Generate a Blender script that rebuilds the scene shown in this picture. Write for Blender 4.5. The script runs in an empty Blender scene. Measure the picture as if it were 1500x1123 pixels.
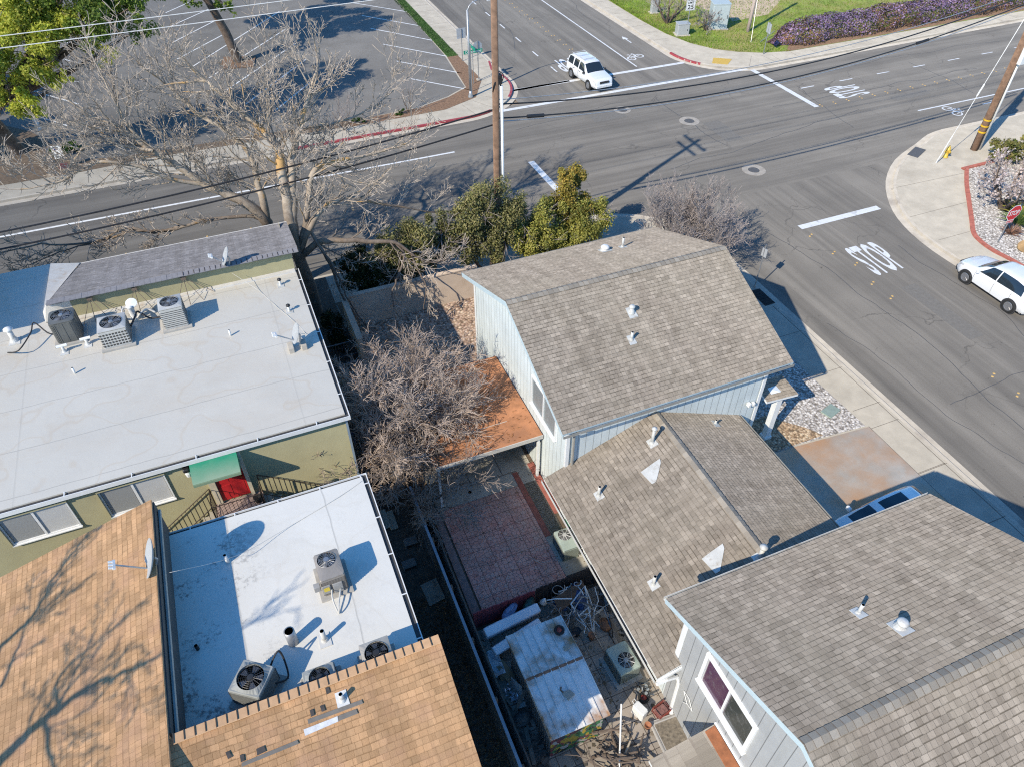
import bpy, math, random
from math import radians as R, sin, cos, pi
from mathutils import Vector as V, Matrix as M
C = bpy.context.scene.collection
rnd = random.Random(7)
# ------------------------------------------------------------------ camera and survey
H = 22.6                       # drone height above the street
FPX = 1076.92                  # focal length in photograph pixels (photograph 1500 px wide)
TH, ROLL, YAW = R(43.5696), R(-0.196), R(22.288)
FW = V((sin(YAW)*cos(TH), cos(YAW)*cos(TH), -sin(TH)))
_r = V((cos(YAW), -sin(YAW), 0)); _u = _r.cross(FW)
RT = _r*cos(ROLL)+_u*sin(ROLL); UP = -_r*sin(ROLL)+_u*cos(ROLL)
def ray(px, py): return RT*((px-750)/FPX)-UP*((py-561.5)/FPX)+FW
def at(px, py, z=0.15):        # survey: where the sight line meets the height z
    d = ray(px, py); return V((0, 0, H))+d*((z-H)/d.z)
def atY(px, py, y):            # survey: where the sight line meets the vertical plane y
    d = ray(px, py); return V((0, 0, H))+d*(y/d.y)
G0 = 0.15                      # level of the blocks above the road
# ------------------------------------------------------------------ materials
def newmat(name):
    m = bpy.data.materials.new(name); m.use_nodes = True
    nt = m.node_tree; b = nt.nodes['Principled BSDF']
    return m, nt, b
def lin(c):                    # display 0..255 colour to linear
    return tuple(((x/255)/12.92 if x/255 <= .04045 else ((x/255+.055)/1.055)**2.4) for x in c)+(1,)
def noise(nt, scale, detail=4, rough=.6, coord=None, dim='3D'):
    n = nt.nodes.new('ShaderNodeTexNoise'); n.inputs['Scale'].default_value = scale
    n.inputs['Detail'].default_value = detail; n.inputs['Roughness'].default_value = rough
    if coord is not None: nt.links.new(coord, n.inputs['Vector'])
    return n.outputs['Fac']
def ramp(nt, fac, stops):
    r = nt.nodes.new('ShaderNodeValToRGB'); e = r.color_ramp.elements
    while len(e) < len(stops): e.new(.5)
    for i, (p, c) in enumerate(stops):
        e[i].position = p; e[i].color = c if len(c) == 4 else (*c, 1)
    nt.links.new(fac, r.inputs['Fac']); return r.outputs['Color']
def mix(nt, a, b, fac, mode='MIX'):
    m = nt.nodes.new('ShaderNodeMix'); m.data_type = 'RGBA'; m.blend_type = mode
    for s, v in ((m.inputs[6], a), (m.inputs[7], b), (m.inputs[0], fac)):
        if hasattr(v, 'is_output'): nt.links.new(v, s)
        elif isinstance(v, (int, float)): s.default_value = v
        else: s.default_value = v if len(v) == 4 else (*v, 1)
    return m.outputs[2]
def math_(nt, op, a, b=None, c=None):
    m = nt.nodes.new('ShaderNodeMath'); m.operation = op
    for i, v in enumerate((a, b, c)):
        if v is None: continue
        if hasattr(v, 'is_output'): nt.links.new(v, m.inputs[i])
        else: m.inputs[i].default_value = v
    return m.outputs[0]
def geo(nt): return nt.nodes.new('ShaderNodeNewGeometry')
def pos(nt): return geo(nt).outputs['Position']
def mapping(nt, vec, scale=(1, 1, 1), rot=(0, 0, 0), loc=(0, 0, 0)):
    m = nt.nodes.new('ShaderNodeMapping'); nt.links.new(vec, m.inputs['Vector'])
    m.inputs['Scale'].default_value = scale; m.inputs['Rotation'].default_value = rot; m.inputs['Location'].default_value = loc
    return m.outputs['Vector']
def bump(nt, b, h, strength=.3, dist=.01):
    n = nt.nodes.new('ShaderNodeBump'); n.inputs['Strength'].default_value = strength; n.inputs['Distance'].default_value = dist
    nt.links.new(h, n.inputs['Height']); nt.links.new(n.outputs['Normal'], b.inputs['Normal'])
def setc(nt, b, c):
    if hasattr(c, 'is_output'): nt.links.new(c, b.inputs['Base Color'])
    else: b.inputs['Base Color'].default_value = c if len(c) == 4 else (*c, 1)
MATS = {}
def plain(name, col, rough=.6, metal=0, var=.18, scale=3., bumps=0.0, spec=None, dirt=None, dirt_scale=.8, dirt_lo=.55, dirt_hi=.75):
    """base colour broken up by two scales of noise; optional dirt patches"""
    if name in MATS: return MATS[name]
    m, nt, b = newmat(name); p = pos(nt)
    c4 = (*col[:3], 1)
    lo = tuple(x*(1-var) for x in col[:3]); hi = tuple(min(1, x*(1+var)) for x in col[:3])
    c = ramp(nt, noise(nt, scale, 6, .65, p), [(.3, lo), (.7, hi)])
    if dirt:
        d = ramp(nt, noise(nt, dirt_scale, 5, .6, p), [(dirt_lo, (0, 0, 0)), (dirt_hi, (1, 1, 1))])
        c = mix(nt, c, dirt, d)
    setc(nt, b, c); b.inputs['Roughness'].default_value = rough; b.inputs['Metallic'].default_value = metal
    if rough > .8: b.inputs['Diffuse Roughness'].default_value = 1.0
    if spec is not None: b.inputs['Specular IOR Level'].default_value = spec
    if bumps: bump(nt, b, noise(nt, scale*14, 3, .6, p), bumps, .01)
    MATS[name] = m; return m
def shingle(name, c1, c2, dark, w=.30, h=.19, stain=None, bstr=.55, mort=.013, third=None, stain2=None, wide=.5, dash=.75):
    """laid shingles in UV metres: courses of tabs, random tones, a shadow gap below each course, weather stains"""
    m, nt, b = newmat(name)
    uv = nt.nodes.new('ShaderNodeUVMap').outputs['UV']
    jig = nt.nodes.new('ShaderNodeTexNoise'); jig.inputs['Scale'].default_value = 1.3; nt.links.new(uv, jig.inputs['Vector'])
    off = nt.nodes.new('ShaderNodeVectorMath'); off.operation = 'SCALE'; off.inputs['Scale'].default_value = .035
    nt.links.new(jig.outputs['Color'], off.inputs[0])
    ad = nt.nodes.new('ShaderNodeVectorMath'); nt.links.new(uv, ad.inputs[0]); nt.links.new(off.outputs[0], ad.inputs[1])
    def brick(cw, ch, a, bb, mo, freq=2, offs=.5, ms=.25, sq=1.0):
        t = nt.nodes.new('ShaderNodeTexBrick'); nt.links.new(ad.outputs[0], t.inputs['Vector'])
        t.offset = offs; t.offset_frequency = freq; t.squash = sq; t.squash_frequency = 3
        t.inputs['Color1'].default_value = (*a, 1); t.inputs['Color2'].default_value = (*bb, 1); t.inputs['Mortar'].default_value = (*mo, 1)
        t.inputs['Scale'].default_value = 1; t.inputs['Brick Width'].default_value = cw; t.inputs['Row Height'].default_value = ch
        t.inputs['Mortar Size'].default_value = mort; t.inputs['Mortar Smooth'].default_value = ms; t.inputs['Bias'].default_value = 0
        return t
    t1 = brick(w, h, c1, c2, dark, 2, wide, .35, .8)
    t2 = brick(w*1.9, h, (.8, .8, .8), (1.12, 1.12, 1.12), (.95, .95, .95), 3, .37)
    c = mix(nt, t1.outputs['Color'], t2.outputs['Color'], 1.0, 'MULTIPLY')
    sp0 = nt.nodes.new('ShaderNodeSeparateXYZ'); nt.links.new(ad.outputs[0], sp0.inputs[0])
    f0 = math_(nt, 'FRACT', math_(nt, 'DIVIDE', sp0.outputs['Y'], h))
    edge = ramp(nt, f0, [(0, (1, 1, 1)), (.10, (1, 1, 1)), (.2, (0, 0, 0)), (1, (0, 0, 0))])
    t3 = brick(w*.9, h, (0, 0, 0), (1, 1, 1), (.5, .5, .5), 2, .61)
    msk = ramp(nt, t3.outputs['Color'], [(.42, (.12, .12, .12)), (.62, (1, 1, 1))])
    c = mix(nt, c, dark, math_(nt, 'MULTIPLY', math_(nt, 'MULTIPLY', edge, msk), dash))  # shade under the tab edges, put into the colour as dark dashes
    if third:
        s = ramp(nt, noise(nt, .9, 4, .6, uv), [(.5, (0, 0, 0)), (.68, (1, 1, 1))])
        c = mix(nt, c, third, math_(nt, 'MULTIPLY', s, .4))
    if stain:
        s = ramp(nt, noise(nt, .35, 6, .65, mapping(nt, uv, (1, .5, 1))), [(.45, (0, 0, 0)), (.72, (1, 1, 1))])
        c = mix(nt, c, stain, math_(nt, 'MULTIPLY', s, .55))
    stq = ramp(nt, noise(nt, 1, 5, .65, mapping(nt, uv, (2.6, .16, 1))), [(.38, (.84, .83, .81)), (.62, (1.06, 1.06, 1.05))])
    c = mix(nt, c, stq, 1.0, 'MULTIPLY')
    g = ramp(nt, noise(nt, 55, 2, .7, uv), [(.3, (.82, .82, .82)), (.7, (1.14, 1.14, 1.14))])
    c = mix(nt, c, g, 1.0, 'MULTIPLY')
    setc(nt, b, c); b.inputs['Roughness'].default_value = .92; b.inputs['Specular IOR Level'].default_value = .2; b.inputs['Diffuse Roughness'].default_value = 1.0
    # saw-tooth courses for the bump: each course rises towards its lower edge
    sep = nt.nodes.new('ShaderNodeSeparateXYZ'); nt.links.new(ad.outputs[0], sep.inputs[0])
    fr = math_(nt, 'FRACT', math_(nt, 'DIVIDE', sep.outputs['Y'], h))
    saw = math_(nt, 'SUBTRACT', 1.0, fr)
    hh = math_(nt, 'MULTIPLY_ADD', t1.outputs['Fac'], -.5, saw)
    hh = math_(nt, 'MULTIPLY_ADD', t2.outputs['Color'], .35, hh)
    hh = math_(nt, 'MULTIPLY_ADD', t1.outputs['Color'], 1.2, hh)
    bump(nt, b, hh, bstr, .02)
    MATS[name] = m; return m
def leafmat(name, cols, rough=.55, trans=.25):
    m, nt, b = newmat(name); g = geo(nt)
    n = len(cols)
    c = ramp(nt, g.outputs['Random Per Island'], [(i/(n-1), c_) for i, c_ in enumerate(cols)])
    c2 = ramp(nt, noise(nt, .55, 3, .6, g.outputs['Position']), [(.35, (.6, .62, .6)), (.65, (1.25, 1.2, 1.1))])
    c = mix(nt, c, c2, 1.0, 'MULTIPLY')
    setc(nt, b, c); b.inputs['Roughness'].default_value = rough
    b.inputs['Specular IOR Level'].default_value = .25
    t = nt.nodes.new('ShaderNodeBsdfTranslucent'); nt.links.new(c, t.inputs['Color'])
    ms = nt.nodes.new('ShaderNodeMixShader'); ms.inputs[0].default_value = trans
    nt.links.new(b.outputs[0], ms.inputs[1]); nt.links.new(t.outputs[0], ms.inputs[2])
    nt.links.new(ms.outputs[0], nt.nodes['Material Output'].inputs['Surface'])
    MATS[name] = m; return m
def pebbles(name, cols, scale=14, rough=.85, bs=.9):
    m, nt, b = newmat(name); p = pos(nt)
    v = nt.nodes.new('ShaderNodeTexVoronoi'); v.inputs['Scale'].default_value = scale; nt.links.new(p, v.inputs['Vector'])
    sp = nt.nodes.new('ShaderNodeSeparateColor'); nt.links.new(v.outputs['Color'], sp.inputs[0])
    n = len(cols); c = ramp(nt, sp.outputs[0], [(i/(n-1), c_) for i, c_ in enumerate(cols)])
    d = ramp(nt, v.outputs['Distance'], [(.35, (1, 1, 1)), (.8, (.35, .33, .3))])
    c = mix(nt, c, d, 1.0, 'MULTIPLY')
    setc(nt, b, c); b.inputs['Roughness'].default_value = rough; b.inputs['Diffuse Roughness'].default_value = 1.0
    bump(nt, b, math_(nt, 'SUBTRACT', 1.0, v.outputs['Distance']), bs, .05)
    MATS[name] = m; return m
def glassy(name, col, rough=.08):
    m, nt, b = newmat(name); setc(nt, b, col); b.inputs['Roughness'].default_value = rough
    b.inputs['Specular IOR Level'].default_value = .8; MATS[name] = m; return m
# ------------------------------------------------------------------ mesh builder
WM = {}                        # world matrix of every Empty and mesh made here
class MB:
    def __init__(s): s.v = []; s.f = []; s.m = []; s.uv = []
    def face(s, pts, mi=0, uv=None):
        n = len(s.v); s.v += [tuple(p) for p in pts]; s.f.append(tuple(range(n, n+len(pts)))); s.m.append(mi); s.uv.append(uv)
    def raw(s, vs, fs, mi=0):
        n = len(s.v); s.v += [tuple(p) for p in vs]
        for f in fs: s.f.append(tuple(i+n for i in f)); s.m.append(mi); s.uv.append(None)
    def box(s, c, d, rz=0, mi=0, mat=None):
        x, y, z = d[0]/2, d[1]/2, d[2]/2
        vs = [V(p) for p in ((-x,-y,-z),(x,-y,-z),(x,y,-z),(-x,y,-z),(-x,-y,z),(x,-y,z),(x,y,z),(-x,y,z))]
        m = mat if mat is not None else M.Rotation(rz, 3, 'Z')
        s.raw([m@p+V(c) for p in vs], [(3,2,1,0),(4,5,6,7),(0,1,5,4),(1,2,6,5),(2,3,7,6),(3,0,4,7)], mi)
    def bb(s, x0, x1, y0, y1, z0, z1, mi=0): s.box(((x0+x1)/2, (y0+y1)/2, (z0+z1)/2), (x1-x0, y1-y0, z1-z0), 0, mi)
    def bev(s, c, d, b=.03, rz=0, mi=0, mat=None):
        """box with chamfered upright edges and top rim"""
        x, y, z = d[0]/2, d[1]/2, d[2]/2
        def ring(ix, zz):
            X, Y = x-ix, y-ix; k = b
            return [V(p) for p in ((-X+k,-Y,zz),(X-k,-Y,zz),(X,-Y+k,zz),(X,Y-k,zz),(X-k,Y,zz),(-X+k,Y,zz),(-X,Y-k,zz),(-X,-Y+k,zz))]
        rs = [ring(0, -z), ring(0, z-b), ring(b*.7, z)]
        m = mat if mat is not None else M.Rotation(rz, 3, 'Z')
        vs = [m@p+V(c) for r_ in rs for p in r_]
        fs = [(7,6,5,4,3,2,1,0), tuple(range(16, 24))]
        for k in (0, 8):
            for i in range(8): j = (i+1) % 8; fs.append((k+i, k+j, k+8+j, k+8+i))
        s.raw(vs, fs, mi)
    def prism(s, poly, z0, z1, mi=0, side=None):
        n = len(poly); z0f = z0 if callable(z0) else (lambda x, y: z0); z1f = z1 if callable(z1) else (lambda x, y: z1)
        lo = [(p[0], p[1], z0f(p[0], p[1])) for p in poly]; hi = [(p[0], p[1], z1f(p[0], p[1])) for p in poly]
        a = sum(poly[i][0]*poly[(i+1) % n][1]-poly[(i+1) % n][0]*poly[i][1] for i in range(n))
        if a < 0: lo.reverse(); hi.reverse()
        s.raw(hi, [tuple(range(n))], mi); s.raw(lo, [tuple(range(n-1, -1, -1))], mi)
        s.raw(lo+hi, [(i, (i+1) % n, n+(i+1) % n, n+i) for i in range(n)], mi if side is None else side)
    def extr(s, poly, vec, mi=0):
        """extrude any flat 3-D polygon along a vector"""
        n = len(poly); a = [V(p) for p in poly]; b2 = [p+V(vec) for p in a]
        nn = V((0, 0, 0))
        for i in range(n): nn += a[i].cross(a[(i+1) % n])
        if nn.dot(V(vec)) < 0: a.reverse(); b2.reverse()
        s.raw(b2, [tuple(range(n))], mi); s.raw(a, [tuple(range(n-1, -1, -1))], mi)
        s.raw(a+b2, [(i, (i+1) % n, n+(i+1) % n, n+i) for i in range(n)], mi)
    def tube(s, pts, rad, n=6, mi=0, cap=True):
        pts = [V(p) for p in pts]; k = len(pts)
        rs = rad if isinstance(rad, (list, tuple)) else [rad]*k
        base = len(s.v); prev = None
        for i in range(k):
            t = (pts[min(i+1, k-1)]-pts[max(i-1, 0)])
            if t.length < 1e-9: t = V((0, 0, 1))
            t.normalize()
            if prev is None:
                a = t.cross(V((0, 0, 1)) if abs(t.z) < .9 else V((1, 0, 0))).normalized()
            else:
                a = (prev-t*prev.dot(t))
                a = a.normalized() if a.length > 1e-6 else t.orthogonal().normalized()
            prev = a; b = t.cross(a)
            for j in range(n):
                w = 2*pi*j/n; p = pts[i]+(a*cos(w)+b*sin(w))*rs[i]; s.v.append((p.x, p.y, p.z))
        for i in range(k-1):
            for j in range(n):
                q = (j+1) % n; s.f.append((base+i*n+j, base+i*n+q, base+(i+1)*n+q, base+(i+1)*n+j)); s.m.append(mi); s.uv.append(None)
        if cap:
            s.f.append(tuple(base+j for j in range(n-1, -1, -1))); s.f.append(tuple(base+(k-1)*n+j for j in range(n)))
            s.m += [mi, mi]; s.uv += [None, None]
    def lathe(s, prof, n=24, c=(0, 0, 0), mat=None, mi=0, sx=1, sy=1):
        m = mat if mat is not None else M.Identity(3); base = len(s.v); k = len(prof)
        for r, z in prof:
            for j in range(n):
                w = 2*pi*j/n; p = m@V((r*cos(w)*sx, r*sin(w)*sy, z))+V(c); s.v.append(tuple(p))
        for i in range(k-1):
            for j in range(n):
                q = (j+1) % n; s.f.append((base+i*n+j, base+i*n+q, base+(i+1)*n+q, base+(i+1)*n+j)); s.m.append(mi); s.uv.append(None)
        if prof[0][0] > 1e-4: s.f.append(tuple(base+j for j in range(n-1, -1, -1))); s.m.append(mi); s.uv.append(None)
        if prof[-1][0] > 1e-4: s.f.append(tuple(base+(k-1)*n+j for j in range(n))); s.m.append(mi); s.uv.append(None)
    def slope(s, a, b, c, d, mi=0, th=.06, und=None):
        """roof slope a-b eave, c-d ridge (a under d); UV in metres along / up the slope; with thickness"""
        a, b, c, d = map(V, (a, b, c, d)); ux = (b-a).normalized()
        nrm = (b-a).cross(d-a).normalized(); vy = nrm.cross(ux)
        pts = [a, b, c, d]; uv = [((p-a).dot(ux)+a.x*.37+a.y*.21, (p-a).dot(vy)) for p in pts]
        s.face(pts, mi, uv)
        lo = [p-V((0, 0, th)) for p in pts]; e = und if und is not None else mi
        s.face(lo[::-1], e)
        for i in range(4):
            j = (i+1) % 4; s.face([lo[i], lo[j], pts[j], pts[i]], e)
    def build(s, name, mats, parent=None, smooth=False, world=True, label=None, merge=False):
        me = bpy.data.meshes.new(name); inv = None
        if parent is not None and world: inv = WM[parent].inverted()
        vs = s.v if inv is None else [tuple(inv@V(p)) for p in s.v]
        me.from_pydata(vs, [], s.f)
        mats = mats if isinstance(mats, (list, tuple)) else [mats]
        for m_ in mats: me.materials.append(m_)
        if len(mats) > 1: me.polygons.foreach_set('material_index', s.m)
        if any(u is not None for u in s.uv):
            l = me.uv_layers.new(name='UVMap'); k = 0; flat = []
            for f, u in zip(s.f, s.uv):
                for i in range(len(f)): flat += (u[i] if u else (0, 0))
            l.data.foreach_set('uv', flat)
        if smooth: me.polygons.foreach_set('use_smooth', [True]*len(me.polygons))
        me.update()
        o = bpy.data.objects.new(name, me); C.objects.link(o)
        if parent is not None: o.parent = parent; WM[o] = WM[parent].copy()
        else: WM[o] = M.Identity(4)
        if label: o['label'] = label
        return o
def tag(o, label, cat, group=None):
    o['label'] = label; o['category'] = cat
    if group: o['group'] = group
    return o
def thing(name, label, cat, loc=(0, 0, 0), rz=0, group=None):
    o = bpy.data.objects.new(name, None); C.objects.link(o); o.location = loc; o.rotation_euler = (0, 0, rz)
    WM[o] = M.Translation(loc)@M.Rotation(rz, 4, 'Z'); o.empty_display_size = .2
    return tag(o, label, cat, group)
def struct(o, kind='structure'): o['kind'] = kind; return o
def kids(o): return [c for c in C.objects if c.parent == o]
def dup(root, loc, rz, label, group=None):
    r = root.copy(); C.objects.link(r); r.location = loc; r.rotation_euler = (0, 0, rz)
    WM[r] = M.Translation(loc)@M.Rotation(rz, 4, 'Z'); r['label'] = label
    if group: r['group'] = group
    for ch in kids(root):
        c = ch.copy(); C.objects.link(c); c.parent = r
        for g in kids(ch):
            d = g.copy(); C.objects.link(d); d.parent = c
    return r
def text_into(mb, txt, origin, xdir, ydir, width, height, mi=0, lift=0.0, depth=0.0):
    """lettering as flat faces fitted to width x height, its lower left at origin"""
    cu = bpy.data.curves.new('t', 'FONT'); cu.body = txt; cu.resolution_u = 3; cu.offset = 0.02
    ob = bpy.data.objects.new('t', cu); C.objects.link(ob)
    dg = bpy.context.evaluated_depsgraph_get(); me = bpy.data.meshes.new_from_object(ob.evaluated_get(dg))
    xs = [v.co.x for v in me.vertices]; ys = [v.co.y for v in me.vertices]
    x0, x1, y0, y1 = min(xs), max(xs), min(ys), max(ys); o = V(origin); X = V(xdir).normalized(); Y = V(ydir).normalized(); N = X.cross(Y)
    vs = [o+X*((v.co.x-x0)/(x1-x0)*width)+Y*((v.co.y-y0)/(y1-y0)*height)+N*lift for v in me.vertices]
    mb.raw(vs, [tuple(p.vertices) for p in me.polygons], mi)
    bpy.data.objects.remove(ob); bpy.data.curves.remove(cu); bpy.data.meshes.remove(me)
# basic colours
m_white = plain('white_paint', (.72, .72, .70), .5, var=.06)
m_black = plain('black_metal', (.02, .02, .022), .5, var=.3)
m_dark = plain('dark_void', (.012, .012, .013), .9, var=.2)
m_galv = plain('galvanised_steel', (.42, .43, .44), .45, .6, .15, 6)
m_conc = plain('concrete', (.37, .34, .285), .9, var=.14, scale=1.3, bumps=.15, dirt=(.28, .255, .21), dirt_scale=.35, dirt_lo=.5, dirt_hi=.8)
m_concL = plain('kerb_concrete', (.41, .375, .32), .9, var=.13, scale=1.6, bumps=.15, dirt=(.25, .22, .19), dirt_scale=.6)
m_red = plain('kerb_red_paint', (.36, .055, .065), .7, var=.25, scale=5, dirt=(.4, .22, .2), dirt_scale=2.2)
m_lane = plain('lane_paint', (.74, .73, .70), .7, var=.1, scale=5, dirt=(.26, .25, .24), dirt_scale=2.4, dirt_lo=.55, dirt_hi=.8)
m_glass = glassy('window_glass', (.05, .06, .07))
m_rubber = plain('tyre_rubber', (.018, .018, .018), .8, var=.2)
m_wood = plain('pole_wood', (.23, .14, .09), .85, var=.35, scale=4)
# ------------------------------------------------------------------ ground, roads, pavements
def arc(cx, cy, r, a0, a1, n=14): return [(cx+r*cos(R(a0+(a1-a0)*i/n)), cy+r*sin(R(a0+(a1-a0)*i/n))) for i in range(n+1)]
def offset(path, d):           # to the left of the walking direction
    out = []
    for i, p in enumerate(path):
        a = V(path[max(i-1, 0)]); b = V(path[min(i+1, len(path)-1)]); t = (b-a).normalized(); out.append((p[0]-t.y*d, p[1]+t.x*d))
    return out
def strip(mb, path, d0, d1, z0, z1=None, mi=0):
    a, b = offset(path, d0), offset(path, d1)
    for i in range(len(path)-1):
        if z1 is None: mb.face([(*a[i], z0), (*a[i+1], z0), (*b[i+1], z0), (*b[i], z0)] if d1 > d0 else [(*b[i], z0), (*b[i+1], z0), (*a[i+1], z0), (*a[i], z0)], mi)
        else: mb.prism([a[i], a[i+1], b[i+1], b[i]], z0, z1, mi)
# asphalt with wheel paths, patches, cracks
def asphalt(name, base, worn, dark, streak):
    m, nt, b = newmat(name); p = pos(nt)
    c = ramp(nt, noise(nt, .25, 5, .6, p), [(.3, base), (.7, worn)])
    st = ramp(nt, noise(nt, 1, 5, .7, mapping(nt, p, streak)), [(.42, (0, 0, 0)), (.68, (1, 1, 1))])
    c = mix(nt, c, dark, math_(nt, 'MULTIPLY', st, .62))
    lt = ramp(nt, noise(nt, 1, 4, .65, mapping(nt, p, tuple(x*1.7 for x in streak), loc=(2, 9, 0))), [(.5, (0, 0, 0)), (.7, (1, 1, 1))])
    c = mix(nt, c, tuple(x*1.35 for x in worn), math_(nt, 'MULTIPLY', lt, .4))
    oil = math_(nt, 'MULTIPLY', noise(nt, 1.1, 5, .7, p), noise(nt, 7, 3, .7, p))
    c = mix(nt, c, tuple(x*.45 for x in dark), ramp(nt, oil, [(.36, (0, 0, 0)), (.44, (.6, .6, .6))]))
    st2 = ramp(nt, noise(nt, 1, 6, .7, mapping(nt, p, tuple(x*3.1 for x in streak), loc=(7, 3, 0))), [(.5, (0, 0, 0)), (.72, (1, 1, 1))])
    c = mix(nt, c, tuple(x*.6 for x in dark), math_(nt, 'MULTIPLY', st2, .3))
    v = nt.nodes.new('ShaderNodeTexVoronoi'); v.feature = 'DISTANCE_TO_EDGE'; v.inputs['Scale'].default_value = .16
    wob = nt.nodes.new('ShaderNodeTexNoise'); wob.inputs['Scale'].default_value = .5; wob.inputs['Detail'].default_value = 6; nt.links.new(p, wob.inputs['Vector'])
    av = nt.nodes.new('ShaderNodeVectorMath'); av.operation = 'MULTIPLY_ADD'; nt.links.new(wob.outputs['Color'], av.inputs[0]); av.inputs[1].default_value = (4, 4, 0); nt.links.new(p, av.inputs[2])
    nt.links.new(av.outputs[0], v.inputs['Vector'])
    cr = ramp(nt, v.outputs['Distance'], [(.0025, (1, 1, 1)), (.006, (0, 0, 0))])
    pres = ramp(nt, noise(nt, .12, 2, .5, p), [(.48, (0, 0, 0)), (.58, (1, 1, 1))])
    c = mix(nt, c, (.05, .048, .046), math_(nt, 'MULTIPLY', math_(nt, 'MULTIPLY', cr, pres), .55))
    g = ramp(nt, noise(nt, 22, 3, .8, p), [(.3, (.84, .84, .84)), (.7, (1.14, 1.14, 1.14))])
    c = mix(nt, c, g, 1.0, 'MULTIPLY')
    setc(nt, b, c); b.inputs['Roughness'].default_value = .88; b.inputs['Specular IOR Level'].default_value = .3; b.inputs['Diffuse Roughness'].default_value = 1.0
    bump(nt, b, noise(nt, 60, 2, .7, p), .25, .01); return m
a1, a2, a3 = (.138, .130, .118), (.186, .175, .158), (.076, .072, .068)
m_roadX = asphalt('asphalt_main_road', a1, a2, a3, (.018, .55, 1))
m_roadY = asphalt('asphalt_cross_street', a1, a2, a3, (.55, .018, 1))
m_lot = asphalt('asphalt_parking_lot', (.145, .139, .13), (.18, .173, .162), (.10, .097, .094), (.12, .12, 1))
mb = MB(); mb.face([(-300, -300, -.06), (400, -300, -.06), (400, 400, -.06), (-300, 400, -.06)])
struct(mb.build('ground', plain('dry_earth', (.2, .16, .12), .95, var=.3, scale=.6)))
mb = MB(); mb.face([(-120, 32, 0), (180, 32, 0), (180, 49.5, 0), (-120, 49.5, 0)]); struct(mb.build('main_road', m_roadX))
mb = MB(); mb.face([(21, 49.5, 0), (42, 49.5, 0), (42, 240, 0), (21, 240, 0)]); mb.face([(16, -60, 0), (46, -60, 0), (46, 32, 0), (16, 32, 0)])
struct(mb.build('cross_street', m_roadY))
# block outlines, walked with the block on the left
SE_curve = [(46.5, 33.8), (45.1, 33.57), (43.34, 32.82), (40.4, 31.58), (37.9, 29.68), (36.11, 27.42), (35.16, 25.33), (34.75, 22.81), (34.9, 19.5), (35.2, 16), (35.35, 12)]
NW = [(21.95, 240), (21.95, 80), (21.9, 66)]+arc(16.3, 54.1, 5.55, 0, -90, 16)+[(10, 48.5), (0, 48.4), (-14, 48.35), (-120, 48.3)]
NW = NW[::-1]; NW = [(p[0], p[1]) for p in NW]           # west -> east -> north : block on the left
NE = [(36.5, 240), (36.5, 75), (36.55, 60)]+arc(42.0, 54.0, 5.45, 180, 270, 14)+[(50, 48.6), (71, 48.9), (90, 49.0), (180, 49.3)]
SE = [(180, 33.6), (60, 33.7)]+SE_curve+[(35.4, -60)]
SW = [(23.35, -60), (23.35, 22)]+arc(18.0, 27.6, 5.4, 5, 90, 12)+[(10, 33.0), (-120, 33.0)]
def catmull(path, n=4):
    out = []
    for i in range(len(path)-1):
        p0, p1, p2, p3 = (V(path[max(0, min(len(path)-1, k))]) for k in (i-1, i, i+1, i+2))
        for j in range(n):
            t = j/n; out.append(tuple(.5*((2*p1)+(p2-p0)*t+(2*p0-5*p1+4*p2-p3)*t*t+(3*p1-p0-3*p2+p3)*t**3)))
    return out+[tuple(path[-1])]
SE = [SE[0], SE[1]]+catmull(SE_curve, 3)+[SE[-1]]
KERB = .15
def block(nm, path, inner, wmat, far, joints):
    """pavement slab bounded by its kerb"""
    lft = nm in ('NW', 'SW', 'SE')
    mbk = MB(); sgn = 1
    strip(mbk, path, sgn*0.0, sgn*.16, -.05, KERB+.004)
    k = struct(mbk.build('kerb', m_concL))
    mbg = MB(); strip(mbg, path, -.42, -.002, .006); struct(mbg.build('gutter', m_concL))
    poly = offset(path, .158)+far
    mbs = MB(); mbs.prism(poly, -.05, KERB-.002); struct(mbs.build('sidewalk', wmat))
block('NW', NW, None, m_conc, [(-120, 240)], None)
block('NE', NE[::-1], None, m_conc, [(180, 240)], None) if False else None
NEp = NE   # walked north -> south -> east : block on the left
block('NE', NEp, None, m_conc, [(180, 240)], None)
block('SE', SE, None, m_conc, [(180, -60)], None)
block('SW', SW, None, m_conc, [(-120, -60)], None)
# red painted kerbs
def sub(path, i0, i1): return path[i0:i1]
mb = MB()
nwred = [p for p in NW if 3.5 < p[0] and p[1] < 56]
strip(mb, [(4, 48.43), (10, 48.5)]+[p for p in arc(16.3, 54.1, 5.55, -90, -66, 6)], -.004, .165, .02, KERB+.009)
strip(mb, arc(16.3, 54.1, 5.55, -38, 22, 10)+[(21.92, 58)], -.004, .165, .02, KERB+.009)
strip(mb, arc(42.0, 54.0, 5.45, 180, 215, 6), -.004, .165, .02, KERB+.009)
struct(mb.build('kerb_paint', m_red))
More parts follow.
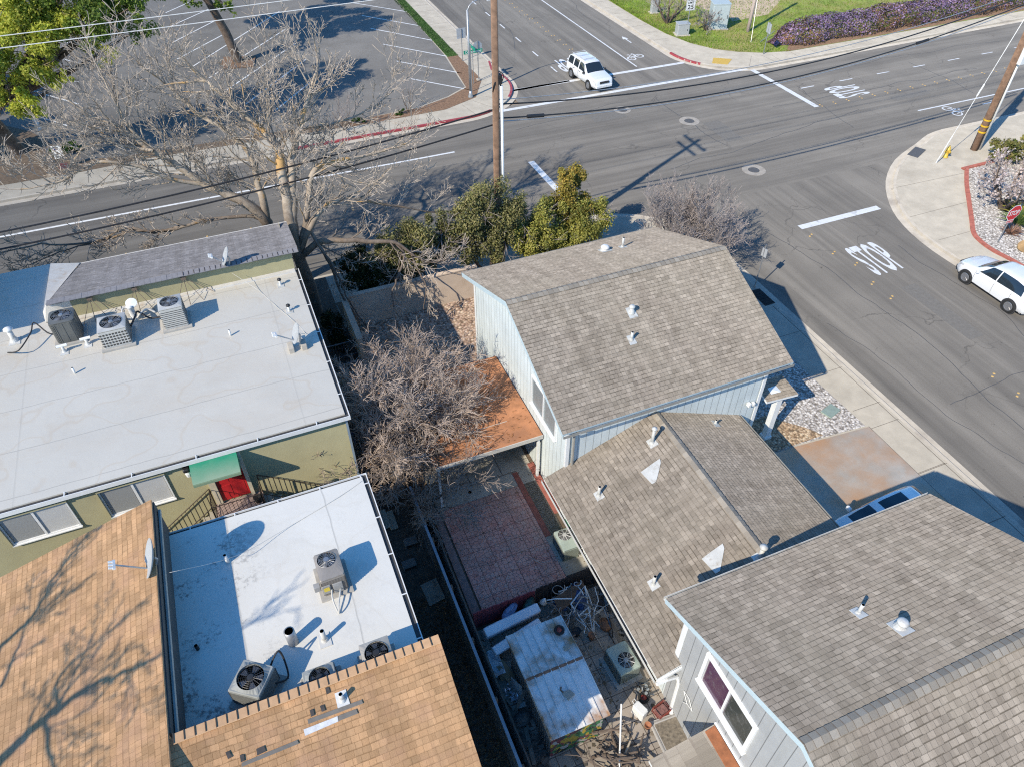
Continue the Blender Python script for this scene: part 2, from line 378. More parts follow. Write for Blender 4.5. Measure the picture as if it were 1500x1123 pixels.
# pavement joints
m_joint = plain('joint_line', (.12, .105, .09), .95)
mb = MB()
def seg(a, b, w=.022, z=KERB+.002):
    a, b = V(a), V(b); t = (b-a).normalized(); n_ = V((-t.y, t.x))*w/2
    mb.face([(*(a+n_), z), (*(a-n_), z), (*(b-n_), z), (*(b+n_), z)][::-1])
for k in range(-30, 8): seg((k*1.9+1, 48.7), (k*1.9+1, 50.3))
for k in range(0, 30): seg((20.0, 57+k*1.9), (21.8, 57+k*1.9))
for a in (-80, -62, -44, -26, -8): seg((16.3+5.4*cos(R(a)), 54.1+5.4*sin(R(a))), (16.3+3.4*cos(R(a)), 54.1+3.4*sin(R(a))))
for k in range(0, 24): seg((36.7, 57+k*1.9), (38.3, 57+k*1.9))
for k in range(0, 30): seg((44+k*1.9, 48.9), (44+k*1.9, 50.1))
seg((40.9, 48.9), (42.4, 50.7)); seg((43.4, 48.8), (43.2, 50.6))
for y in (28.9, 25.9, 23.4, 20.2): seg((35.2+max(0, y-25)*.45, y), (40 if y < 27 else 43, y-.25*(y > 27)))
for k, y in enumerate((26.4, 22.3, 19.9, 17.1, 14.7, 13.6, 10.98, 8.2, 5)): seg((21.7 if y > 14 else 18.3, y), (23.15, y))
seg((21.7, 13.75), (21.7, -5)); seg((18.3, 11.02), (23.1, 11.02))
seg((23.05, 22), (23.05, -5), .03)
struct(mb.build('sidewalk_joint', m_joint))
# interiors
mb = MB(); Z = KERB+.006
lot = [(-120, 51.2), (9.5, 51.2), (13.8, 51.6), (16.4, 52.6), (18.2, 53.8), (18.35, 55.5), (18.9, 61), (19.3, 80), (19.4, 200), (-120, 200)]
mb.face([(x, y, Z) for x, y in lot]); struct(mb.build('parking_lot', m_lot))
m_bark = plain('bark_mulch', (.17, .105, .065), .95, var=.45, scale=7, bumps=.6)
m_earth = plain('bare_soil', (.13, .095, .065), .95, var=.4, scale=4, bumps=.5, dirt=(.07, .05, .035), dirt_scale=1.2)
mb = MB(); Z = KERB+.012
mb.face([(x, y, Z) for x, y in ((8.5, 50.2), (15.5, 50.4), (18.3, 51.6), (19.9, 54.6), (19.9, 60.2), (18.95, 60.2), (18.45, 55.4), (18.25, 53.6), (16.4, 52.4), (13.8, 51.45), (8.5, 51.1))])
struct(mb.build('mulch_bed', m_bark))
m_turf = plain('turf_base', (.055, .10, .022), .95, var=.4, scale=3, bumps=.5)
m_turfR = plain('lawn_base', (.14, .19, .035), .95, var=.35, scale=1.1, bumps=.5, dirt=(.24, .2, .08), dirt_scale=.22, dirt_lo=.42, dirt_hi=.68)
mb = MB(); mb.face([(18.97, 60.2, Z), (19.9, 60.2, Z), (20.05, 75, Z), (20.15, 110, Z), (19.4, 110, Z), (19.35, 80, Z)]); struct(mb.build('grass_verge', m_turf))
lawn = [(38.35, 240), (38.35, 62), (38.6, 58), (39.3, 55.2), (40.4, 53.2), (41.8, 51.9), (43.6, 50.9), (46, 50.3), (55, 50.3), (180, 50.8), (180, 240)]
mb = MB(); mb.face([(x, y, Z) for x, y in lawn]); struct(mb.build('lawn', m_turfR))
mb = MB(); mb.face([(x, y, Z+.004) for x, y in ((45.6, 50.34), (90, 50.6), (90, 52.2), (60, 51.9), (47, 51.7))]); struct(mb.build('hedge_bed', m_bark))
mb = MB(); mb.face([(x, y, Z+.004) for x, y in ((46, 58.5), (50, 58.8), (54, 62), (56, 70), (49, 72), (45, 66))]); struct(mb.build('bare_path', plain('pale_soil', (.36, .29, .22), .95, var=.2, scale=1.5)))
mb = MB(); mb.face([(-30, 50.5, Z), (-8.8, 50.4, Z), (-5, 50.7, Z), (3, 50.5, Z), (8.5, 50.3, Z), (8.5, 51.3, Z), (-6, 51.6, Z), (-9.5, 52.2, Z), (-10.6, 55, Z), (-12.2, 58, Z), (-16, 62, Z), (-30, 62, Z)])
struct(mb.build('planting_bed', m_earth))
m_yellow = plain('tactile_yellow', (.62, .40, .08), .8, var=.15, scale=9)
mb = MB(); q = [at(1045, 85), at(1072, 87), at(1066, 95), at(1043, 93)]
mb.prism([(p.x, p.y) for p in q], KERB, KERB+.012); struct(mb.build('tactile_paving', m_yellow))
# gravel beds, yards
m_grav = pebbles('pale_gravel', [(.5, .48, .46), (.28, .26, .25), (.62, .6, .57), (.36, .33, .31), (.68, .66, .64)], 11)
m_gravT = pebbles('tan_gravel', [(.42, .30, .18), (.30, .2, .12), (.55, .42, .28), (.36, .25, .16), (.6, .5, .36)], 11)
m_gravY = pebbles('yard_river_stone', [(.46, .33, .23), (.34, .22, .16), (.60, .46, .34), (.42, .30, .24), (.66, .54, .42)], 8.5)
mb = MB(); ring = [(43.12, 28.94), (41.6, 27.5), (40.0, 25.8), (38.6, 24.3), (37.55, 23.16), (37.2, 22.3), (37.12, 21.36), (37.3, 20), (37.4, 10)]
mb.face([(x, y, Z) for x, y in ring+[(70, 10), (70, 28.9)]][::-1]); struct(mb.build('gravel_bed', m_grav))
mb = MB(); fr = [(15.9, 14.1), (18.3, 14.05), (21.57, 13.8), (21.45, 17.1), (21.5, 20.5), (20.5, 24.5), (16.0, 24.5)]
mb.face([(x, y, Z) for x, y in fr]); struct(mb.build('gravel_bed', m_grav))
mb = MB(); mb.face([(x, y, Z+.005) for x, y in ((16.5, 14.1), (19.6, 14.06), (19.2, 14.7), (18.6, 15.3), (18.1, 15.9), (16.4, 15.8))]); struct(mb.build('gravel_bed', m_gravT))
m_drive, nt, b = newmat('driveway_concrete'); p_ = pos(nt)
c = ramp(nt, noise(nt, 1.2, 6, .6, p_), [(.3, (.33, .29, .24)), (.7, (.45, .41, .35))])
rs = ramp(nt, noise(nt, .3, 6, .65, mapping(nt, p_, (1, 1, 1), loc=(1.2, .4, 0))), [(.36, (0, 0, 0)), (.6, (1, 1, 1))])
c = mix(nt, c, (.44, .235, .11), math_(nt, 'MULTIPLY', rs, .95)); setc(nt, b, c); b.inputs['Roughness'].default_value = .9
mb = MB(); mb.face([(x, y, Z) for x, y in ((15.2, 5), (21.68, 5), (21.68, 13.72), (18.3, 13.98), (15.2, 14.05))]); struct(mb.build('driveway', m_drive))
# back yards
mb = MB(); mb.face([(x, y, Z) for x, y in ((-13, 6), (3.25, 6), (3.25, 28.5), (3.0, 28.5), (3.0, 33), (-13, 33))][::1]); struct(mb.build('alley_ground', plain('dark_soil', (.085, .07, .055), .95, var=.5, scale=5, bumps=.8, dirt=(.11, .075, .05), dirt_scale=2.5)))
mb = MB(); mb.face([(x, y, Z) for x, y in ((3.25, 2), (9.0, 2), (9.0, 21), (3.25, 21))]); struct(mb.build('yard_ground', m_earth))
mb = MB(); mb.face([(x, y, Z+.002) for x, y in ((3.25, 21), (8.3, 21), (8.3, 23.5), (16.5, 23.5), (16.5, 28.5), (3.25, 28.5))]); struct(mb.build('river_stone_yard', m_gravY))
mb = MB(); mb.face([(x, y, Z) for x, y in ((3.25, 28.5), (16.5, 28.5), (16.5, 30.6), (3.0, 30.6))]); struct(mb.build('shrub_bed', m_earth))
mb = MB(); mb.prism([(3.75, 16.44), (7.85, 16.44), (7.85, 21.2), (3.75, 21.2)], .1, Z+.03); mb.prism([(6.98, 12.13), (7.95, 12.13), (7.95, 13.86), (6.98, 13.86)], .1, Z+.05)
struct(mb.build('concrete_slab', plain('grey_yard_concrete', (.40, .375, .32), .9, var=.2, scale=1.5, dirt=(.13, .12, .09), dirt_scale=.7, dirt_lo=.45)))
mb = MB(); mb.face([(x, y, Z+.034) for x, y in ((3.75, 17.12), (7.2, 17.12), (7.2, 17.15), (3.75, 17.15))])
for x in (5.3, 6.6): mb.face([(x, 17.13, Z+.036), (x+.03, 17.13, Z+.036), (x+.03, 21, Z+.036), (x, 21, Z+.036)])
struct(mb.build('slab_joint', m_joint))
mp, nt, b = newmat('stamped_red_paving'); p_ = pos(nt)
v = nt.nodes.new('ShaderNodeTexVoronoi'); v.inputs['Scale'].default_value = 6.4; v.inputs['Randomness'].default_value = .7; nt.links.new(p_, v.inputs['Vector'])
ve = nt.nodes.new('ShaderNodeTexVoronoi'); ve.feature = 'DISTANCE_TO_EDGE'; ve.inputs['Scale'].default_value = 6.4; ve.inputs['Randomness'].default_value = .7; nt.links.new(p_, ve.inputs['Vector'])
sp = nt.nodes.new('ShaderNodeSeparateColor'); nt.links.new(v.outputs['Color'], sp.inputs[0])
c = ramp(nt, sp.outputs[0], [(0, (.46, .22, .185)), (.5, (.54, .30, .255)), (1, (.50, .335, .29))])
c = mix(nt, c, (.36, .25, .22), ramp(nt, noise(nt, .9, 5, .6, p_), [(.45, (0, 0, 0)), (.7, (1, 1, 1))]))
br = nt.nodes.new('ShaderNodeTexBrick'); br.inputs['Scale'].default_value = 1; br.inputs['Brick Width'].default_value = .62; br.inputs['Row Height'].default_value = .62; br.offset = 0
br.inputs['Mortar Size'].default_value = .012; nt.links.new(p_, br.inputs['Vector'])
ln = ramp(nt, ve.outputs['Distance'], [(.025, (1, 1, 1)), (.05, (0, 0, 0))])
ln = math_(nt, 'MAXIMUM', ln, br.outputs['Fac'])
c = mix(nt, c, (.10, .05, .045), math_(nt, 'MULTIPLY', ln, .8)); setc(nt, b, c); b.inputs['Roughness'].default_value = .75
bump(nt, b, math_(nt, 'SUBTRACT', 1.0, ln), .5, .01)
mb = MB(); mb.prism([(3.83, 16.42), (6.97, 16.42), (6.97, 12.0), (3.83, 12.0)], .1, Z+.035); struct(mb.build('red_patio', mp))
m_brickred = plain('red_brick_edging', (.30, .10, .075), .85, var=.3, scale=4, bumps=.4)
mb = MB(); mb.prism([(6.98, 13.87), (7.2, 13.87), (7.2, 17.08), (6.98, 17.08)], .1, Z+.045); struct(mb.build('brick_border', m_brickred))
mb = MB(); mb.prism([(7.2, 13.87), (7.72, 13.87), (7.72, 17.08), (7.2, 17.08)], .1, Z+.02); struct(mb.build('aggregate_path', pebbles('exposed_aggregate', [(.22, .2, .16), (.12, .11, .09), (.3, .28, .24), (.18, .16, .13), (.26, .24, .2)], 30)))
mb = MB(); mb.prism([(7.72, 14.7), (7.98, 14.7), (7.98, 17.3), (7.72, 17.3)], .1, Z+.06); struct(mb.build('brick_border', m_brickred))
mb = MB(); mb.prism([(3.45, 11.8), (3.75, 11.8), (3.75, 16.4), (3.5, 16.4)], .1, Z+.06); struct(mb.build('brick_border', plain('weathered_edging', (.28, .2, .18), .9, var=.3, scale=4)))
mpv, nt, b = newmat('grey_pavers'); p_ = pos(nt)
br = nt.nodes.new('ShaderNodeTexBrick'); br.inputs['Scale'].default_value = 1; br.inputs['Brick Width'].default_value = .46; br.inputs['Row Height'].default_value = .46; br.offset = 0
for k_, v_ in (('Color1', (.29, .25, .205, 1)), ('Color2', (.38, .325, .27, 1)), ('Mortar', (.07, .055, .045, 1))): br.inputs[k_].default_value = v_
br.inputs['Mortar Size'].default_value = .012; nt.links.new(p_, br.inputs['Vector'])
setc(nt, b, mix(nt, br.outputs['Color'], (.19, .155, .125), ramp(nt, noise(nt, 1.4, 5, .6, p_), [(.5, (0, 0, 0)), (.75, (.7, .7, .7))]))); b.inputs['Roughness'].default_value = .9
bump(nt, b, br.outputs['Fac'], -.6, .01)
mb = MB(); mb.prism([(3.3, 2), (9, 2), (9, 11.4), (3.3, 11.4)], .1, Z+.02); struct(mb.build('paver_yard', mpv))
# tar-sealed cracks and patches in the carriageway
r3 = random.Random(17); mb = MB()
def crack(x, y, a, L_, w):
    p = V((x, y)); pts = [p.copy()]; a0 = a
    for i in range(int(L_/.35)): a += r3.uniform(-.2, .2)-.25*(a-a0); p = p+V((cos(a), sin(a)))*.35; pts.append(p.copy())
    strip(mb, [tuple(q) for q in pts], -w*.36, w*.36, .004)
for x, y, a, L_, w in ((26, 36.5, .05, 18, .05), (38, 41.9, .0, 20, .05), (30.8, 46.5, -1.5, 9, .06), (41, 36.8, 1.4, 8, .05), (27.0, 31, -1.5, 22, .05), (33, 24, -1.6, 16, .05), (24.8, 20, -1.4, 12, .04), (19, 45.6, .0, 10, .04), (25, 60, 1.5, 16, .05), (34.5, 64, 1.6, 14, .04), (2, 37.5, 3.1, 14, .04), (49, 45.9, .02, 16, .04), (31.5, 12, .2, 4, .04), (26, 13.5, .1, 5, .04), (53.5, 38, 1.5, 7, .05)): crack(x, y, a, L_, w)
struct(mb.build('sealed_cracks', plain('tar_sealant', (.092, .087, .081), .6, var=.3, scale=3)))
mb = MB()
for x, y, w_, l_ in ((31.6, 38.3, 1.3, 3.2), (24.7, 44.5, 2.6, 1.1), (36.2, 45.2, 3.4, .9), (30.2, 16.4, .9, 4.5), (47, 39.2, 3.5, .8)): mb.face([(x, y, .003), (x+w_, y, .003), (x+w_+.1, y+l_, .003), (x+.05, y+l_, .003)])
struct(mb.build('road_patch', plain('asphalt_patch', (.125, .12, .112), .9, var=.15, scale=6)))
# ------------------------------------------------------------------ road markings
mb = MB(); ZM = .010
def rect(a, b, w, z=ZM, m_=None):
    a, b = V(a[:2]), V(b[:2]); t = (b-a).normalized(); n_ = V((-t.y, t.x))*w/2
    (m_ or mb).face([(*(a-n_), z), (*(b-n_), z), (*(b+n_), z), (*(a+n_), z)])
rect((21.5, 52.0), (26.3, 52.08), .32); rect((26.3, 52.08), (36.2, 52.2), .32) if False else None
A = at(751, 133, 0); B = at(1002, 92, 0); rect(A, B, .36)
rect((19.0, 48.9), (40.6, 48.75), .36, ZM+.002)
rect((40.85, 48.4), (40.95, 40.6), .42); rect((18.15, 40.9), (18.2, 33.4), .42); rect((29.15, 27.6), (34.9, 27.62), .42)
rect((32.62, 52.6), (32.5, 150), .13)
rect((47.27, 37.22), (140, 37.2), .14); rect((-90, 44.35), (14.0, 44.1), .17); rect((-90, 44.0), (4, 43.7), .09) if False else None
for k in range(30): rect((26.17, 54.1+k*3.72), (26.17, 55.3+k*3.72), .12)
for k in range(30): rect((42.05+k*3.71, 43.84), (43.3+k*3.71, 43.84), .12)
struct(mb.build('lane_marking', m_lane))
mb = MB()
text_into(mb, 'STOP', (29.9, 22.15, ZM), (1, 0, 0), (0, 1, 0), 2.05, 2.75)
text_into(mb, 'STOP', (46.4, 41.05, ZM), (0, 1, 0), (-1, 0, 0), 2.1, 2.9)
text_into(mb, 'STOP', (28.9, 56.5, ZM), (-1, 0, 0), (0, -1, 0), 2.2, 2.7)
struct(mb.build('stop_lettering', m_lane))
def bike(mb, o, X, Y, s=1.0):
    o, X, Y = V(o), V(X), V(Y)
    P_ = lambda x, y: o+X*x*s+Y*y*s
    def ln(a, b, w=.07):
        a, b = P_(*a), P_(*b); t = (b-a).normalized(); n_ = V((-t.y, t.x, 0))*w/2*s; mb.face([a-n_, b-n_, b+n_, a+n_])
    for cx in (-.42, .42):
        for k in range(16):
            a0, a1_ = 2*pi*k/16, 2*pi*(k+1)/16
            q = [P_(cx+r_*cos(a), r_*1.1*sin(a)) for r_, a in ((.24, a0), (.34, a0), (.34, a1_), (.24, a1_))]; mb.face(q)
    for a, b in (((-.42, 0), (-.15, .55)), ((-.15, .55), (.3, .55)), ((.3, .55), (-.02, 0)), ((-.02, 0), (-.15, .55)), ((.42, 0), (.28, .75)), ((-.22, .7), (-.02, .7))): ln(a, b)
mb = MB(); q = at(931, 84, ZM); bike(mb, (q.x, q.y, ZM), (.95, .3, 0), (-.3, .95, 0), 1.1)
q = at(1395, 163, ZM); bike(mb, (q.x, q.y, ZM), (0, -1, 0), (1, 0, 0), 1.1)
for (ax, ay), d in (((34.9, 57.6), V((0, 1, 0))), ((52.5, 36.25), V((1, 0, 0)))):
    o = V((ax, ay, ZM)); n_ = V((-d.y, d.x, 0)); mb.face([o-n_*.06, o+n_*.06, o+n_*.06+d*1.0, o-n_*.06+d*1.0][::-1]); mb.face([o+d*1.0-n_*.28, o+d*1.7, o+d*1.0+n_*.28])
struct(mb.build('bike_lane_symbol', m_lane))
mb = MB(); Zp = KERB+.012
for a, b in (((-1.9, 77), (2.26, 81.1)), ((-1.9, 72.65), (2.3, 77.3)), ((-1.8, 68.43), (2.82, 73.45)), ((-.78, 66.2), (8.07, 77.5)), ((.2, 63.2), (8.0, 72.6)), ((.6, 59.5), (8, 68.4)), ((-1.9, 81.3), (2.2, 85.6)), ((2.2, 57.0), (8, 64.2)), ((4, 55), (8, 60.0)),
             ((14.84, 56.9), (18.3, 53.13)), ((14.8, 60.97), (18.9, 56.4)), ((14.84, 65.2), (19.0, 60.35)), ((14.87, 69.5), (19.06, 64.4)), ((15, 73.3), (19.1, 68.5)), ((15, 77.5), (19.2, 72.7)), ((15, 81.7), (19.2, 76.9)),
             ((-13.43, 71.23), (-9.3, 66.3)), ((-13.4, 75.6), (-9.3, 70.6)), ((-13.4, 79.8), (-9.3, 75.0)), ((-12.8, 66.2), (-9.24, 61.8)), ((-12.9, 61.8), (-9.9, 58.1))): rect(a, b, .12, Zp)
struct(mb.build('parking_lines', m_lane))
# raised pavement dots (pairs of yellow domes) - each pair is one marker
m_dot = plain('yellow_ceramic', (.55, .36, .13), .5, var=.2)
mdot = MB()
for dx in (-.13, .13): mdot.lathe([(.0, .03), (.03, .028), (.06, .012), (.065, .0)][::-1], 8, (dx, 0, 0))
def dots(lst, rz, grp, lab):
    first = None
    for i, (x, y) in enumerate(lst):
        if first is None: first = mdot.build('pavement_marker', m_dot); o = first
        else: o = first.copy(); C.objects.link(o)
        o.location = (x, y, .004); o.rotation_euler = (0, 0, rz); tag(o, lab, 'road marker', grp)
dots([(29.4, 58.2+i*1.22) for i in range(13)], 0, 'yellow dots on the upper street', 'pair of small yellow dots along the centre of the upper street')
dots([(41.4+i*1.23, 40.7) for i in range(16)], pi/2, 'yellow dots on the right road', 'pair of small yellow dots along the centre of the right-hand road')
dots([(29.2+j, 26.7-i*1.9) for i, j in ((0, 0), (1, .02), (1.7, .4), (2.6, -.02), (3.3, 0), (6.6, .02), (7.3, 0), (8.2, -.02), (9.2, 0), (10.2, 0))], .5, 'yellow dots on the near street', 'pair of small yellow dots on the near street below the white STOP')
dots([(x, 39.3+dy) for x, dy in ((-9.1, .1), (-6.6, .2), (-4.2, .1), (-2.3, .3), (.1, .2), (6, .2))], pi/2, 'yellow dots on the left road', 'pair of small yellow dots on the road above the grey shingle roof')
# manholes, drains, valve boxes
m_iron = plain('cast_iron', (.11, .105, .10), .7, var=.35, scale=25)
for (x, y, r_), lab in (((30.85, 34.33, .75), 'round manhole with pale collar nearest the grey bare tree'), ((31.0, 42.16, .72), 'round manhole with pale collar in mid intersection'), ((27.5, 45.65, .62), 'round manhole in front of the white SUV')):
    t = thing('manhole', lab, 'manhole', (x, y, 0))
    a = MB(); a.lathe([(r_, .0), (r_, .012), (.36, .014), (.36, 0)], 28, (x, y, 0)); a.build('collar', plain('manhole_collar', (.25, .235, .215), .9, var=.2), t)
    a = MB(); a.lathe([(.34, 0), (.34, .018), (0, .018)], 24, (x, y, 0))
    for k in range(-2, 3): a.bb(x-.2, x+.2, y+k*.1-.02, y+k*.1+.02, .018, .024)
    a.build('lid', m_iron, t)
mb = MB(); q = at(1087, 213, .16); mb.box((42.0, 32.0, KERB+.01), (1.5, .7, .02), .45); tag(mb.build('storm_drain', m_iron), 'rusty storm drain grate in the rounded kerb by the hydrant', 'drain')
mb = MB(); mb.box((23.0, 22.8, KERB+.01), (.6, 1.3, .03), 0)
for k in range(6): mb.box((23.0, 22.3+k*.2, KERB+.03), (.5, .04, .02))
tag(mb.build('storm_drain', m_dark), 'black storm drain in the shaded kerb behind the house roof', 'drain')
mb = MB(); mb.bev((20.8, 15.05, KERB+.03), (.75, .5, .06), .02, .3); tag(mb.build('utility_box_lid', plain('green_box_lid', (.27, .33, .27), .7)), 'pale green utility box lid set in the white gravel', 'utility lid')
# ------------------------------------------------------------------ buildings
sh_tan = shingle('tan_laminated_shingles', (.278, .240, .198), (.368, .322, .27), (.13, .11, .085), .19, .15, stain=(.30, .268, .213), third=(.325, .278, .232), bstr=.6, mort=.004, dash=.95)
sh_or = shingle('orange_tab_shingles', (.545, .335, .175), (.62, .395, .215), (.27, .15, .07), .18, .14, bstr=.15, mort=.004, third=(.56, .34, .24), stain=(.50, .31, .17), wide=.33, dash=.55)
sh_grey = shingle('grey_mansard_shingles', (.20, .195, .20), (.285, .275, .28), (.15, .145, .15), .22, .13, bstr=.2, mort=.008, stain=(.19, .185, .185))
def siding(name, c, pitch=.2, axis='xy', dark=.45):
    """vertical grooved board siding"""
    m, nt, b = newmat(name); p = pos(nt); s = nt.nodes.new('ShaderNodeSeparateXYZ'); nt.links.new(p, s.inputs[0])
    u = math_(nt, 'ADD', s.outputs['X'], s.outputs['Y'])
    f = math_(nt, 'FRACT', math_(nt, 'DIVIDE', u, pitch))
    g = ramp(nt, f, [(0, (1, 1, 1)), (.05, (1, 1, 1)), (.09, (0, 0, 0)), (1, (0, 0, 0))])
    cc = ramp(nt, noise(nt, 1.2, 5, .6, p), [(.3, tuple(x*.9 for x in c)), (.7, tuple(min(1, x*1.07) for x in c))])
    st = ramp(nt, noise(nt, 1, 4, .6, mapping(nt, p, (3, 3, .35))), [(.5, (1, 1, 1)), (.8, (.88, .88, .86))])
    cc = mix(nt, cc, st, 1., 'MULTIPLY')
    setc(nt, b, mix(nt, cc, tuple(x*dark for x in c), g)); b.inputs['Roughness'].default_value = .7
    bump(nt, b, g, -.7, .012); MATS[name] = m; return m
m_sideA = siding('pale_blue_siding', (.60, .66, .665), .30)
m_sideB = siding('grey_siding', (.36, .37, .375), .32)
m_trim = plain('white_trim', (.74, .75, .74), .5, var=.06)
m_fasc = plain('pale_blue_fascia', (.46, .56, .60), .5, var=.08)
m_gut = plain('gutter_metal', (.33, .32, .29), .5, .2, .15)
m_gutL = plain('cream_gutter', (.62, .60, .55), .5, var=.1, dirt=(.35, .28, .2), dirt_scale=2)
def window(parent, mk, frame_m, name='window', pane_m=None, bars=1, d=.06, fw=.07, sill=True, inner=None):
    """mk(u, v, w): point on the wall, u, v in 0..1 over the opening in metres given by mk.size, w proud of it"""
    W, Hh = mk.size
    def bar(mb, u0, u1, v0, v1, w0, w1):
        p = [mk(u0, v0, w0), mk(u1, v0, w0), mk(u1, v1, w0), mk(u0, v1, w0)]; mb.extr(p, mk(0, 0, w1)-mk(0, 0, w0))
    f = MB(); bar(f, -fw, W+fw, -fw, 0, .0, d); bar(f, -fw, W+fw, Hh, Hh+fw, .0, d); bar(f, -fw, 0, 0, Hh, 0, d-.003); bar(f, W, W+fw, 0, Hh, 0, d-.003)
    for k in range(bars): x = W*(k+1)/(bars+1); bar(f, x-.03, x+.03, 0, Hh, 0, d-.006)
    fo = f.build(name, frame_m, parent)
    g = MB()
    for k in range(bars+1):
        x0, x1 = W*k/(bars+1), W*(k+1)/(bars+1)
        g.face([mk(x0+.02, 0, .012), mk(x1-.02, 0, .012), mk(x1-.02, Hh, .012), mk(x0+.02, Hh, .012)])
    g.build('pane', pane_m or m_glass, fo)
    if sill:
        s = MB(); bar(s, -fw-.02, W+fw+.02, -fw-.035, -fw-.002, 0, d+.05); s.build('sill', frame_m, fo)
    return fo
def wallframe(o, U, N, size):
    o, U, N = V(o), V(U), V(N)
    def mk(u, v, w): return o+U*u+V((0, 0, 1))*v+N*w
    mk.size = size; return mk
def ridge_caps(parent, a, b, s0, s1, mat, step=.2, w=.16, label=None):
    """overlapping cap shingles along a ridge from a to b; s0, s1 the downhill directions"""
    a, b = V(a), V(b); L = (b-a).length; t = (b-a)/L; mb = MB(); n = int(L/step); s0, s1 = V(s0).normalized(), V(s1).normalized()
    up = V((0, 0, 1))
    for i in range(n):
        p0 = a+t*(i*step); p1 = p0+t*(step*1.25); q0, q1 = up*.035, up*.012
        for s_ in (s0, s1):
            f = [p0+q0, p1+q1, p1+q1+s_*w, p0+q0+s_*w]
            uv0 = rnd.random()*40
            mb.face(f if s_ is s0 else f[::-1], 0, [(uv0, .1), (uv0+.2, .1), (uv0+.2, .16), (uv0, .16)])
        mb.face([p0+q0, p0+q0+s0*w, p0+s0*w-up*.0, p0, ], 1); mb.face([p0+q0, p0, p0+s1*w, p0+q0+s1*w], 1)
    return mb.build('ridge_cap', mat, parent)
capm, nt, b = newmat('cap_shingle_tan'); g_ = geo(nt)
setc(nt, b, mix(nt, ramp(nt, g_.outputs['Random Per Island'], [(0, (.25, .218, .175)), (.5, (.31, .27, .215)), (1, (.37, .325, .262))]), ramp(nt, noise(nt, 50, 2, .7, g_.outputs['Position']), [(.3, (.85, .85, .85)), (.7, (1.1, 1.1, 1.1))]), 1., 'MULTIPLY')); b.inputs['Roughness'].default_value = .95
m_capgap = plain('cap_gap', (.06, .05, .045), .95)
capo = plain('cap_shingle_orange', (.60, .385, .215), .95, var=.15, scale=6); capg = plain('cap_shingle_grey', (.22, .215, .225), .95, var=.2, scale=9)
def gable_house(root, x0, x1, y0, y1, ze, zr, ov, wallm, trim, z0=0.1, roofm=sh_tan, front=True):
    """ridge along X; x0..y1 are the roof edges; walls set in by ov"""
    ym = (y0+y1)/2; k = (zr-ze)/(ym-y0)
    a0, a1, b0, b1 = x0+ov, x1-ov*1.6, y0+ov, y1-ov
    zt = lambda x, y: min(ze+(y-y0)*k, ze+(y1-y)*k)-.09
    w = MB()
    for X, rev in ((a0, True), (a1, False)):
        pts = [(X, b0, z0), (X, b1, z0), (X, b1, zt(0, b1)), (X, ym, zr-.09), (X, b0, zt(0, b0))]
        w.face(pts[::-1] if rev else pts)
    for Y, rev in ((b0, False), (b1, True)):
        pts = [(a0, Y, z0), (a1, Y, z0), (a1, Y, zt(0, Y)), (a0, Y, zt(0, Y))]; w.face(pts[::-1] if rev else pts)
    w.build('wall', wallm, root)
    r = MB(); r.slope((x0, y0, ze), (x1, y0, ze), (x1, ym, zr), (x0, ym, zr), 0, .07, 1); r.slope((x1, y1, ze), (x0, y1, ze), (x0, ym, zr), (x1, ym, zr), 0, .07, 1)
    ro = r.build('roof', [roofm, trim], root)
    s = k; ridge_caps(ro, (x0+.02, ym, zr), (x1-.02, ym, zr), (0, -1, -s), (0, 1, -s), [capm, m_capgap])
    for X in (x0+.012, x1-.052):  # barge boards under the rakes
        for ya, yb in ((y0, ym), (y1, ym)):
            f = MB(); f.extr([(X, ya, ze-.22), (X, yb, zr-.22), (X, yb, zr-.075), (X, ya, ze-.075)], (.04, 0, 0)); f.build('barge_board', trim, root)
    def gut(mat_):               # eaves gutters
      for Y, sg in ((y0, -1), (y1, 1)):
        g = MB()
        g.box(((x0+x1)/2, Y+sg*.07, ze-.085), (x1-x0, .012, .11)); g.box(((x0+x1)/2, Y+sg*.040, ze-.14), (x1-x0-.01, .08, .012)); g.build('gutter', mat_, root)
    return gut
# house A : pale blue, two storeys
hA = thing('two_storey_house', 'pale blue two-storey house with brown shingle gable roof beside the street corner', 'house', (8, 14.7, 0))
g = gable_house(hA, 7.62, 16.74, 14.27, 24.04, 5.0, 6.92, .40, m_sideA, m_fasc)
g(m_gut)
for q in ((7.975, 8.10, 14.62, 14.74), (15.98, 16.12, 14.63, 14.66), (7.985, 8.01, 23.5, 23.66)): f = MB(); f.bb(*q, .2, 4.95); f.build('corner_board', m_trim, hA)
dp = MB(); dp.tube([(8.2, 14.2, 4.9), (8.22, 14.45, 4.7), (8.22, 14.58, 4.55), (8.22, 14.58, 2.75)], .05, 6); dp.build('downspout', m_gut, hA)
mk = wallframe(V((8.02, 17.55, 3.35)), (0, -1, 0), (-1, 0, 0), (2.0, 1.25)); window(hA, mk, m_trim, pane_m=plain('screened_pane', (.20, .23, .24), .35, var=.15, scale=8), fw=.06)
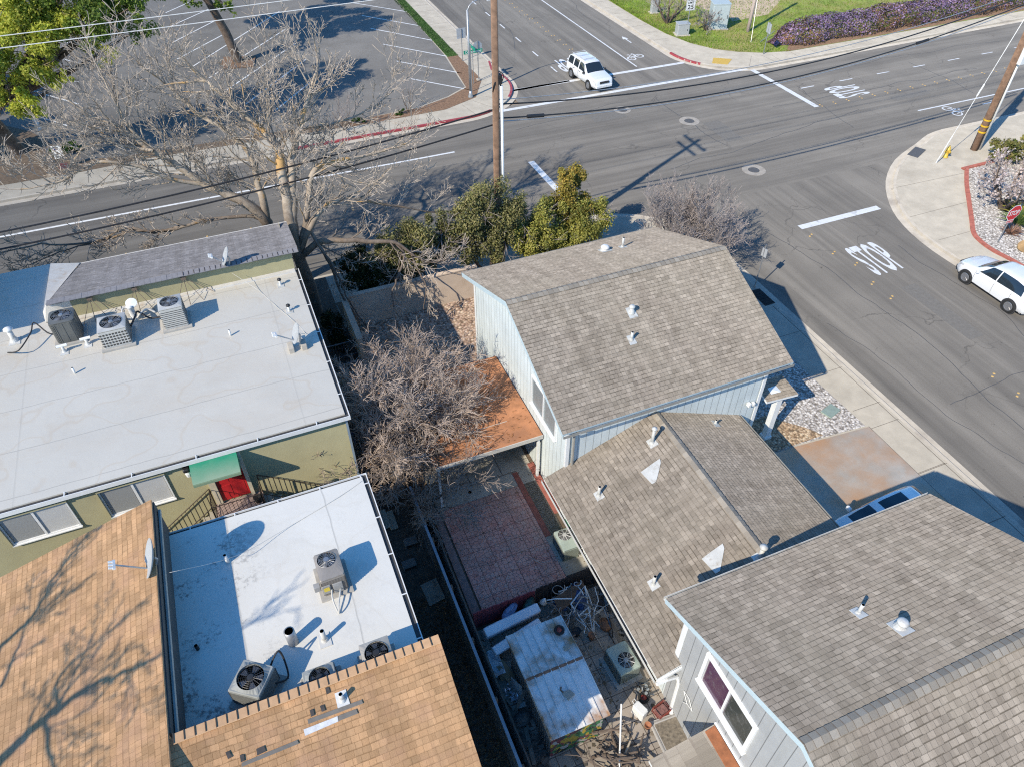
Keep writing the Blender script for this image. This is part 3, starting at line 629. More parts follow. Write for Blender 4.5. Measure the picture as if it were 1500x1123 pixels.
# house A porch
pr = MB(); pr.slope((16.6, 14.72, 2.62), (18.0, 14.62, 2.62), (18.0, 15.7, 2.72), (16.55, 15.5, 2.95), 0, .10, 1); pr.build('porch_roof', [sh_tan, m_trim], hA)
pp = MB(); pp.bb(17.22, 17.46, 14.78, 15.02, .15, 2.55); pp.bb(17.17, 17.51, 14.73, 15.07, .15, .3); pp.build('porch_post', m_trim, hA)
pg = MB(); pg.bb(15.9, 15.99, 16.4, 17.4, .2, 2.2); pg.build('front_door', plain('slate_door', (.12, .15, .2), .5), hA)
li = MB(); li.bev((15.55, 14.56, 3.05), (.14, .16, .14), .02); li.bev((15.75, 14.56, 3.02), (.12, .14, .12), .02); li.tube([(15.5, 14.6, 3.0), (15.8, 14.6, 3.0)], .02, 5); li.build('floodlight', m_white, hA)
# single-storey garage wing between the houses
gw = thing('single_storey_garage', 'low single-storey building with tan shingle gable roof joining the two houses', 'garage', (11.3, 10.8, 0))
w = MB()
zE, zR, xL, xM, xR = 2.5, 4.2, 7.2, 11.4, 15.3
yb0, yb1 = 6.96, 14.68
kk = (zR-zE)/(xM-xL); kr = (zR-zE)/(xR-xM)
for Y in (7.28, 14.66):
    pts = [(7.95, Y, .1), (14.9, Y, .1), (14.9, Y, zE+(15.3-14.9)*kr-.1), (xM, Y, zR-.1), (7.95, Y, zE+.75*kk-.1)]
    w.face(pts if Y < 10 else pts[::-1])
w.face([(7.95, 14.66, .1), (7.95, 7.28, .1), (7.95, 7.28, 2.7), (7.95, 14.66, 2.7)]); w.face([(14.9, 7.28, .1), (14.9, 14.66, .1), (14.9, 14.66, 2.6), (14.9, 7.28, 2.6)])
w.build('wall', m_sideA, gw)
r = MB(); r.slope((xL, yb1, zE), (xL, yb0, zE), (xM, yb0, zR), (xM, yb1, zR), 0, .07, 1); r.slope((xR, yb0, zE), (xR, yb1, zE), (xM, yb1, zR), (xM, yb0, zR), 0, .07, 1)
ro = r.build('roof', [sh_tan, m_trim], gw)
ridge_caps(ro, (xM, yb1-.02, zR), (xM, yb0, zR), (-1, 0, -kk), (1, 0, -kr), [capm, m_capgap])
g = MB(); g.box((xL-.09, 10.8, zE-.08), (.012, 7.72, .13)); g.box((xL-.05, 10.8, zE-.14), (.09, 7.7, .012)); g.build('gutter', plain('white_gutter', (.6, .6, .57), .5, var=.12), gw)
g = MB(); g.box((xR+.09, 10.8, zE-.08), (.012, 7.72, .12)); g.box((xR+.05, 10.8, zE-.13), (.09, 7.7, .012)); g.build('gutter', m_gut, gw)
g = MB(); g.box((xL-.05, 10.8, zE-.115), (.07, 7.68, .01)); g.build('gutter_debris', plain('rotted_leaves', (.13, .07, .03), .95, var=.5, scale=14), gw)
f = MB(); f.extr([(xL-.02, yb0-.05, zE-.2), (8.0, yb0-.05, zE+.72*kk-.2), (8.0, yb0-.05, zE+.72*kk-.06), (xL-.02, yb0-.05, zE-.06)], (0, .04, 0)); f.build('barge_board', m_trim, gw)
dp = MB(); dp.tube([(7.15, 6.88, 2.38), (7.5, 6.9, 2.32), (7.88, 6.92, 2.15), (7.93, 6.85, 1.9), (7.93, 6.80, .3), (7.85, 6.65, .22)], .055, 6); dp.build('downspout', m_trim, gw)
gd = MB(); gd.bb(14.88, 14.93, 8.6, 13.4, .15, 2.3); gd.build('garage_door', m_trim, gw)
# house B
hB = thing('two_storey_house', 'grey sided two-storey house with large tan shingle roof and white-framed window', 'house', (8, 7.3, 0))
g = gable_house(hB, 7.47, 16.42, -1.70, 7.74, 5.36, 7.32, .46, m_sideB, m_fasc)
g(m_gutL)
f = MB(); f.bb(7.905, 7.93, 7.12, 7.29, 2.9, 5.2); f.bb(7.905, 8.05, 7.28, 7.30, 2.9, 5.2); f.build('corner_board', m_trim, hB)
m_wB, nt, b = newmat('curtained_pane'); p_ = pos(nt); s = nt.nodes.new('ShaderNodeSeparateXYZ'); nt.links.new(p_, s.inputs[0])
cl = ramp(nt, math_(nt, 'DIVIDE', s.outputs['Y'], 10), [(.0, (.03, .035, .035)), (.515, (.05, .055, .05)), (.522, (.08, .035, .07)), (1, (.09, .035, .075))])
setc(nt, b, mix(nt, cl, (.2, .2, .2), ramp(nt, noise(nt, 6, 3, .6, p_), [(.55, (0, 0, 0)), (.75, (.5, .5, .5))]))); b.inputs['Roughness'].default_value = .12
mk = wallframe((7.93, 6.15, 3.52), (0, -1, 0), (-1, 0, 0), (1.85, 1.25)); window(hB, mk, plain('white_vinyl', (.78, .78, .77), .4, var=.04), pane_m=m_wB, fw=.11, d=.07)
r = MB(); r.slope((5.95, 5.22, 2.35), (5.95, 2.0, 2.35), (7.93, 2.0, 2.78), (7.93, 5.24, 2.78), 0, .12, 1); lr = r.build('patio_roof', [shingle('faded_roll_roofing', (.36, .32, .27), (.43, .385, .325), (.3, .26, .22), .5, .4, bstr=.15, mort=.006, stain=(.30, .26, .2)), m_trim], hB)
r = MB(); r.extr([(7.55, 5.18, 2.715), (7.85, 5.2, 2.78), (7.85, 3.6, 2.78), (7.55, 3.6, 2.715)], (0, 0, .02)); r.build('rust_flashing', plain('rust_brown', (.34, .13, .055), .85, var=.3, scale=4), lr)
r = MB(); r.tube([(7.9, 5.25, 2.84), (7.9, 3.3, 2.84)], .05, 5); r.tube([(7.8, 3.5, 2.86), (7.55, 3.55, 2.75)], .05, 5); r.build('white_pipe', m_white, lr)
wr = MB()
pts = [V((7.9, 6.55, 2.0)), V((7.9, 6.3, 1.7)), V((7.9, 6.05, 1.75)), V((7.9, 6.3, 2.05)), V((7.9, 6.55, 2.0))]
wr.tube(pts, .012, 4); wr.tube([(7.88, 6.3, 1.7), (7.88, 6.45, 1.5)], .012, 4); wr.build('wall_cable', m_white, hB)
# patio cover
pc = thing('patio_cover', 'flat orange-brown patio cover on white posts against the blue house', 'patio cover', (6, 18.8, 0))
m_rustroof = plain('orange_roll_roof', (.40, .185, .09), .9, var=.3, scale=2.2, bumps=.2, dirt=(.2, .10, .06), dirt_scale=1.1)
r = MB(); r.prism([(3.85, 16.48), (7.97, 16.48), (7.97, 21.2), (3.85, 21.2)], 2.52, 2.62); ro = r.build('roof', m_rustroof, pc)
r = MB(); r.bb(3.83, 7.98, 16.44, 16.478, 2.46, 2.632); r.build('roof_edge', plain('weathered_edge', (.5, .47, .42), .7, var=.15), pc)
r = MB()
for y in (17.6, 18.9): r.bb(5.2, 7.0, y, y+.035, 2.622, 2.632)
r.build('roof_seam', plain('pale_seam', (.5, .4, .32), .8), ro)
for x, y in ((3.95, 16.6), (3.95, 21.0), (7.85, 16.6)):
    r = MB(); r.bb(x-.045, x+.045, y-.045, y+.045, .18, 2.52); r.build('post', m_trim, pc)
# apartment building
m_stuc = plain('olive_stucco', (.40, .365, .215), .9, var=.07, scale=1.4, bumps=.35, dirt=(.34, .31, .175), dirt_scale=.5)
def membrane(name, col, stainc, seam, dust):
    m, nt, b = newmat(name); p = pos(nt); s = nt.nodes.new('ShaderNodeSeparateXYZ'); nt.links.new(p, s.inputs[0])
    c = ramp(nt, noise(nt, .5, 6, .6, p), [(.3, tuple(x*.92 for x in col)), (.7, col)])
    c = mix(nt, c, stainc, math_(nt, 'MULTIPLY', ramp(nt, noise(nt, .33, 6, .65, mapping(nt, p, (.6, 1.4, 1), loc=(3, 1, 0))), [(.5, (0, 0, 0)), (.75, (1, 1, 1))]), .35))
    wob = math_(nt, 'MULTIPLY', noise(nt, .7, 3, .6, p), .16)
    f = math_(nt, 'FRACT', math_(nt, 'DIVIDE', math_(nt, 'ADD', s.outputs[seam[0]], wob), seam[1]))
    ln = ramp(nt, f, [(0, (1, 1, 1)), (.008, (1, 1, 1)), (.02, (0, 0, 0)), (1, (0, 0, 0))])
    c = mix(nt, c, tuple(x*.62 for x in col), math_(nt, 'MULTIPLY', ln, .72))
    pr_ = noise(nt, .55, 2, .4, mapping(nt, p, loc=(11, 4, 0))); pr_ = math_(nt, 'ABSOLUTE', math_(nt, 'SUBTRACT', pr_, .52))
    c = mix(nt, c, stainc, math_(nt, 'MULTIPLY', ramp(nt, pr_, [(.0, (1, 1, 1)), (.018, (0, 0, 0))]), .35))
    sc_ = ramp(nt, noise(nt, 1, 6, .75, mapping(nt, p, (1.2, 5, 1), rot=(0, 0, .3))), [(.62, (0, 0, 0)), (.72, (1, 1, 1))])
    c = mix(nt, c, stainc, math_(nt, 'MULTIPLY', sc_, .45))
    sep2 = ramp(nt, math_(nt, 'FRACT', math_(nt, 'DIVIDE', s.outputs['Y' if seam[0] == 'X' else 'X'], 8.3)), [(0, (1, 1, 1)), (.0025, (1, 1, 1)), (.005, (0, 0, 0)), (1, (0, 0, 0))])
    c = mix(nt, c, tuple(x*.7 for x in col), math_(nt, 'MULTIPLY', sep2, .5))
    if dust:
        sp_ = math_(nt, 'MULTIPLY', noise(nt, 9, 6, .75, p), noise(nt, .8, 3, .5, p))
        c = mix(nt, c, dust, math_(nt, 'MULTIPLY', ramp(nt, sp_, [(.27, (0, 0, 0)), (.36, (.8, .8, .8))]), ramp(nt, math_(nt, 'MULTIPLY_ADD', s.outputs['X'], -.3, -.35), [(.2, (.08, .08, .08)), (.6, (1, 1, 1))])))
    setc(nt, b, c); b.inputs['Roughness'].default_value = .33; b.inputs['Specular IOR Level'].default_value = .5; bump(nt, b, math_(nt, 'MULTIPLY_ADD', f, .0, noise(nt, 2.2, 4, .6, p)), .25, .03); return m
m_mem = membrane('grey_white_membrane', (.585, .55, .475), (.50, .41, .30), ('Y', 1.95), None)
m_mem2 = membrane('white_membrane', (.71, .685, .615), (.62, .58, .50), ('X', 2.7), (.10, .09, .085))
ap = thing('apartment_building', 'olive stucco apartment block with wide flat white roof, red door and green awning', 'apartment building', (-4, 17.17, 0))
ZR = 5.75; xr = 1.24; yf = 17.17
w = MB(); w.face([(-13.5, yf, .1), (xr, yf, .1), (xr, yf, ZR-.04), (-13.5, yf, ZR-.04)]); w.face([(xr, yf, .1), (xr, 29.8, .1), (xr, 29.8, ZR-.04), (xr, yf, ZR-.04)]); w.face([(xr, 29.8, .1), (-13.5, 29.8, .1), (-13.5, 29.8, ZR-.5), (xr, 29.8, ZR-.5)])
w.build('wall', m_stuc, ap)
r = MB(); r.prism([(-13.5, yf-.02), (xr+.02, yf-.02), (xr+.02, 25.86), (-7.75, 25.86), (-7.75, 29.95), (-13.5, 29.95)], ZR-.14, ZR); ro = r.build('roof', m_mem, ap)
m_rim = plain('dark_drip_edge', (.05, .05, .05), .5)
r = MB(); r.bb(-13.5, xr+.14, yf-.155, yf-.022, ZR-.15, ZR-.05); r.bb(xr+.022, xr+.125, yf-.02, 25.8, ZR-.15, ZR-.06); r.build('gutter_trough', m_rim, ap)
r = MB(); r.bb(-13.5, xr+.16, yf-.178, yf-.156, ZR-.16, ZR); r.bb(xr+.127, xr+.155, yf-.155, 25.8, ZR-.16, ZR); r.build('gutter', m_white, ap)
r = MB()
for i in range(8): r.box((-12.4+i*1.82, yf-.09, ZR+.004), (.03, .16, .015))
for i in range(5): r.box((xr+.08, 18.1+i*1.72, ZR+.004), (.15, .03, .015))
r.build('gutter_strap', m_white, ap)
ps = MB(); ps.extr([(xr-.02, yf-.012, .2), (xr+.05, yf-.012, .2), (xr+.05, yf-.012, ZR-.2), (xr-.02, yf-.012, ZR-.2)], (0, -.05, 0)); ps.build('corner_downspout', plain('blue_grey_pipe', (.25, .31, .36), .5), ap)
# mansard at the street side
YM, ZM1 = 25.79, 6.63
w = MB(); w.face([(-6.7, YM, ZR), (xr+.02, YM, ZR), (xr+.02, YM, ZM1-.02), (-6.7, YM, ZM1-.02)]); w.face([(xr+.02, YM, ZR), (xr+.02, 29.9, ZR-.3), (xr+.02, YM, ZM1-.05)]); w.build('mansard_wall', m_stuc, ap)
m_flash = plain('white_flashing', (.60, .58, .54), .6, var=.1, dirt=(.46, .36, .26), dirt_scale=1.2)
r = MB(); r.bb(-7.2, xr, YM-.21, YM-.004, ZR-.02, ZR+.05); r.build('wall_flashing', m_flash, ro)
r = MB(); r.slope((1.59, 29.96, 5.49), (-6.75, 29.96, 5.49), (-7.42, YM-.11, ZM1), (1.55, YM-.11, ZM1), 0, .08, 0)
mo = r.build('mansard_roof', [sh_grey, m_fasc], ap)
cp = MB(); n = 46; dx_ = 8.92/n
for i in range(n):
    x = -7.39+i*dx_; d = rnd.uniform(-.02, .03); cp.box((x+dx_/2, YM-.07, ZM1+.012+.004*(i % 3)), (dx_-.004, .32+d, .022), 0, 0)
    if i > 22: cp.box((x+dx_, YM-.09, ZM1+.028), (.022, .24, .02), 0, 1)
cp.build('ridge_cap', [capg, m_capgap], mo)
r = MB(); r.face([(-7.76, 29.96, ZR+.01), (-6.76, 29.97, 5.52), (-7.42, YM-.1, ZM1-.01), (-7.44, YM-.05, ZM1-.05), (-7.78, 26.2, ZR+.25)]); r.face([(-7.78, 29.96, ZR-.2), (-7.78, 26.0, ZR-.1), (-7.78, 26.2, ZR+.25), (-7.77, 29.96, ZR+.01)]); r.face([(-7.78, 26.2, ZR+.25), (-7.44, YM-.05, ZM1-.05), (-6.7, YM, ZM1-.1), (-6.7, YM, ZR), (-7.78, 25.9, ZR)]); r.bb(-6.8, 1.59, 29.96, 30.0, 5.36, 5.5); r.build('parapet_flashing', m_flash, ap)
m_brace = plain('brown_bracing', (.16, .12, .09), .8)
for xx in (-6.03, -4.5, -2.78):
    r = MB(); T = V((xx, YM-.1, ZM1-.12))
    for dx, dy in ((-.45, -.72), (0, -.86), (.48, -.72), (.91, -.34)): r.tube([T, (xx+dx, YM+dy, ZR+.02)], .012, 4)
    r.box(tuple(T), (.18, .16, .12)); r.build('roof_brace', m_brace, ap)
# windows, door, awning, landing
blind = plain('window_blind', (.50, .50, .49), .6, var=.06); screen = plain('insect_screen', (.27, .275, .27), .75, var=.1, scale=20)
for x0 in (-6.15, -8.85):
    mk = wallframe((x0, yf, 4.28), (1, 0, 0), (0, -1, 0), (1.77, 1.08)); wn = window(ap, mk, m_white, pane_m=blind, fw=.045, d=.05)
    s = MB(); s.face([(x0+.03, yf-.02, 4.31), (x0+.82, yf-.02, 4.31), (x0+.82, yf-.02, 5.33), (x0+.03, yf-.02, 5.33)]); s.build('insect_screen', screen, wn)
    s = MB(); s.bb(x0-.07, x0+1.84, yf-.10, yf-.005, 5.41, 5.47); s.bb(x0-.07, x0-.046, yf-.10, yf-.005, 4.24, 5.41); s.build('hood', m_stuc, wn)
d = MB(); d.bb(-3.09, -2.23, yf-.03, yf-.004, 3.44, 5.37)
for i in range(2):
    for j, (z0, z1) in enumerate(((3.56, 4.13), (4.25, 4.85), (4.95, 5.28))): d.bev((-2.87+i*.42, yf-.034, (z0+z1)/2), (.31, .012, z1-z0), .004)
do = d.build('door', plain('red_door_paint', (.50, .022, .028), .4, var=.1), ap, label='bright red panelled door')
d = MB(); d.lathe([(.0, .06), (.03, .05), (.035, 0)][::-1], 10, (-2.31, yf-.05, 4.37), M.Rotation(R(90), 3, 'X')); d.build('door_handle', plain('brass', (.5, .33, .08), .3, 1), do)
d = MB(); d.bb(-3.3, -3.11, yf-.10, yf-.003, 3.41, 5.48); d.bb(-2.21, -2.1, yf-.10, yf-.003, 3.41, 5.48); d.build('door_frame', plain('cream_trim', (.58, .52, .40), .7), ap)
aw = MB(); z_in, z_out, yo = 5.60, 5.36, 16.34
aw.extr([(-3.56, yf-.02, z_in), (-2.18, yf-.02, z_in), (-2.18, yo, z_out), (-3.56, yo, z_out)], (0, 0, .025)); aw.extr([(-3.56, yo, z_out-.1), (-2.18, yo, z_out-.1), (-2.18, yo, z_out), (-3.56, yo, z_out)], (0, -.01, 0))
m_awn, nt, b = newmat('green_awning'); p_ = pos(nt); s = nt.nodes.new('ShaderNodeSeparateXYZ'); nt.links.new(p_, s.inputs[0])
fd = math_(nt, 'ADD', math_(nt, 'SUBTRACT', 16.8, s.outputs['Y']), math_(nt, 'MULTIPLY', noise(nt, 3, 4, .6, p_), .35))
setc(nt, b, mix(nt, (.012, .23, .125), (.30, .36, .25), math_(nt, 'MULTIPLY', math_(nt, 'MAXIMUM', fd, 0.0), 1.2))); b.inputs['Roughness'].default_value = .6
awo = aw.build('awning', m_awn, ap)
aw = MB()
for X in (-3.555, -2.195): aw.extr([(X, yf-.02, z_in), (X, yo, z_out), (X, yo, z_out-.1), (X, yf-.02, z_out-.30)], (.012, 0, 0))
aw.build('awning_side', m_awn, awo)
lf = MB(); lf.lathe([(.09, 0), (.1, .12), (.07, .2), (0, .22)], 10, (-3.68, yf-.12, 5.11)); lf.build('wall_light', m_white, ap)
lf = MB(); lf.bev((-3.7, yf-.1, 5.38), (.19, .19, .13), .03); lf.build('light_hood', m_black, ap)
st = MB(); st.bb(-3.35, -1.87, 16.25, yf-.005, 3.22, 3.36); lo = st.build('landing', plain('worn_landing', (.36, .27, .23), .9, var=.2, scale=6), ap)
for sx_ in (1, -1):
    st = MB()
    for i in range(16): x = (-1.87+i*.25 if sx_ > 0 else -3.62-i*.25); st.bb(x, x+.27, 16.25, 17.08, 3.12-i*.19, 3.18-i*.19)
    st.build('stair_flight', plain('stair_concrete', (.42, .38, .3), .9), ap)
m_rail = plain('dark_brown_iron', (.05, .035, .028), .5)
rl = MB()
def railrun(a, b, n, h=.86):
    a, b = V(a), V(b); up = V((0, 0, h)); rl.tube([a+up, b+up], .016, 5); rl.tube([a+V((0, 0, .08)), b+V((0, 0, .08))], .012, 4)
    for i in range(n+1): p = a+(b-a)*i/n; rl.tube([p, p+up], .008 if 0 < i < n else .018, 4)
railrun((-3.35, 16.29, 3.36), (-1.87, 16.29, 3.36), 12); railrun((-1.87, 16.29, 3.36), (1.15, 16.29, 1.07), 20); railrun((-1.87, 17.1, 3.36), (1.15, 17.1, 1.07), 20); railrun((-3.35, 16.29, 3.36), (-6.4, 16.29, 1.07), 20); railrun((-3.35, 17.1, 3.36), (-6.4, 17.1, 1.07), 20); railrun((-3.35, 16.29, 3.36), (-3.35, 17.1, 3.36), 7); railrun((-1.87, 16.29, 3.36), (-1.87, 16.66, 3.36), 2)
rl.build('stair_railing', m_rail, ap)
pt_ = MB(); pt_.lathe([(.09, 0), (.13, .26), (.12, .26), (.0, .24)], 14, (-2.05, 16.75, 3.36)); tag(pt_.build('plant_pot', m_black, None, True), 'small black pot on the landing beside the red door', 'pot')
# mansard building with white flat roof well
wb = thing('flat_roofed_building', 'building with white flat roof walled by two orange shingle mansard slopes', 'building', (-2, 11, 0))
ZW = 5.7; xw = 1.14
w = MB(); w.bb(-4.4, xw-.02, 5.0, 14.44, .1, ZW-.14); w.build('wall', m_stuc, wb)
r = MB(); r.prism([(-4.32, 8.1), (xw, 8.1), (xw, 14.46), (-4.32, 14.46)], ZW-.12, ZW); r.build('roof', m_mem2, wb)
r = MB(); r.bb(-4.32, xw+.14, 14.462, 14.55, ZW-.14, ZW-.06); r.bb(xw+.002, xw+.12, 8.2, 14.46, ZW-.14, ZW-.06); r.build('gutter_trough', m_rim, wb)
r = MB(); r.bb(-4.32, xw+.155, 14.552, 14.568, ZW-.14, ZW+.005); r.bb(xw+.122, xw+.145, 8.2, 14.55, ZW-.14, ZW+.005); r.build('gutter', m_white, wb)
r = MB()
for i in range(5): r.box((-3.7+i*1.2, 14.51, ZW), (.03, .11, .015))
for i in range(5): r.box((xw+.07, 8.97+i*1.3, ZW), (.14, .03, .015))
r.build('gutter_strap', m_white, wb)
xo, zo = -4.29, 7.0
r = MB(); r.slope((-11.0, 14.74, zo-.302*6.71), (-11.0, 3.5, zo-.302*6.71), (xo, 3.5, zo), (xo, 14.74, zo), 0, .1, 1)
L1 = r.build('mansard_slope', [sh_or, plain('orange_edge', (.40, .24, .13), .9)], wb)
yS = 5.15; zS = 6.92-.355*(8.17-yS)
r = MB(); r.slope((-4.5, yS, zS), (1.54, yS, zS), (1.54, 8.17, 6.92), (-4.5, 8.17, 6.92), 0, .1, 1)
L2 = r.build('mansard_slope', [sh_or, plain('orange_edge', (.40, .24, .13), .9)], wb)
r = MB()
for i in range(27):
    x = -4.2+i*.2125; r.box((x+.1, 8.12, 6.945+.004*(i % 2)), (.2125, .22, .022), 0, 0); r.box((x, 8.13, 6.962), (.02, .22, .026), 0, 1)
r.build('ridge_cap', [capo, m_capgap], L2)
r = MB(); r.bb(xo-.02, xo+.035, 8.3, 14.72, ZW-.1, zo-.1); r.bb(-4.25, 1.47, 8.17, 8.22, ZW-.1, 6.82); r.build('mansard_back', plain('dark_parapet', (.09, .085, .08), .8, var=.2), wb)
r = MB(); r.tube([(xo+.09, 8.3, 6.65), (xo+.09, 14.6, 6.65)], .045, 6); r.build('conduit', m_gut, wb)
r = MB()
mg = plain('grey_patch_shingle', (.21, .19, .165), .9, var=.15, scale=6); mdk = plain('bare_felt', (.085, .075, .07), .95, var=.3, scale=8)
def on2(px, py, dz=.02):
    d = ray(px, py); k = .355; t = (6.92+dz-k*8.17-H)/(d.z-k*d.y); return V((0, 0, H))+d*t
Sx = lambda x, y: (320+x/4.412, 940+y/4.412)
for q, mi in (((575, 500, 925, 372, 935, 395, 582, 528), 0), ((775, 475, 890, 432, 902, 460, 775, 510), 0), ((150, 780, 510, 632, 520, 655, 150, 806), 0), ((550, 565, 770, 478, 775, 512, 560, 605), 2),
              ((690, 295, 712, 290, 722, 325, 700, 338), 1), ((655, 412, 680, 405, 692, 440, 668, 450), 1), ((590, 440, 612, 432, 622, 470, 600, 482), 1), ((245, 690, 295, 668, 307, 705, 250, 732), 1), ((45, 712, 70, 702, 90, 740, 62, 755), 1), ((138, 730, 165, 726, 170, 765, 146, 775), 1)):
    pts = [on2(*Sx(q[i], q[i+1])) for i in (0, 2, 4, 6)]; r.extr(pts, (0, 0, .012), mi)
r.build('shingle_repair', [mg, mdk, plain('white_patch', (.55, .55, .55), .7, var=.2, scale=9)], L2)
# unseen building added out of frame to the left, shaped to shade the flat roof
ob = thing('unseen_shade_block', 'unseen olive stucco block left of the flat roof, shaped for its shadow', 'unseen block', (-13, 29, 0))
r = MB(); r.bb(-16, -12.2, 25.5, 33.5, .1, 8.3); r.build('wall', m_stuc, ob)
r = MB(); r.bb(-17.5, -10.94, 24.4, 33.7, 8.3, 8.5); r.build('roof', m_mem, ob)
# ------------------------------------------------------------------ walls and fences
m_wall = plain('tan_block_wall', (.52, .42, .33), .9, var=.1, scale=2, bumps=.25, dirt=(.42, .33, .25), dirt_scale=.7)
sw = thing('stucco_wall', 'tan stucco garden wall at the end of the river-stone yard', 'wall', (5.5, 28.5, 0))
r = MB(); r.bb(3.1, 9.8, 28.42, 28.6, .1, 1.9); r.bb(3.1, 3.28, 25.2, 28.42, .1, 1.9); r.build('panel', m_wall, sw)
r = MB(); r.bb(3.06, 9.8, 28.39, 28.63, 1.9, 1.96); r.bb(3.06, 3.32, 25.2, 28.39, 1.9, 1.96); r.build('coping', m_wall, sw)
m_fb = plain('blue_black_boards', (.09, .11, .13), .6, var=.35, scale=3, dirt=(.11, .1, .085), dirt_scale=2)
m_fe = plain('pale_fence_edge', (.22, .27, .32), .5, var=.2)
fe = thing('board_fence', 'long dark blue board fence between the alley and the yards', 'fence', (2.9, 12, 0))
r = MB()
for i in range(92):
    y = 2.4+i*.155; r.bb(2.86, 2.9, y, y+.148, .15, 1.78+rnd.uniform(-.008, .008))
r.build('boards', m_fb, fe)
r = MB(); r.bb(2.84, 2.925, 2.4, 16.7, 1.795, 1.82); r.build('cap_rail', m_fe, fe)
r = MB(); r.bb(2.905, 2.96, 2.4, 16.7, .55, .63); r.bb(2.905, 2.96, 2.4, 16.7, 1.35, 1.43); r.build('rail', m_wood, fe)
for i in range(8):
    r = MB(); r.bb(2.905, 3.0, 2.6+i*1.95, 2.7+i*1.95, .15, 1.7); r.build('post', m_wood, fe)
f2 = thing('board_fence', 'weathered grey fence boards standing just inside the dark blue fence', 'fence', (3.2, 12, 0))
r = MB()
for i in range(80):
    y = 3.0+i*.165; r.bb(3.2, 3.225, y, y+.15, .15, 1.25+rnd.uniform(-.03, .05))
r.build('boards', plain('weathered_boards', (.17, .145, .12), .9, var=.4, scale=4), f2)
r = MB(); r.bb(3.228, 3.28, 3.0, 16.2, 1.0, 1.08); r.build('rail', m_wood, f2)
f3 = thing('board_fence', 'short faded red picket fence at the foot of the red patio', 'fence', (4.4, 11.6, 0))
m_rf = plain('faded_red_boards', (.24, .05, .06), .7, var=.3, scale=4)
r = MB()
for i in range(16):
    x = 3.36+i*.135; r.bb(x, x+.125, 11.52, 11.55, .15, 1.12+.02*(i % 3))
r.build('pickets', m_rf, f3)
r = MB(); r.bb(3.36, 5.5, 11.555, 11.6, .9, .97); r.build('rail', m_rf, f3)
f4 = thing('board_fence', 'low black picket fence between the red patio and the junk yard', 'fence', (6.6, 11.55, 0))
r = MB()
for i in range(16):
    x = 5.55+i*.15; r.bb(x, x+.125, 11.52, 11.55, .15, 1.2+.03*(i % 2))
r.build('pickets', plain('black_brown_boards', (.03, .022, .02), .8, var=.4, scale=5), f4)
r = MB(); r.bb(5.55, 7.9, 11.555, 11.6, .95, 1.03); r.build('rail', m_wood, f4)
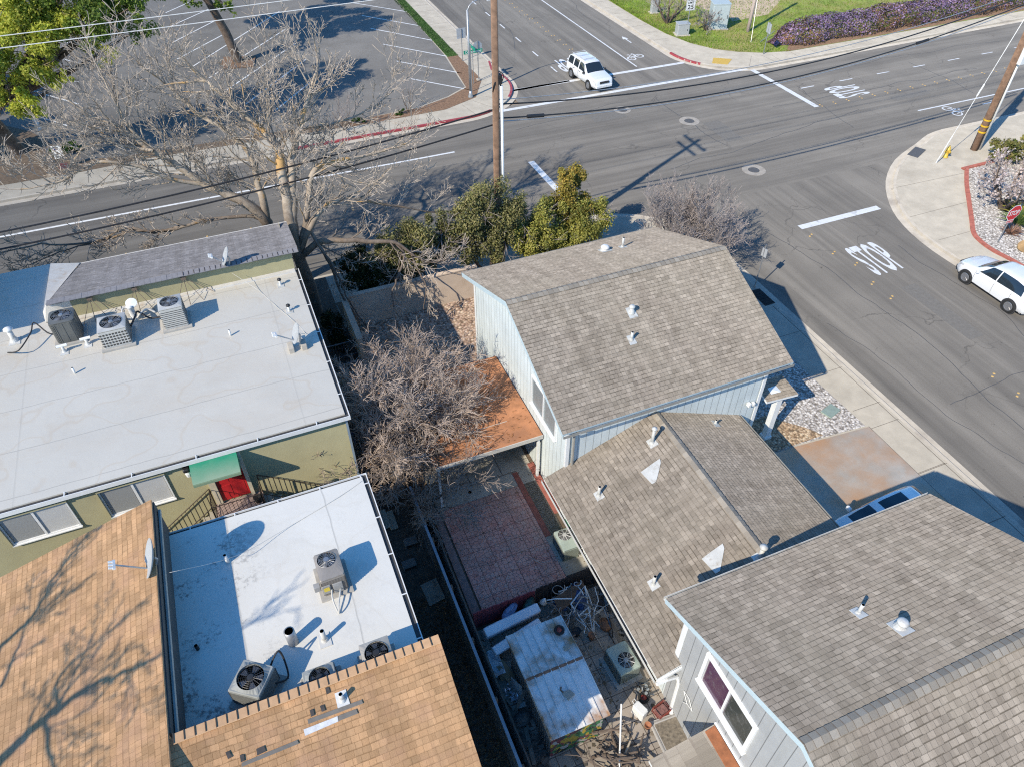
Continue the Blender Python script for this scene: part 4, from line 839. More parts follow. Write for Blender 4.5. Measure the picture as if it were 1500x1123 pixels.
# ------------------------------------------------------------------ rooftop and yard equipment
m_acG = plain('ac_charcoal', (.13, .135, .13), .5, .2, .15); m_acC = plain('ac_cream', (.40, .375, .33), .55, .1, .1); m_acL = plain('ac_pale_grey', (.47, .465, .44), .5, .1, .08)
m_acM = plain('ac_mint', (.36, .42, .36), .55, .1, .1, dirt=(.27, .3, .25), dirt_scale=2); m_acB = plain('ac_brown_grey', (.30, .27, .235), .55, .1, .12, dirt=(.2, .16, .12), dirt_scale=3)
m_grille = plain('ac_grille_dark', (.05, .048, .045), .7); m_wire = plain('fan_guard_wire', (.42, .42, .42), .4, .7); m_wireD = plain('fan_guard_dark', (.06, .06, .06), .4, .5)
def ac_unit(label, x, y, z, w, d, h, rz, body, style, guard=None, pad=True, group='rooftop air conditioners', fan_off=(0, 0), fr=None, name='air_conditioner'):
    t = thing(name, label, 'air conditioner', (x, y, z), rz, group)
    L = lambda mb, nm, mt, par=t, sm=False: mb.build(nm, mt, par, sm, world=False)
    z0 = .07 if pad else 0
    if pad:
        p = MB(); p.bev((0, 0, z0/2), (w+.22, d+.22, z0), .01); L(p, 'pad', plain('ac_pad', (.40, .38, .34), .9))
    R0 = fr or min(w, d)*.40; fx, fy = fan_off
    b = MB()
    if style == 'round':
        n = 32; k = .30
        def rr(a, s=1): return (w/2*s*math.copysign(abs(cos(a))**k, cos(a)), d/2*s*math.copysign(abs(sin(a))**k, sin(a)))
        ring = [rr(2*pi*i/n) for i in range(n)]
        b.prism(ring, z0, z0+h*.93)
    else: b.bev((0, 0, z0+h*.48), (w, d, h*.95), .025)
    c = L(b, 'casing', body)
    g = MB(); zt = z0+h*.955
    if style == 'round':
        for i in range(40):
            a = 2*pi*i/40; X, Y = rr(a, 1.004); g.box((X, Y, z0+h*.47), (.02, .02, h*.84), a)
    elif style == 'grid':
        for sx, sy, L_, rz_ in ((0, -1, w, 0), (0, 1, w, 0), (1, 0, d, 1), (-1, 0, d, 1)):
            for r_ in range(5):
                for k in range(9):
                    u = -L_/2+L_*(k+.5)/9; zz = z0+h*(.14+.15*r_)
                    if rz_: g.box((sx*(w/2), u, zz), (.012, L_/9*.66, h*.085))
                    else: g.box((u, sy*(d/2), zz), (L_/9*.66, .012, h*.085))
    elif style == 'slat':
        for r_ in range(9):
            zz = z0+h*(.10+.087*r_); g.box((0, 0, zz), (w+.012, d+.012, h*.022))
    else:
        for r_ in range(12):
            zz = z0+h*(.10+.063*r_); g.box((0, 0, zz), (w+.01, d+.01, h*.018))
    L(g, 'louvre', m_grille if style != 'round' else body, c)
    tp = MB()                                    # top panel with a round opening
    n = 32; ro, zo = [], []
    for i in range(n):
        a = 2*pi*i/n; cx, sx = cos(a), sin(a); s = 1/max(abs(cx)/(w/2), abs(sx)/(d/2)); ro.append((cx*s, sx*s))
    if style in ('round',): ro = [rr(2*pi*i/n) for i in range(n)]
    ri = [(fx+R0*cos(2*pi*i/n), fy+R0*sin(2*pi*i/n)) for i in range(n)]
    vs = [(*p, zt) for p in ro]+[(*p, zt+.035) for p in ri]+[(*p, zt+.005) for p in ri]
    if style == 'domed': vs = [(*p, zt-.04) for p in ro]+[(*p, zt+.07) for p in ri]+[(*p, zt-.02) for p in ri]
    tp.raw(vs, [(i, (i+1) % n, n+(i+1) % n, n+i) for i in range(n)]+[(n+i, n+(i+1) % n, 2*n+(i+1) % n, 2*n+i) for i in range(n)])
    lo = [(*p, zt-.035) for p in ro]; tp.raw(lo+vs[:n], [(i, (i+1) % n, n+(i+1) % n, n+i) for i in range(n)])
    tpo = L(tp, 'top_panel', body, t)
    wl = MB(); wl.lathe([(R0*.985, .002), (0, .002)], 28, (fx, fy, zt)); L(wl, 'fan_well', m_dark, tpo)
    fb = MB()
    for k in range(5):
        a = 2*pi*k/5+.3; q = []
        for r_, da, dz in ((.12, -.2, .012), (R0*.9, -.32, .006), (R0*.9, .3, .022), (.12, .28, .018)): q.append((fx+r_*cos(a+da), fy+r_*sin(a+da), zt+dz-.003))
        fb.face(q)
    fb.lathe([(.09, 0), (.09, .03), (.0, .04)], 14, (fx, fy, zt)); L(fb, 'fan', plain('fan_blade', (.16, .16, .165), .35, .6), tpo)
    gd = MB(); gz = zt+.045 if style != 'domed' else zt+.06
    for k in range(6): r_ = R0*(.22+.155*k); gd.tube([(fx+r_*cos(2*pi*i/24), fy+r_*sin(2*pi*i/24), gz) for i in range(25)], .004, 3, 0, False)
    for k in range(18 if style != 'low' else 8):
        a = 2*pi*k/(18 if style != 'low' else 8); gd.tube([(fx+.07*cos(a), fy+.07*sin(a), gz), (fx+R0*cos(a), fy+R0*sin(a), gz-.005)], .0045 if style != 'low' else .014, 3)
    gd.lathe([(.075, .0), (.07, .018), (0, .022)], 14, (fx, fy, gz)); L(gd, 'fan_guard', guard or m_wire, tpo)
    return t
ap5 = 5.75
ac_unit('cream air conditioner on the flat roof, rightmost of the three below the mansard', -3.33, 24.03, ap5, 0.79, 0.79, 0.91, .0, m_acL, 'slat')
ac_unit('boxy air conditioner with square grid louvres, middle of three below the mansard', -5.31, 23.79, ap5, 0.91, 0.91, 0.77, .0, m_acL, 'grid')
ac_unit('dark ribbed air conditioner, leftmost of the three below the mansard', -6.87, 24.65, ap5, 0.82, 0.82, 0.91, .0, m_acG, 'round')
ac_unit('dusty taupe air conditioner with open wiring box in middle of white roof', -0.39, 11.34, 5.7, 0.62, 0.82, 0.73, .02, m_acB, 'plain', m_wire, fan_off=(-.02, .14), fr=.235)
ac_unit('grey domed-top air conditioner turned askew at the foot of the blue shadow', -2.63, 9.10, 5.7, 0.76, 0.76, 0.71, -.62, m_acG if False else plain('ac_grey_green', (.28, .295, .285), .7, 0, .1), 'domed', m_wireD)
ac_unit('grey air conditioner half hidden behind orange shingle ridge, middle one', -1.21, 8.60, 5.7, 0.73, 0.60, 0.53, .0, plain('ac_grey_green', (.28, .295, .285), .7, 0, .1), 'domed', m_wireD)
ac_unit('cream air conditioner half hidden behind orange shingle ridge, near the right gutter', 0.13, 8.60, 5.7, 0.69, 0.69, 0.69, .0, m_acC, 'plain', m_wireD)
ac_unit('mint green air conditioner on concrete pad beside the red patio', 7.42, 13.1, G0+.06, .62, .86, .70, .0, m_acM, 'low', m_acL, group='mint air conditioners in the yards', fan_off=(0, .16), fr=.24, pad=False)
ac_unit('mint green air conditioner standing on grey pavers by the rusty shed', 7.15, 8.5, G0+.02, .72, .92, .70, .06, m_acM, 'low', m_acL, group='mint air conditioners in the yards', fan_off=(.03, -.12), fr=.26, pad=True)
for px, py, lab in ((602, 795, 'dark slatted vent hood beside the white roof, farther one'), (600, 828, 'dark slatted vent hood beside the white roof, nearer one')):
    p_ = at(px, py, .15); t = thing('crawl_vent', lab, 'vent', (p_.x, p_.y, .15), 0, 'vent hoods along the alley'); b = MB(); b.bev((0, 0, .09), (.5, .34, .18), .03); b.build('hood', plain('vent_grey', (.13, .125, .115), .8), t, world=False)
    b = MB()
    for k in range(3): b.box((0, -.176+.0, .05+.045*k), (.42, .012, .022))
    b.build('slat', m_dark, t, world=False)
# pipes from the air conditioners
m_pipe = plain('refrigerant_insulation', (.03, .03, .032), .7); m_pipeW = plain('pale_conduit', (.55, .54, .5), .5)
def hose(name, label, cat, pts, r, mat, group=None, n=6):
    b = MB(); b.tube(catmull(pts, 4), r, n); return tag(b.build(name, mat, None, True), label, cat, group)
hose('refrigerant_line', 'black looping refrigerant line left of the ribbed air conditioner', 'pipe', [(-8.90, 24.51, 5.79), (-8.43, 24.13, 6.04), (-8.04, 24.80, 6.18), (-7.90, 25.18, 6.32), (-7.56, 24.80, 6.04), (-7.30, 24.70, 5.94)], .025, m_pipe, 'roof pipes')
hose('refrigerant_line', 'black refrigerant line between the grid and cream air conditioners', 'pipe', [(-4.83, 24.03, 6.04), (-4.60, 24.32, 6.23), (-4.55, 24.80, 6.08), (-4.21, 24.51, 5.89), (-3.78, 24.22, 6.04)], .035, m_pipe, 'roof pipes')
hose('refrigerant_line', 'black refrigerant line looping from the domed air conditioner', 'pipe', [(-2.28, 9.35, 6.05), (-2.07, 9.48, 6.35), (-1.94, 9.53, 6.39), (-1.90, 9.40, 6.05), (-1.94, 9.14, 5.79), (-2.24, 9.05, 5.96)], .025, m_pipe, 'roof pipes')
hose('refrigerant_line', 'pale looping refrigerant line below the taupe air conditioner', 'pipe', [(-0.47, 10.95, 6.00), (-0.52, 10.65, 5.96), (-0.47, 10.35, 5.74), (-0.43, 10.43, 5.92), (-0.26, 10.91, 5.96)], .02, m_pipeW, 'roof pipes')
hose('roof_cable', 'thin pale cable curving over the flat roof to the corner dish', 'cable', [(-1.05, 25.56, 6.32), (-0.29, 24.80, 5.80), (0.19, 23.55, 5.77), (0.57, 22.59, 5.77), (0.86, 21.64, 5.77), (0.67, 21.35, 6.04)], .008, m_pipeW, 'roof pipes', 4)
hose('roof_cable', 'thin dish cable drooping over the white membrane roof', 'cable', [(-3.97, 12.16, 7.08), (-2.59, 12.76, 6.13), (-1.21, 13.45, 5.74), (0.34, 13.97, 5.72), (1.12, 14.31, 5.70)], .007, m_pipeW, 'roof pipes', 4)
# junction cluster, wiring box
t = thing('pipe_junction', 'white wrapped pipe stub cluster between the grid and cream air conditioners', 'pipe cluster', (-4.74, 24.84, 5.75))
b = MB(); b.lathe([(.16, 0), (.12, .12), (.10, .55), (.14, .6), (0, .62)], 12, (0, 0, 0)); b.build('stub', m_white, t, True, False)
b = MB(); b.lathe([(.05, 0), (.2, .05), (.2, .07), (0, .09)], 12, (.08, .12, .6), M.Rotation(.5, 3, 'X')); b.build('cap', m_white, t, False, False)
b = MB(); b.tube(catmull([(-.1, -.1, .1), (-.3, -.2, .3), (-.25, .1, .5), (.1, .1, .4)]), .04, 6); b.tube(catmull([(.1, -.1, .1), (.3, -.1, .3), (.5, .1, .25), (.75, -.05, .12)]), .04, 6); b.build('wrapped_pipe', plain('pipe_wrap', (.5, .49, .46), .7, var=.25, scale=9), t, True, False)
t = thing('wiring_box', 'open grey wiring boxes with yellow tag on taupe air conditioner', 'electrical box', (-0.47, 10.97, 5.96))
b = MB(); b.bev((-.12, -.02, .1), (.2, .1, .34), .01); b.bev((.16, -.02, .05), (.24, .1, .4), .01); b.bev((-.34, .1, .1), (.16, .14, .2), .01); b.build('box', plain('box_grey', (.3, .3, .29), .6), t, world=False)
b = MB(); b.bb(-.19, -.05, -.085, -.072, .06, .2); b.build('warning_tag', plain('yellow_tag', (.65, .5, .05), .6), t, world=False)
# vents and stacks
m_vent = plain('vent_paint', (.56, .56, .54), .6, var=.12, dirt=(.36, .33, .28), dirt_scale=5)
m_lead = plain('lead_flashing', (.55, .55, .52), .6, .1, .12, dirt=(.35, .31, .25), dirt_scale=4)
def vent(x, y, z, h, r, lab, sl=None, flash=True, cap=None, mat=None, lean=(0, 0), grp='roof vent pipes', hood=False):
    """sl = (dz/dx, dz/dy) of the roof below"""
    t = thing('vent_pipe', lab, 'vent pipe', (x, y, z), 0, grp); sx, sy = sl or (0, 0)
    if flash:
        b = MB(); q = [(u*(r*1.3+.07), v*(r*1.3+.10)) for u, v in ((-1, -1.1), (1, -1.1), (.9, 1), (-.9, 1))]; b.prism(q, lambda X, Y: X*sx+Y*sy+.004, lambda X, Y: X*sx+Y*sy+.022); b.lathe([(r*1.7, 0), (r*1.2, r*1.6), (0, r*1.7)], 14); b.build('flashing', mat or m_lead, t, world=False)
    b = MB(); b.tube([(0, 0, -.05), (lean[0]*h, lean[1]*h, h)], r, 12); b.build('pipe', mat or m_lead, t, True, False)
    if cap: b = MB(); b.lathe([(r*1.02, 0), (r*1.7, .02), (r*1.7, .07), (r*.3, .12), (0, .12)] if not hood else [(r*1.0, 0), (r*1.5, .02), (r*1.5, .06), (r*.9, .11), (0, .12)], 14, (lean[0]*h, lean[1]*h, h)); b.build('cap', cap, t, True, False)
    else: b = MB(); b.lathe([(r*.8, .002), (0, .002)], 12, (lean[0]*h, lean[1]*h, h)); b.build('bore', m_dark, t, world=False)
    return t
for (px, py), lab in (((338, 492), 'short white vent stub in middle of the grey-white flat roof'), ((110, 547), 'short white vent stub left on the grey-white flat roof')):
    p_ = at(px, py, ap5); vent(p_.x, p_.y, ap5, .26, .035, lab, mat=m_white, flash=False)
for (px, py), lab in (((411, 418), 'short black-topped vent stub nearest the mansard wall'), ((424, 456), 'short black-topped vent stub above the corner dish')):
    p_ = at(px, py, ap5); vent(p_.x, p_.y, ap5, .22, .045, lab, cap=m_black)
p_ = at(95, 516, ap5); 
for i, (dx, dy) in enumerate(((0, 0), (.75, .12))): vent(p_.x+dx, p_.y+dy, ap5, .26, .05, ('white T-topped vent pipe before the ribbed air conditioner, left of pair', 'white T-topped vent pipe before the ribbed air conditioner, right of pair')[i], mat=m_vent)
for i, (dx, dy) in enumerate(((0, 0), (.75, .12))):
    b = MB(); b.tube([(p_.x+dx-.17, p_.y+dy, ap5+.28), (p_.x+dx+.17, p_.y+dy+.02, ap5+.28)], .055, 8); tag(b.build('vent_tee', m_white, None), ('white T piece on the left vent pipe before the ribbed unit', 'white T piece on the right vent pipe before the ribbed unit')[i], 'vent cap', 'vent T pieces')
p_ = at(22, 500, ap5); vent(p_.x, p_.y, ap5, .5, .09, 'white capped flue pipe at the left edge of the flat roof', cap=m_white, mat=m_vent)
p_ = at(430, 940, 5.7); vent(p_.x, p_.y, 5.7, .55, .13, 'wide galvanised flue pipe on the white roof', mat=m_galv, flash=False)
p_ = at(476, 937, 5.7); vent(p_.x, p_.y, 5.7, .45, .06, 'slim white vent pipe right of the galvanised flue', mat=m_vent)
p_ = at(290, 950, 5.7); vent(p_.x, p_.y, 5.7, .18, .045, 'black vent stub inside the blue shadow on the white roof', mat=m_black, flash=False)
p_ = at(334, 823, 5.7); vent(p_.x, p_.y, 5.7, .34, .05, 'white vent pipe at the edge of the blue shadow', mat=m_white, flash=False)
p_ = on2(*Sx(800, 370)); vent(p_.x, p_.y, p_.z-.02, .28, .05, 'white vent pipe with white flashing on orange shingles', (0, .355), mat=m_vent)
def onroof(px, py, ye, ze, yr, zr, axis='y'):
    d = ray(px, py); k = (zr-ze)/(yr-ye); c = d.y if axis == 'y' else d.x
    t = (ze-k*ye-H)/(d.z-k*c); return V((0, 0, H))+d*t, k
A_f = (14.27, 5.0, 19.155, 6.92); A_b = (24.04, 5.0, 19.155, 6.92)
for (px, py), sl, h, r, lab, cap in (((925, 498), A_f, .35, .05, 'slim vent pipe with pale flashing on the upper blue house roof slope', None), ((925, 458), A_f, .22, .075, 'squat capped vent with pale flashing on upper blue house slope', m_lead), ((912, 362), A_b, .45, .05, 'slim white vent pipe on the far slope of the blue house roof', None), ((886, 367), A_b, .12, .12, 'low white turtle vent on the far slope of the blue house roof', m_white)):
    p_, k = onroof(px, py, *sl); vent(p_.x, p_.y, p_.z, h, r, lab, (0, k), cap=cap, hood=cap is not None)
GL = (7.2, 2.5, 11.4, 4.2); GR = (15.3, 2.5, 11.4, 4.2)
for (px, py), sl, h, r, lab, cap in (((955, 648), GL, .65, .055, 'tall capped vent pipe near the top of the low roof', m_lead), ((877, 725), GL, .45, .05, 'leaning vent pipe with torn flashing near the patio eave', None), ((957, 855), GL, .42, .05, 'white vent pipe at the lower end of the low roof', None), ((1048, 620), GR, .18, .04, 'tiny vent pipe on the street-side slope of the low roof', None), ((1112, 818), GL, .55, .07, 'round-topped vent pipe standing on the ridge by the big gutter', m_lead)):
    p_, k = onroof(px, py, *sl, axis='x'); vent(p_.x, p_.y, p_.z, h, r, lab, (k, 0), cap=cap)
for (px, py), lab in (((958, 688), 'white metal flashing patch on upper low roof'), ((1050, 815), 'white metal flashing patch on lower low roof')):
    p_, k = onroof(px, py, *GL, axis='x'); b = MB(); q = [(-.38, .18), (-.30, -.42), (-.16, -.42), (.02, -.22), (.30, .10), (.34, .25), (-.05, .22)]
    b.prism([(p_.x+x, p_.y+y) for x, y in q], lambda X, Y: 2.5+k*(X-7.2)+.006, lambda X, Y: 2.5+k*(X-7.2)+.03); tag(b.build('flashing_patch', m_lead), lab, 'roof flashing', 'white flashing patches')
B_f = (7.74, 5.36, 3.02, 7.32)
p_, k = onroof(1257, 897, *B_f); vent(p_.x, p_.y, p_.z, .38, .045, 'white vent pipe with black top on the large near roof', (0, k), mat=m_vent)
p_, k = onroof(1318, 918, *B_f); vent(p_.x, p_.y, p_.z, .18, .09, 'squat white vent with black shadow cap on the large near roof', (0, k), mat=m_vent, cap=m_vent, hood=True)
# satellite dishes
def dish(lab, x, y, z, pole, az, el, r, arm, mount='roof', curve=.18):
    t = thing('satellite_dish', lab, 'satellite dish', (x, y, z), 0, 'satellite dishes')
    m = M.Rotation(az, 3, 'Z')@M.Rotation(el, 3, 'Y'); c = V((0, 0, pole))
    b = MB(); prof = [(r*k/8, curve*r*(k/8)**2) for k in range(9)]+[(r*1.02, curve*r), (r*.99, curve*r-.02)]+[(r*k/8, curve*r*(k/8)**2-.02) for k in range(7, -1, -1)]
    b.lathe(prof, 28, c, m, 0, 1.12, 1.0); b.build('reflector', plain('dish_grey', (.36, .375, .385), .5, var=.06), t, True, False)
    b = MB(); ax = m@V((0, 0, 1)); dn = m@V((1, 0, 0)); e = c+ax*arm+dn*r*.35; b.tube([c+dn*r*.9-ax*.03, e], .022, 6); b.build('feed_arm', m_galv, t, world=False)
    b = MB(); 
    for s in (-.09, 0, .09): q = e+(m@V((0, s, 0))); b.tube([q-ax*.05, q+ax*.10], .032, 8)
    b.box(e-ax*.02, (.06, .26, .06), 0, 0, m); b.build('feed_horn', m_white, t, world=False)
    b = MB(); b.tube([c-ax*.06, (c-ax*.1)+V((0, 0, -.05)), (0, 0, 0)], .03, 8)
    if mount == 'tripod':
        for a in (0, 2.1, 4.2): b.tube([(0, 0, pole*.5), (.35*cos(a), .35*sin(a), 0)], .018, 5)
    b.build('mast', m_galv, t, world=False)
    if mount == 'block':
        b = MB()
        for k in (-.22, .22): b.bev((k-.1, -.05, .1), (.2, .42, .2), .02)
        b.build('ballast_block', m_concL, t, world=False)
    return t
def ddir(az): return az
dish('grey satellite dish on the olive wall above the flat roof', -1.07, 25.66, 6.6, .43, R(180), R(62), .33, .53)
p_ = at(440, 508, 5.75); dish('grey satellite dish on concrete blocks at the flat roof corner', p_.x, p_.y, 5.75, .60, R(182), R(66), .34, .72, 'block')
dish('large grey satellite dish at the top edge of the left orange slope', -4.30, 12.62, 6.95, .30, R(182), R(64), .45, .82)
# ------------------------------------------------------------------ yard clutter
m_shed = plain('shed_white_metal', (.68, .68, .66), .5, .1, .1, dirt=(.36, .19, .08), dirt_scale=1.1, dirt_lo=.47, dirt_hi=.66)
m_shedw = plain('shed_wall_grey', (.24, .24, .225), .6, .1, .25, scale=3, dirt=(.12, .1, .08), dirt_scale=1.5)
sh = thing('metal_shed', 'white metal garden shed with rust-stained ribbed roof in the junk yard', 'shed', (4.75, 8.4, .17))
b = MB(); b.bb(3.98, 5.58, 6.95, 9.85, .17, 1.86)
for i in range(20): b.bb(3.96, 3.98, 7.0+i*.145, 7.06+i*.145, .2, 1.84); b.bb(5.58, 5.6, 7.0+i*.145, 7.06+i*.145, .2, 1.84)
b.build('wall', m_shedw, sh)
b = MB(); zA, zB = 1.90, 2.06
for y0, y1, z0, z1 in ((6.78, 8.48, 1.88, 2.06), (8.52, 10.02, 2.06, 1.92)):
    b.extr([(3.86, y0, z0), (5.68, y0, z0), (5.68, y1, z1), (3.86, y1, z1)], (0, 0, .02))
    for i in range(8): x = 3.88+i*.255; b.extr([(x, y0, z0+.02), (x+.03, y0, z0+.02), (x+.03, y1, z1+.02), (x, y1, z1+.02)], (0, 0, .028))
ro = b.build('roof', m_shed, sh)
b = MB(); b.bb(3.84, 5.7, 8.46, 8.54, 2.06, 2.095); b.build('ridge_strip', plain('rusty_ridge', (.27, .13, .075), .8, var=.4, scale=9), ro)
b = MB(); b.bb(3.86, 3.9, 6.8, 8.4, 1.93, 2.13); b.build('loose_trim', m_shed, ro)
m_muralm, nt, bb_ = newmat('mural_paint'); p_ = pos(nt); v = nt.nodes.new('ShaderNodeTexVoronoi'); v.inputs['Scale'].default_value = 5; v.inputs['Randomness'].default_value = 1
wv = nt.nodes.new('ShaderNodeTexNoise'); wv.inputs['Scale'].default_value = 3; nt.links.new(p_, wv.inputs['Vector']); ad_ = nt.nodes.new('ShaderNodeVectorMath'); nt.links.new(p_, ad_.inputs[0]); nt.links.new(wv.outputs['Color'], ad_.inputs[1]); nt.links.new(ad_.outputs[0], v.inputs['Vector'])
sp = nt.nodes.new('ShaderNodeSeparateColor'); nt.links.new(v.outputs['Color'], sp.inputs[0]); rr_ = nt.nodes.new('ShaderNodeValToRGB'); rr_.color_ramp.interpolation = 'CONSTANT'; e = rr_.color_ramp.elements
for i, cc in enumerate(((.02, .02, .02), (.03, .14, .05), (.34, .34, .32), (.05, .05, .06), (.40, .28, .04), (.16, .04, .05), (.04, .17, .07))):
    if i > 1: e.new(i/7)
    e[i].position = i/7; e[i].color = (*cc, 1)
nt.links.new(sp.outputs[0], rr_.inputs[0]); setc(nt, bb_, rr_.outputs[0]); bb_.inputs['Roughness'].default_value = .6
b = MB(); b.bb(3.97, 5.59, 6.93, 6.948, .25, 1.84); b.build('painted_door', m_muralm, sh)
def wheel(lab, x, y, z, r, flat=True, hub=(.28, .05, .04), grp='small rubber wheels'):
    t = thing('cart_wheel', lab, 'wheel', (x, y, z), 0, grp); m = M.Rotation(.06, 3, 'X')
    b = MB(); b.lathe([(r*.55, -.035), (r*.85, -.05), (r, -.02), (r, .02), (r*.85, .05), (r*.55, .035), (r*.55, -.035)], 24, (0, 0, .05), m); b.build('tyre', m_rubber, t, True, False)
    b = MB(); b.lathe([(r*.56, -.01), (r*.5, .03), (r*.2, .035), (r*.18, .06), (0, .06)], 18, (0, 0, .05), m); b.build('hub', plain('red_hub', hub, .5), t, True, False); return t
wheel('black wheel with red hub lying on the shed roof', 5.42, 9.55, 1.98, .16)
wheel('black cart wheel with red hub lying on the grey pavers', 7.33, 7.4, .18, .17)
b = MB(); b.bev((5.38, 8.95, 2.075), (.2, .13, .09), .015, .2); tag(b.build('brick_block', m_conc), 'small grey brick lying on the upper half of the shed roof', 'brick')
t = thing('hand_tool', 'small grey box with broken handle lying on lower shed roof', 'tool', (4.85, 7.7, 1.99), .35); b = MB(); b.prism([(-.13, -.12), (.12, -.12), (.1, .05), (-.02, .13), (-.13, .13)], 0, .07); b.build('body', m_conc, t, world=False); b = MB(); b.tube([(-.08, .12, .05), (-.1, .24, .06), (-.02, .28, .06)], .025, 6); b.build('handle', m_brace, t, world=False)
# mattresses
m_mat = plain('mattress_ticking', (.80, .82, .85), .8, var=.06, scale=2)
def mattress(lab, p0, p1, th, hgt, z):
    a, b2 = V(p0), V(p1); d = b2-a; L_ = d.length; rz = math.atan2(d.y, d.x); t = thing('mattress', lab, 'mattress', ((a.x+b2.x)/2, (a.y+b2.y)/2, z), rz, 'mattresses by the shed')
    b = MB(); tilt = M.Rotation(R(20), 3, 'X'); b.bev((0, 0, hgt/2), (L_, th, hgt), .03, 0, 0, tilt); b.build('cover', m_mat, t, False, False)
    b = MB()
    for s in (-1, 1):
        q = [tilt@V((u*L_/2*1.004, s*th/2*1.01, w*hgt/2))+V((0, 0, hgt/2)) for u, w in ((-.93, -.98), (.93, -.98), (.98, .6), (.9, .93), (-.9, .93), (-.98, .6), (-.93, -.98))]; b.tube(q, .012, 4)
    b.build('piping', plain('ticking_edge', (.45, .48, .55), .8), t, world=False)
mattress('grey-white mattress leaning along the red fence, farther of two', (3.5, 11.0), (5.45, 11.18), .30, .78, .17)
mattress('grey-white mattress leaning by the red fence, nearer the shed', (3.55, 10.35), (5.3, 10.72), .28, .66, .17)
# other junk
def junk(nm, lab, cat, mb, mat, grp=None, sm=False): return tag(mb.build(nm, mat, None, sm), lab, cat, grp)
m_card = plain('cardboard', (.33, .22, .13), .9, var=.15)
b = MB(); 
for q in (((3.5, 9.9, .5), (3.75, 10.05, .55), (3.85, 9.75, .5), (3.6, 9.55, .45)), ((3.85, 9.75, .5), (3.95, 9.5, .3), (3.7, 9.3, .3), (3.6, 9.55, .45))): b.extr(q, (0, 0, .02))
b.bb(3.5, 3.85, 9.55, 9.9, .17, .4); junk('cardboard_box', 'flattened brown cardboard box between fence and shed', 'box', b, m_card)
t = thing('open_carton', 'open white carton with crumpled foil between fence and shed', 'carton', (3.62, 9.0, .17), .3)
b = MB()
for q in (((-.22, -.35, 0), (-.2, .3, 0), (-.28, .34, .45), (-.3, -.3, .4)), ((.22, -.35, 0), (.2, .3, 0), (.26, .3, .5), (.34, -.2, .45)), ((-.22, -.35, 0), (.22, -.35, 0), (.1, -.62, .3))): b.face(q)
b.face([(-.22, -.35, .01), (.22, -.35, .01), (.2, .3, .01), (-.2, .3, .01)]); b.build('flaps', plain('carton_white', (.52, .52, .5), .8), t, world=False)
b = MB(); r2 = random.Random(3)
for i in range(60): p = V((r2.uniform(-.15, .15), r2.uniform(-.3, .25), r2.uniform(.1, .35))); q = [p+V((r2.uniform(-.09, .09), r2.uniform(-.09, .09), r2.uniform(-.05, .05))) for _ in range(3)]; b.face(q)
b.build('foil', plain('foil', (.62, .66, .75), .3, .6), t, world=False)
t = thing('white_bucket', 'white plastic container standing on pavers by the cart wheel', 'container', (6.97, 7.05, .17), .35); b = MB(); b.bev((0, 0, .22), (.26, .42, .44), .03); b.build('body', m_white, t, world=False); b = MB(); b.tube([(-.05, .2, .44), (-.05, .28, .5), (.05, .28, .5), (.05, .2, .44)], .01, 5); b.build('handle', m_white, t, world=False)
m_crate = plain('crate_red', (.25, .06, .045), .6, var=.2)
t = thing('milk_crate', 'red-brown wire crate by the downspout of grey house', 'crate', (7.62, 6.85, .17), .2); b = MB()
for zz in (.03, .13, .24): b.tube([(-.22, -.17, zz), (.22, -.17, zz), (.22, .17, zz), (-.22, .17, zz), (-.22, -.17, zz)], .013, 4)
for i in range(8):
    u = -.22+i*.063
    for s in (-.17, .17): b.tube([(u, s, .03), (u, s, .24)], .008, 4)
b.build('frame', m_crate, t, world=False); b = MB(); b.bev((0, 0, .1), (.36, .26, .14), .03); b.build('contents', plain('crate_rags', (.2, .1, .09), .9, var=.5, scale=14), t, world=False)
t = thing('framed_panel', 'white framed mat panel lying beside the patio roof', 'panel', (7.55, 6.05, .2), -.05); b = MB(); b.bb(-.48, .48, -.62, .62, 0, .05); b.build('frame', plain('frame_grey_white', (.45, .43, .40), .7, var=.15), t, world=False)
b = MB(); b.bb(-.36, .36, -.5, .5, .0, .058); b.build('mat', plain('patterned_mat', (.20, .17, .13), .9, var=.5, scale=11), t, world=False)
b = MB(); b.bb(-.44, -.405, -.6, .6, .05, .064); b.bb(.405, .44, -.6, .6, .05, .064); b.bb(-.44, .44, .545, .58, .05, .066); b.build('moulding', plain('frame_brown_grey', (.3, .28, .25), .8), t, world=False)
t = thing('folding_rack', 'white triangular metal frame leaning by the low roof eave', 'frame', (6.9, 10.2, .17)); b = MB(); P3 = [(-.45, .55, .75), (.25, .95, .8), (-.1, -.5, .1), (-.45, .55, .75)]; b.tube(P3, .028, 6); b.tube([(.25, .95, .8), (.3, .3, .3), (-.1, -.5, .1)], .022, 6); b.tube([(-.3, .2, .5), (.25, .4, .5)], .018, 5); b.build('tubes', m_trim, t, world=False)
t = thing('purple_tub', 'purple plastic tub among the hoses behind the shed', 'tub', (5.62, 10.55, .2)); b = MB(); b.lathe([(.0, .02), (.24, .02), (.30, .42), (.33, .42), (.33, .45), (.27, .45), (.22, .06), (0, .06)], 20, (0, 0, 0), M.Rotation(.7, 3, 'X')); b.build('tub', plain('purple_plastic', (.22, .03, .24), .45), t, True, False)
hp = [(5.9+.5*sin(i*1.7)*.7, 10.3+.45*cos(i*1.1), .25+.35*abs(sin(i*.9))) for i in range(14)]
hose('garden_hose', 'tangle of grey-brown hose and cable behind the shed', 'hose', hp, .022, plain('hose_brown', (.2, .15, .12), .6))
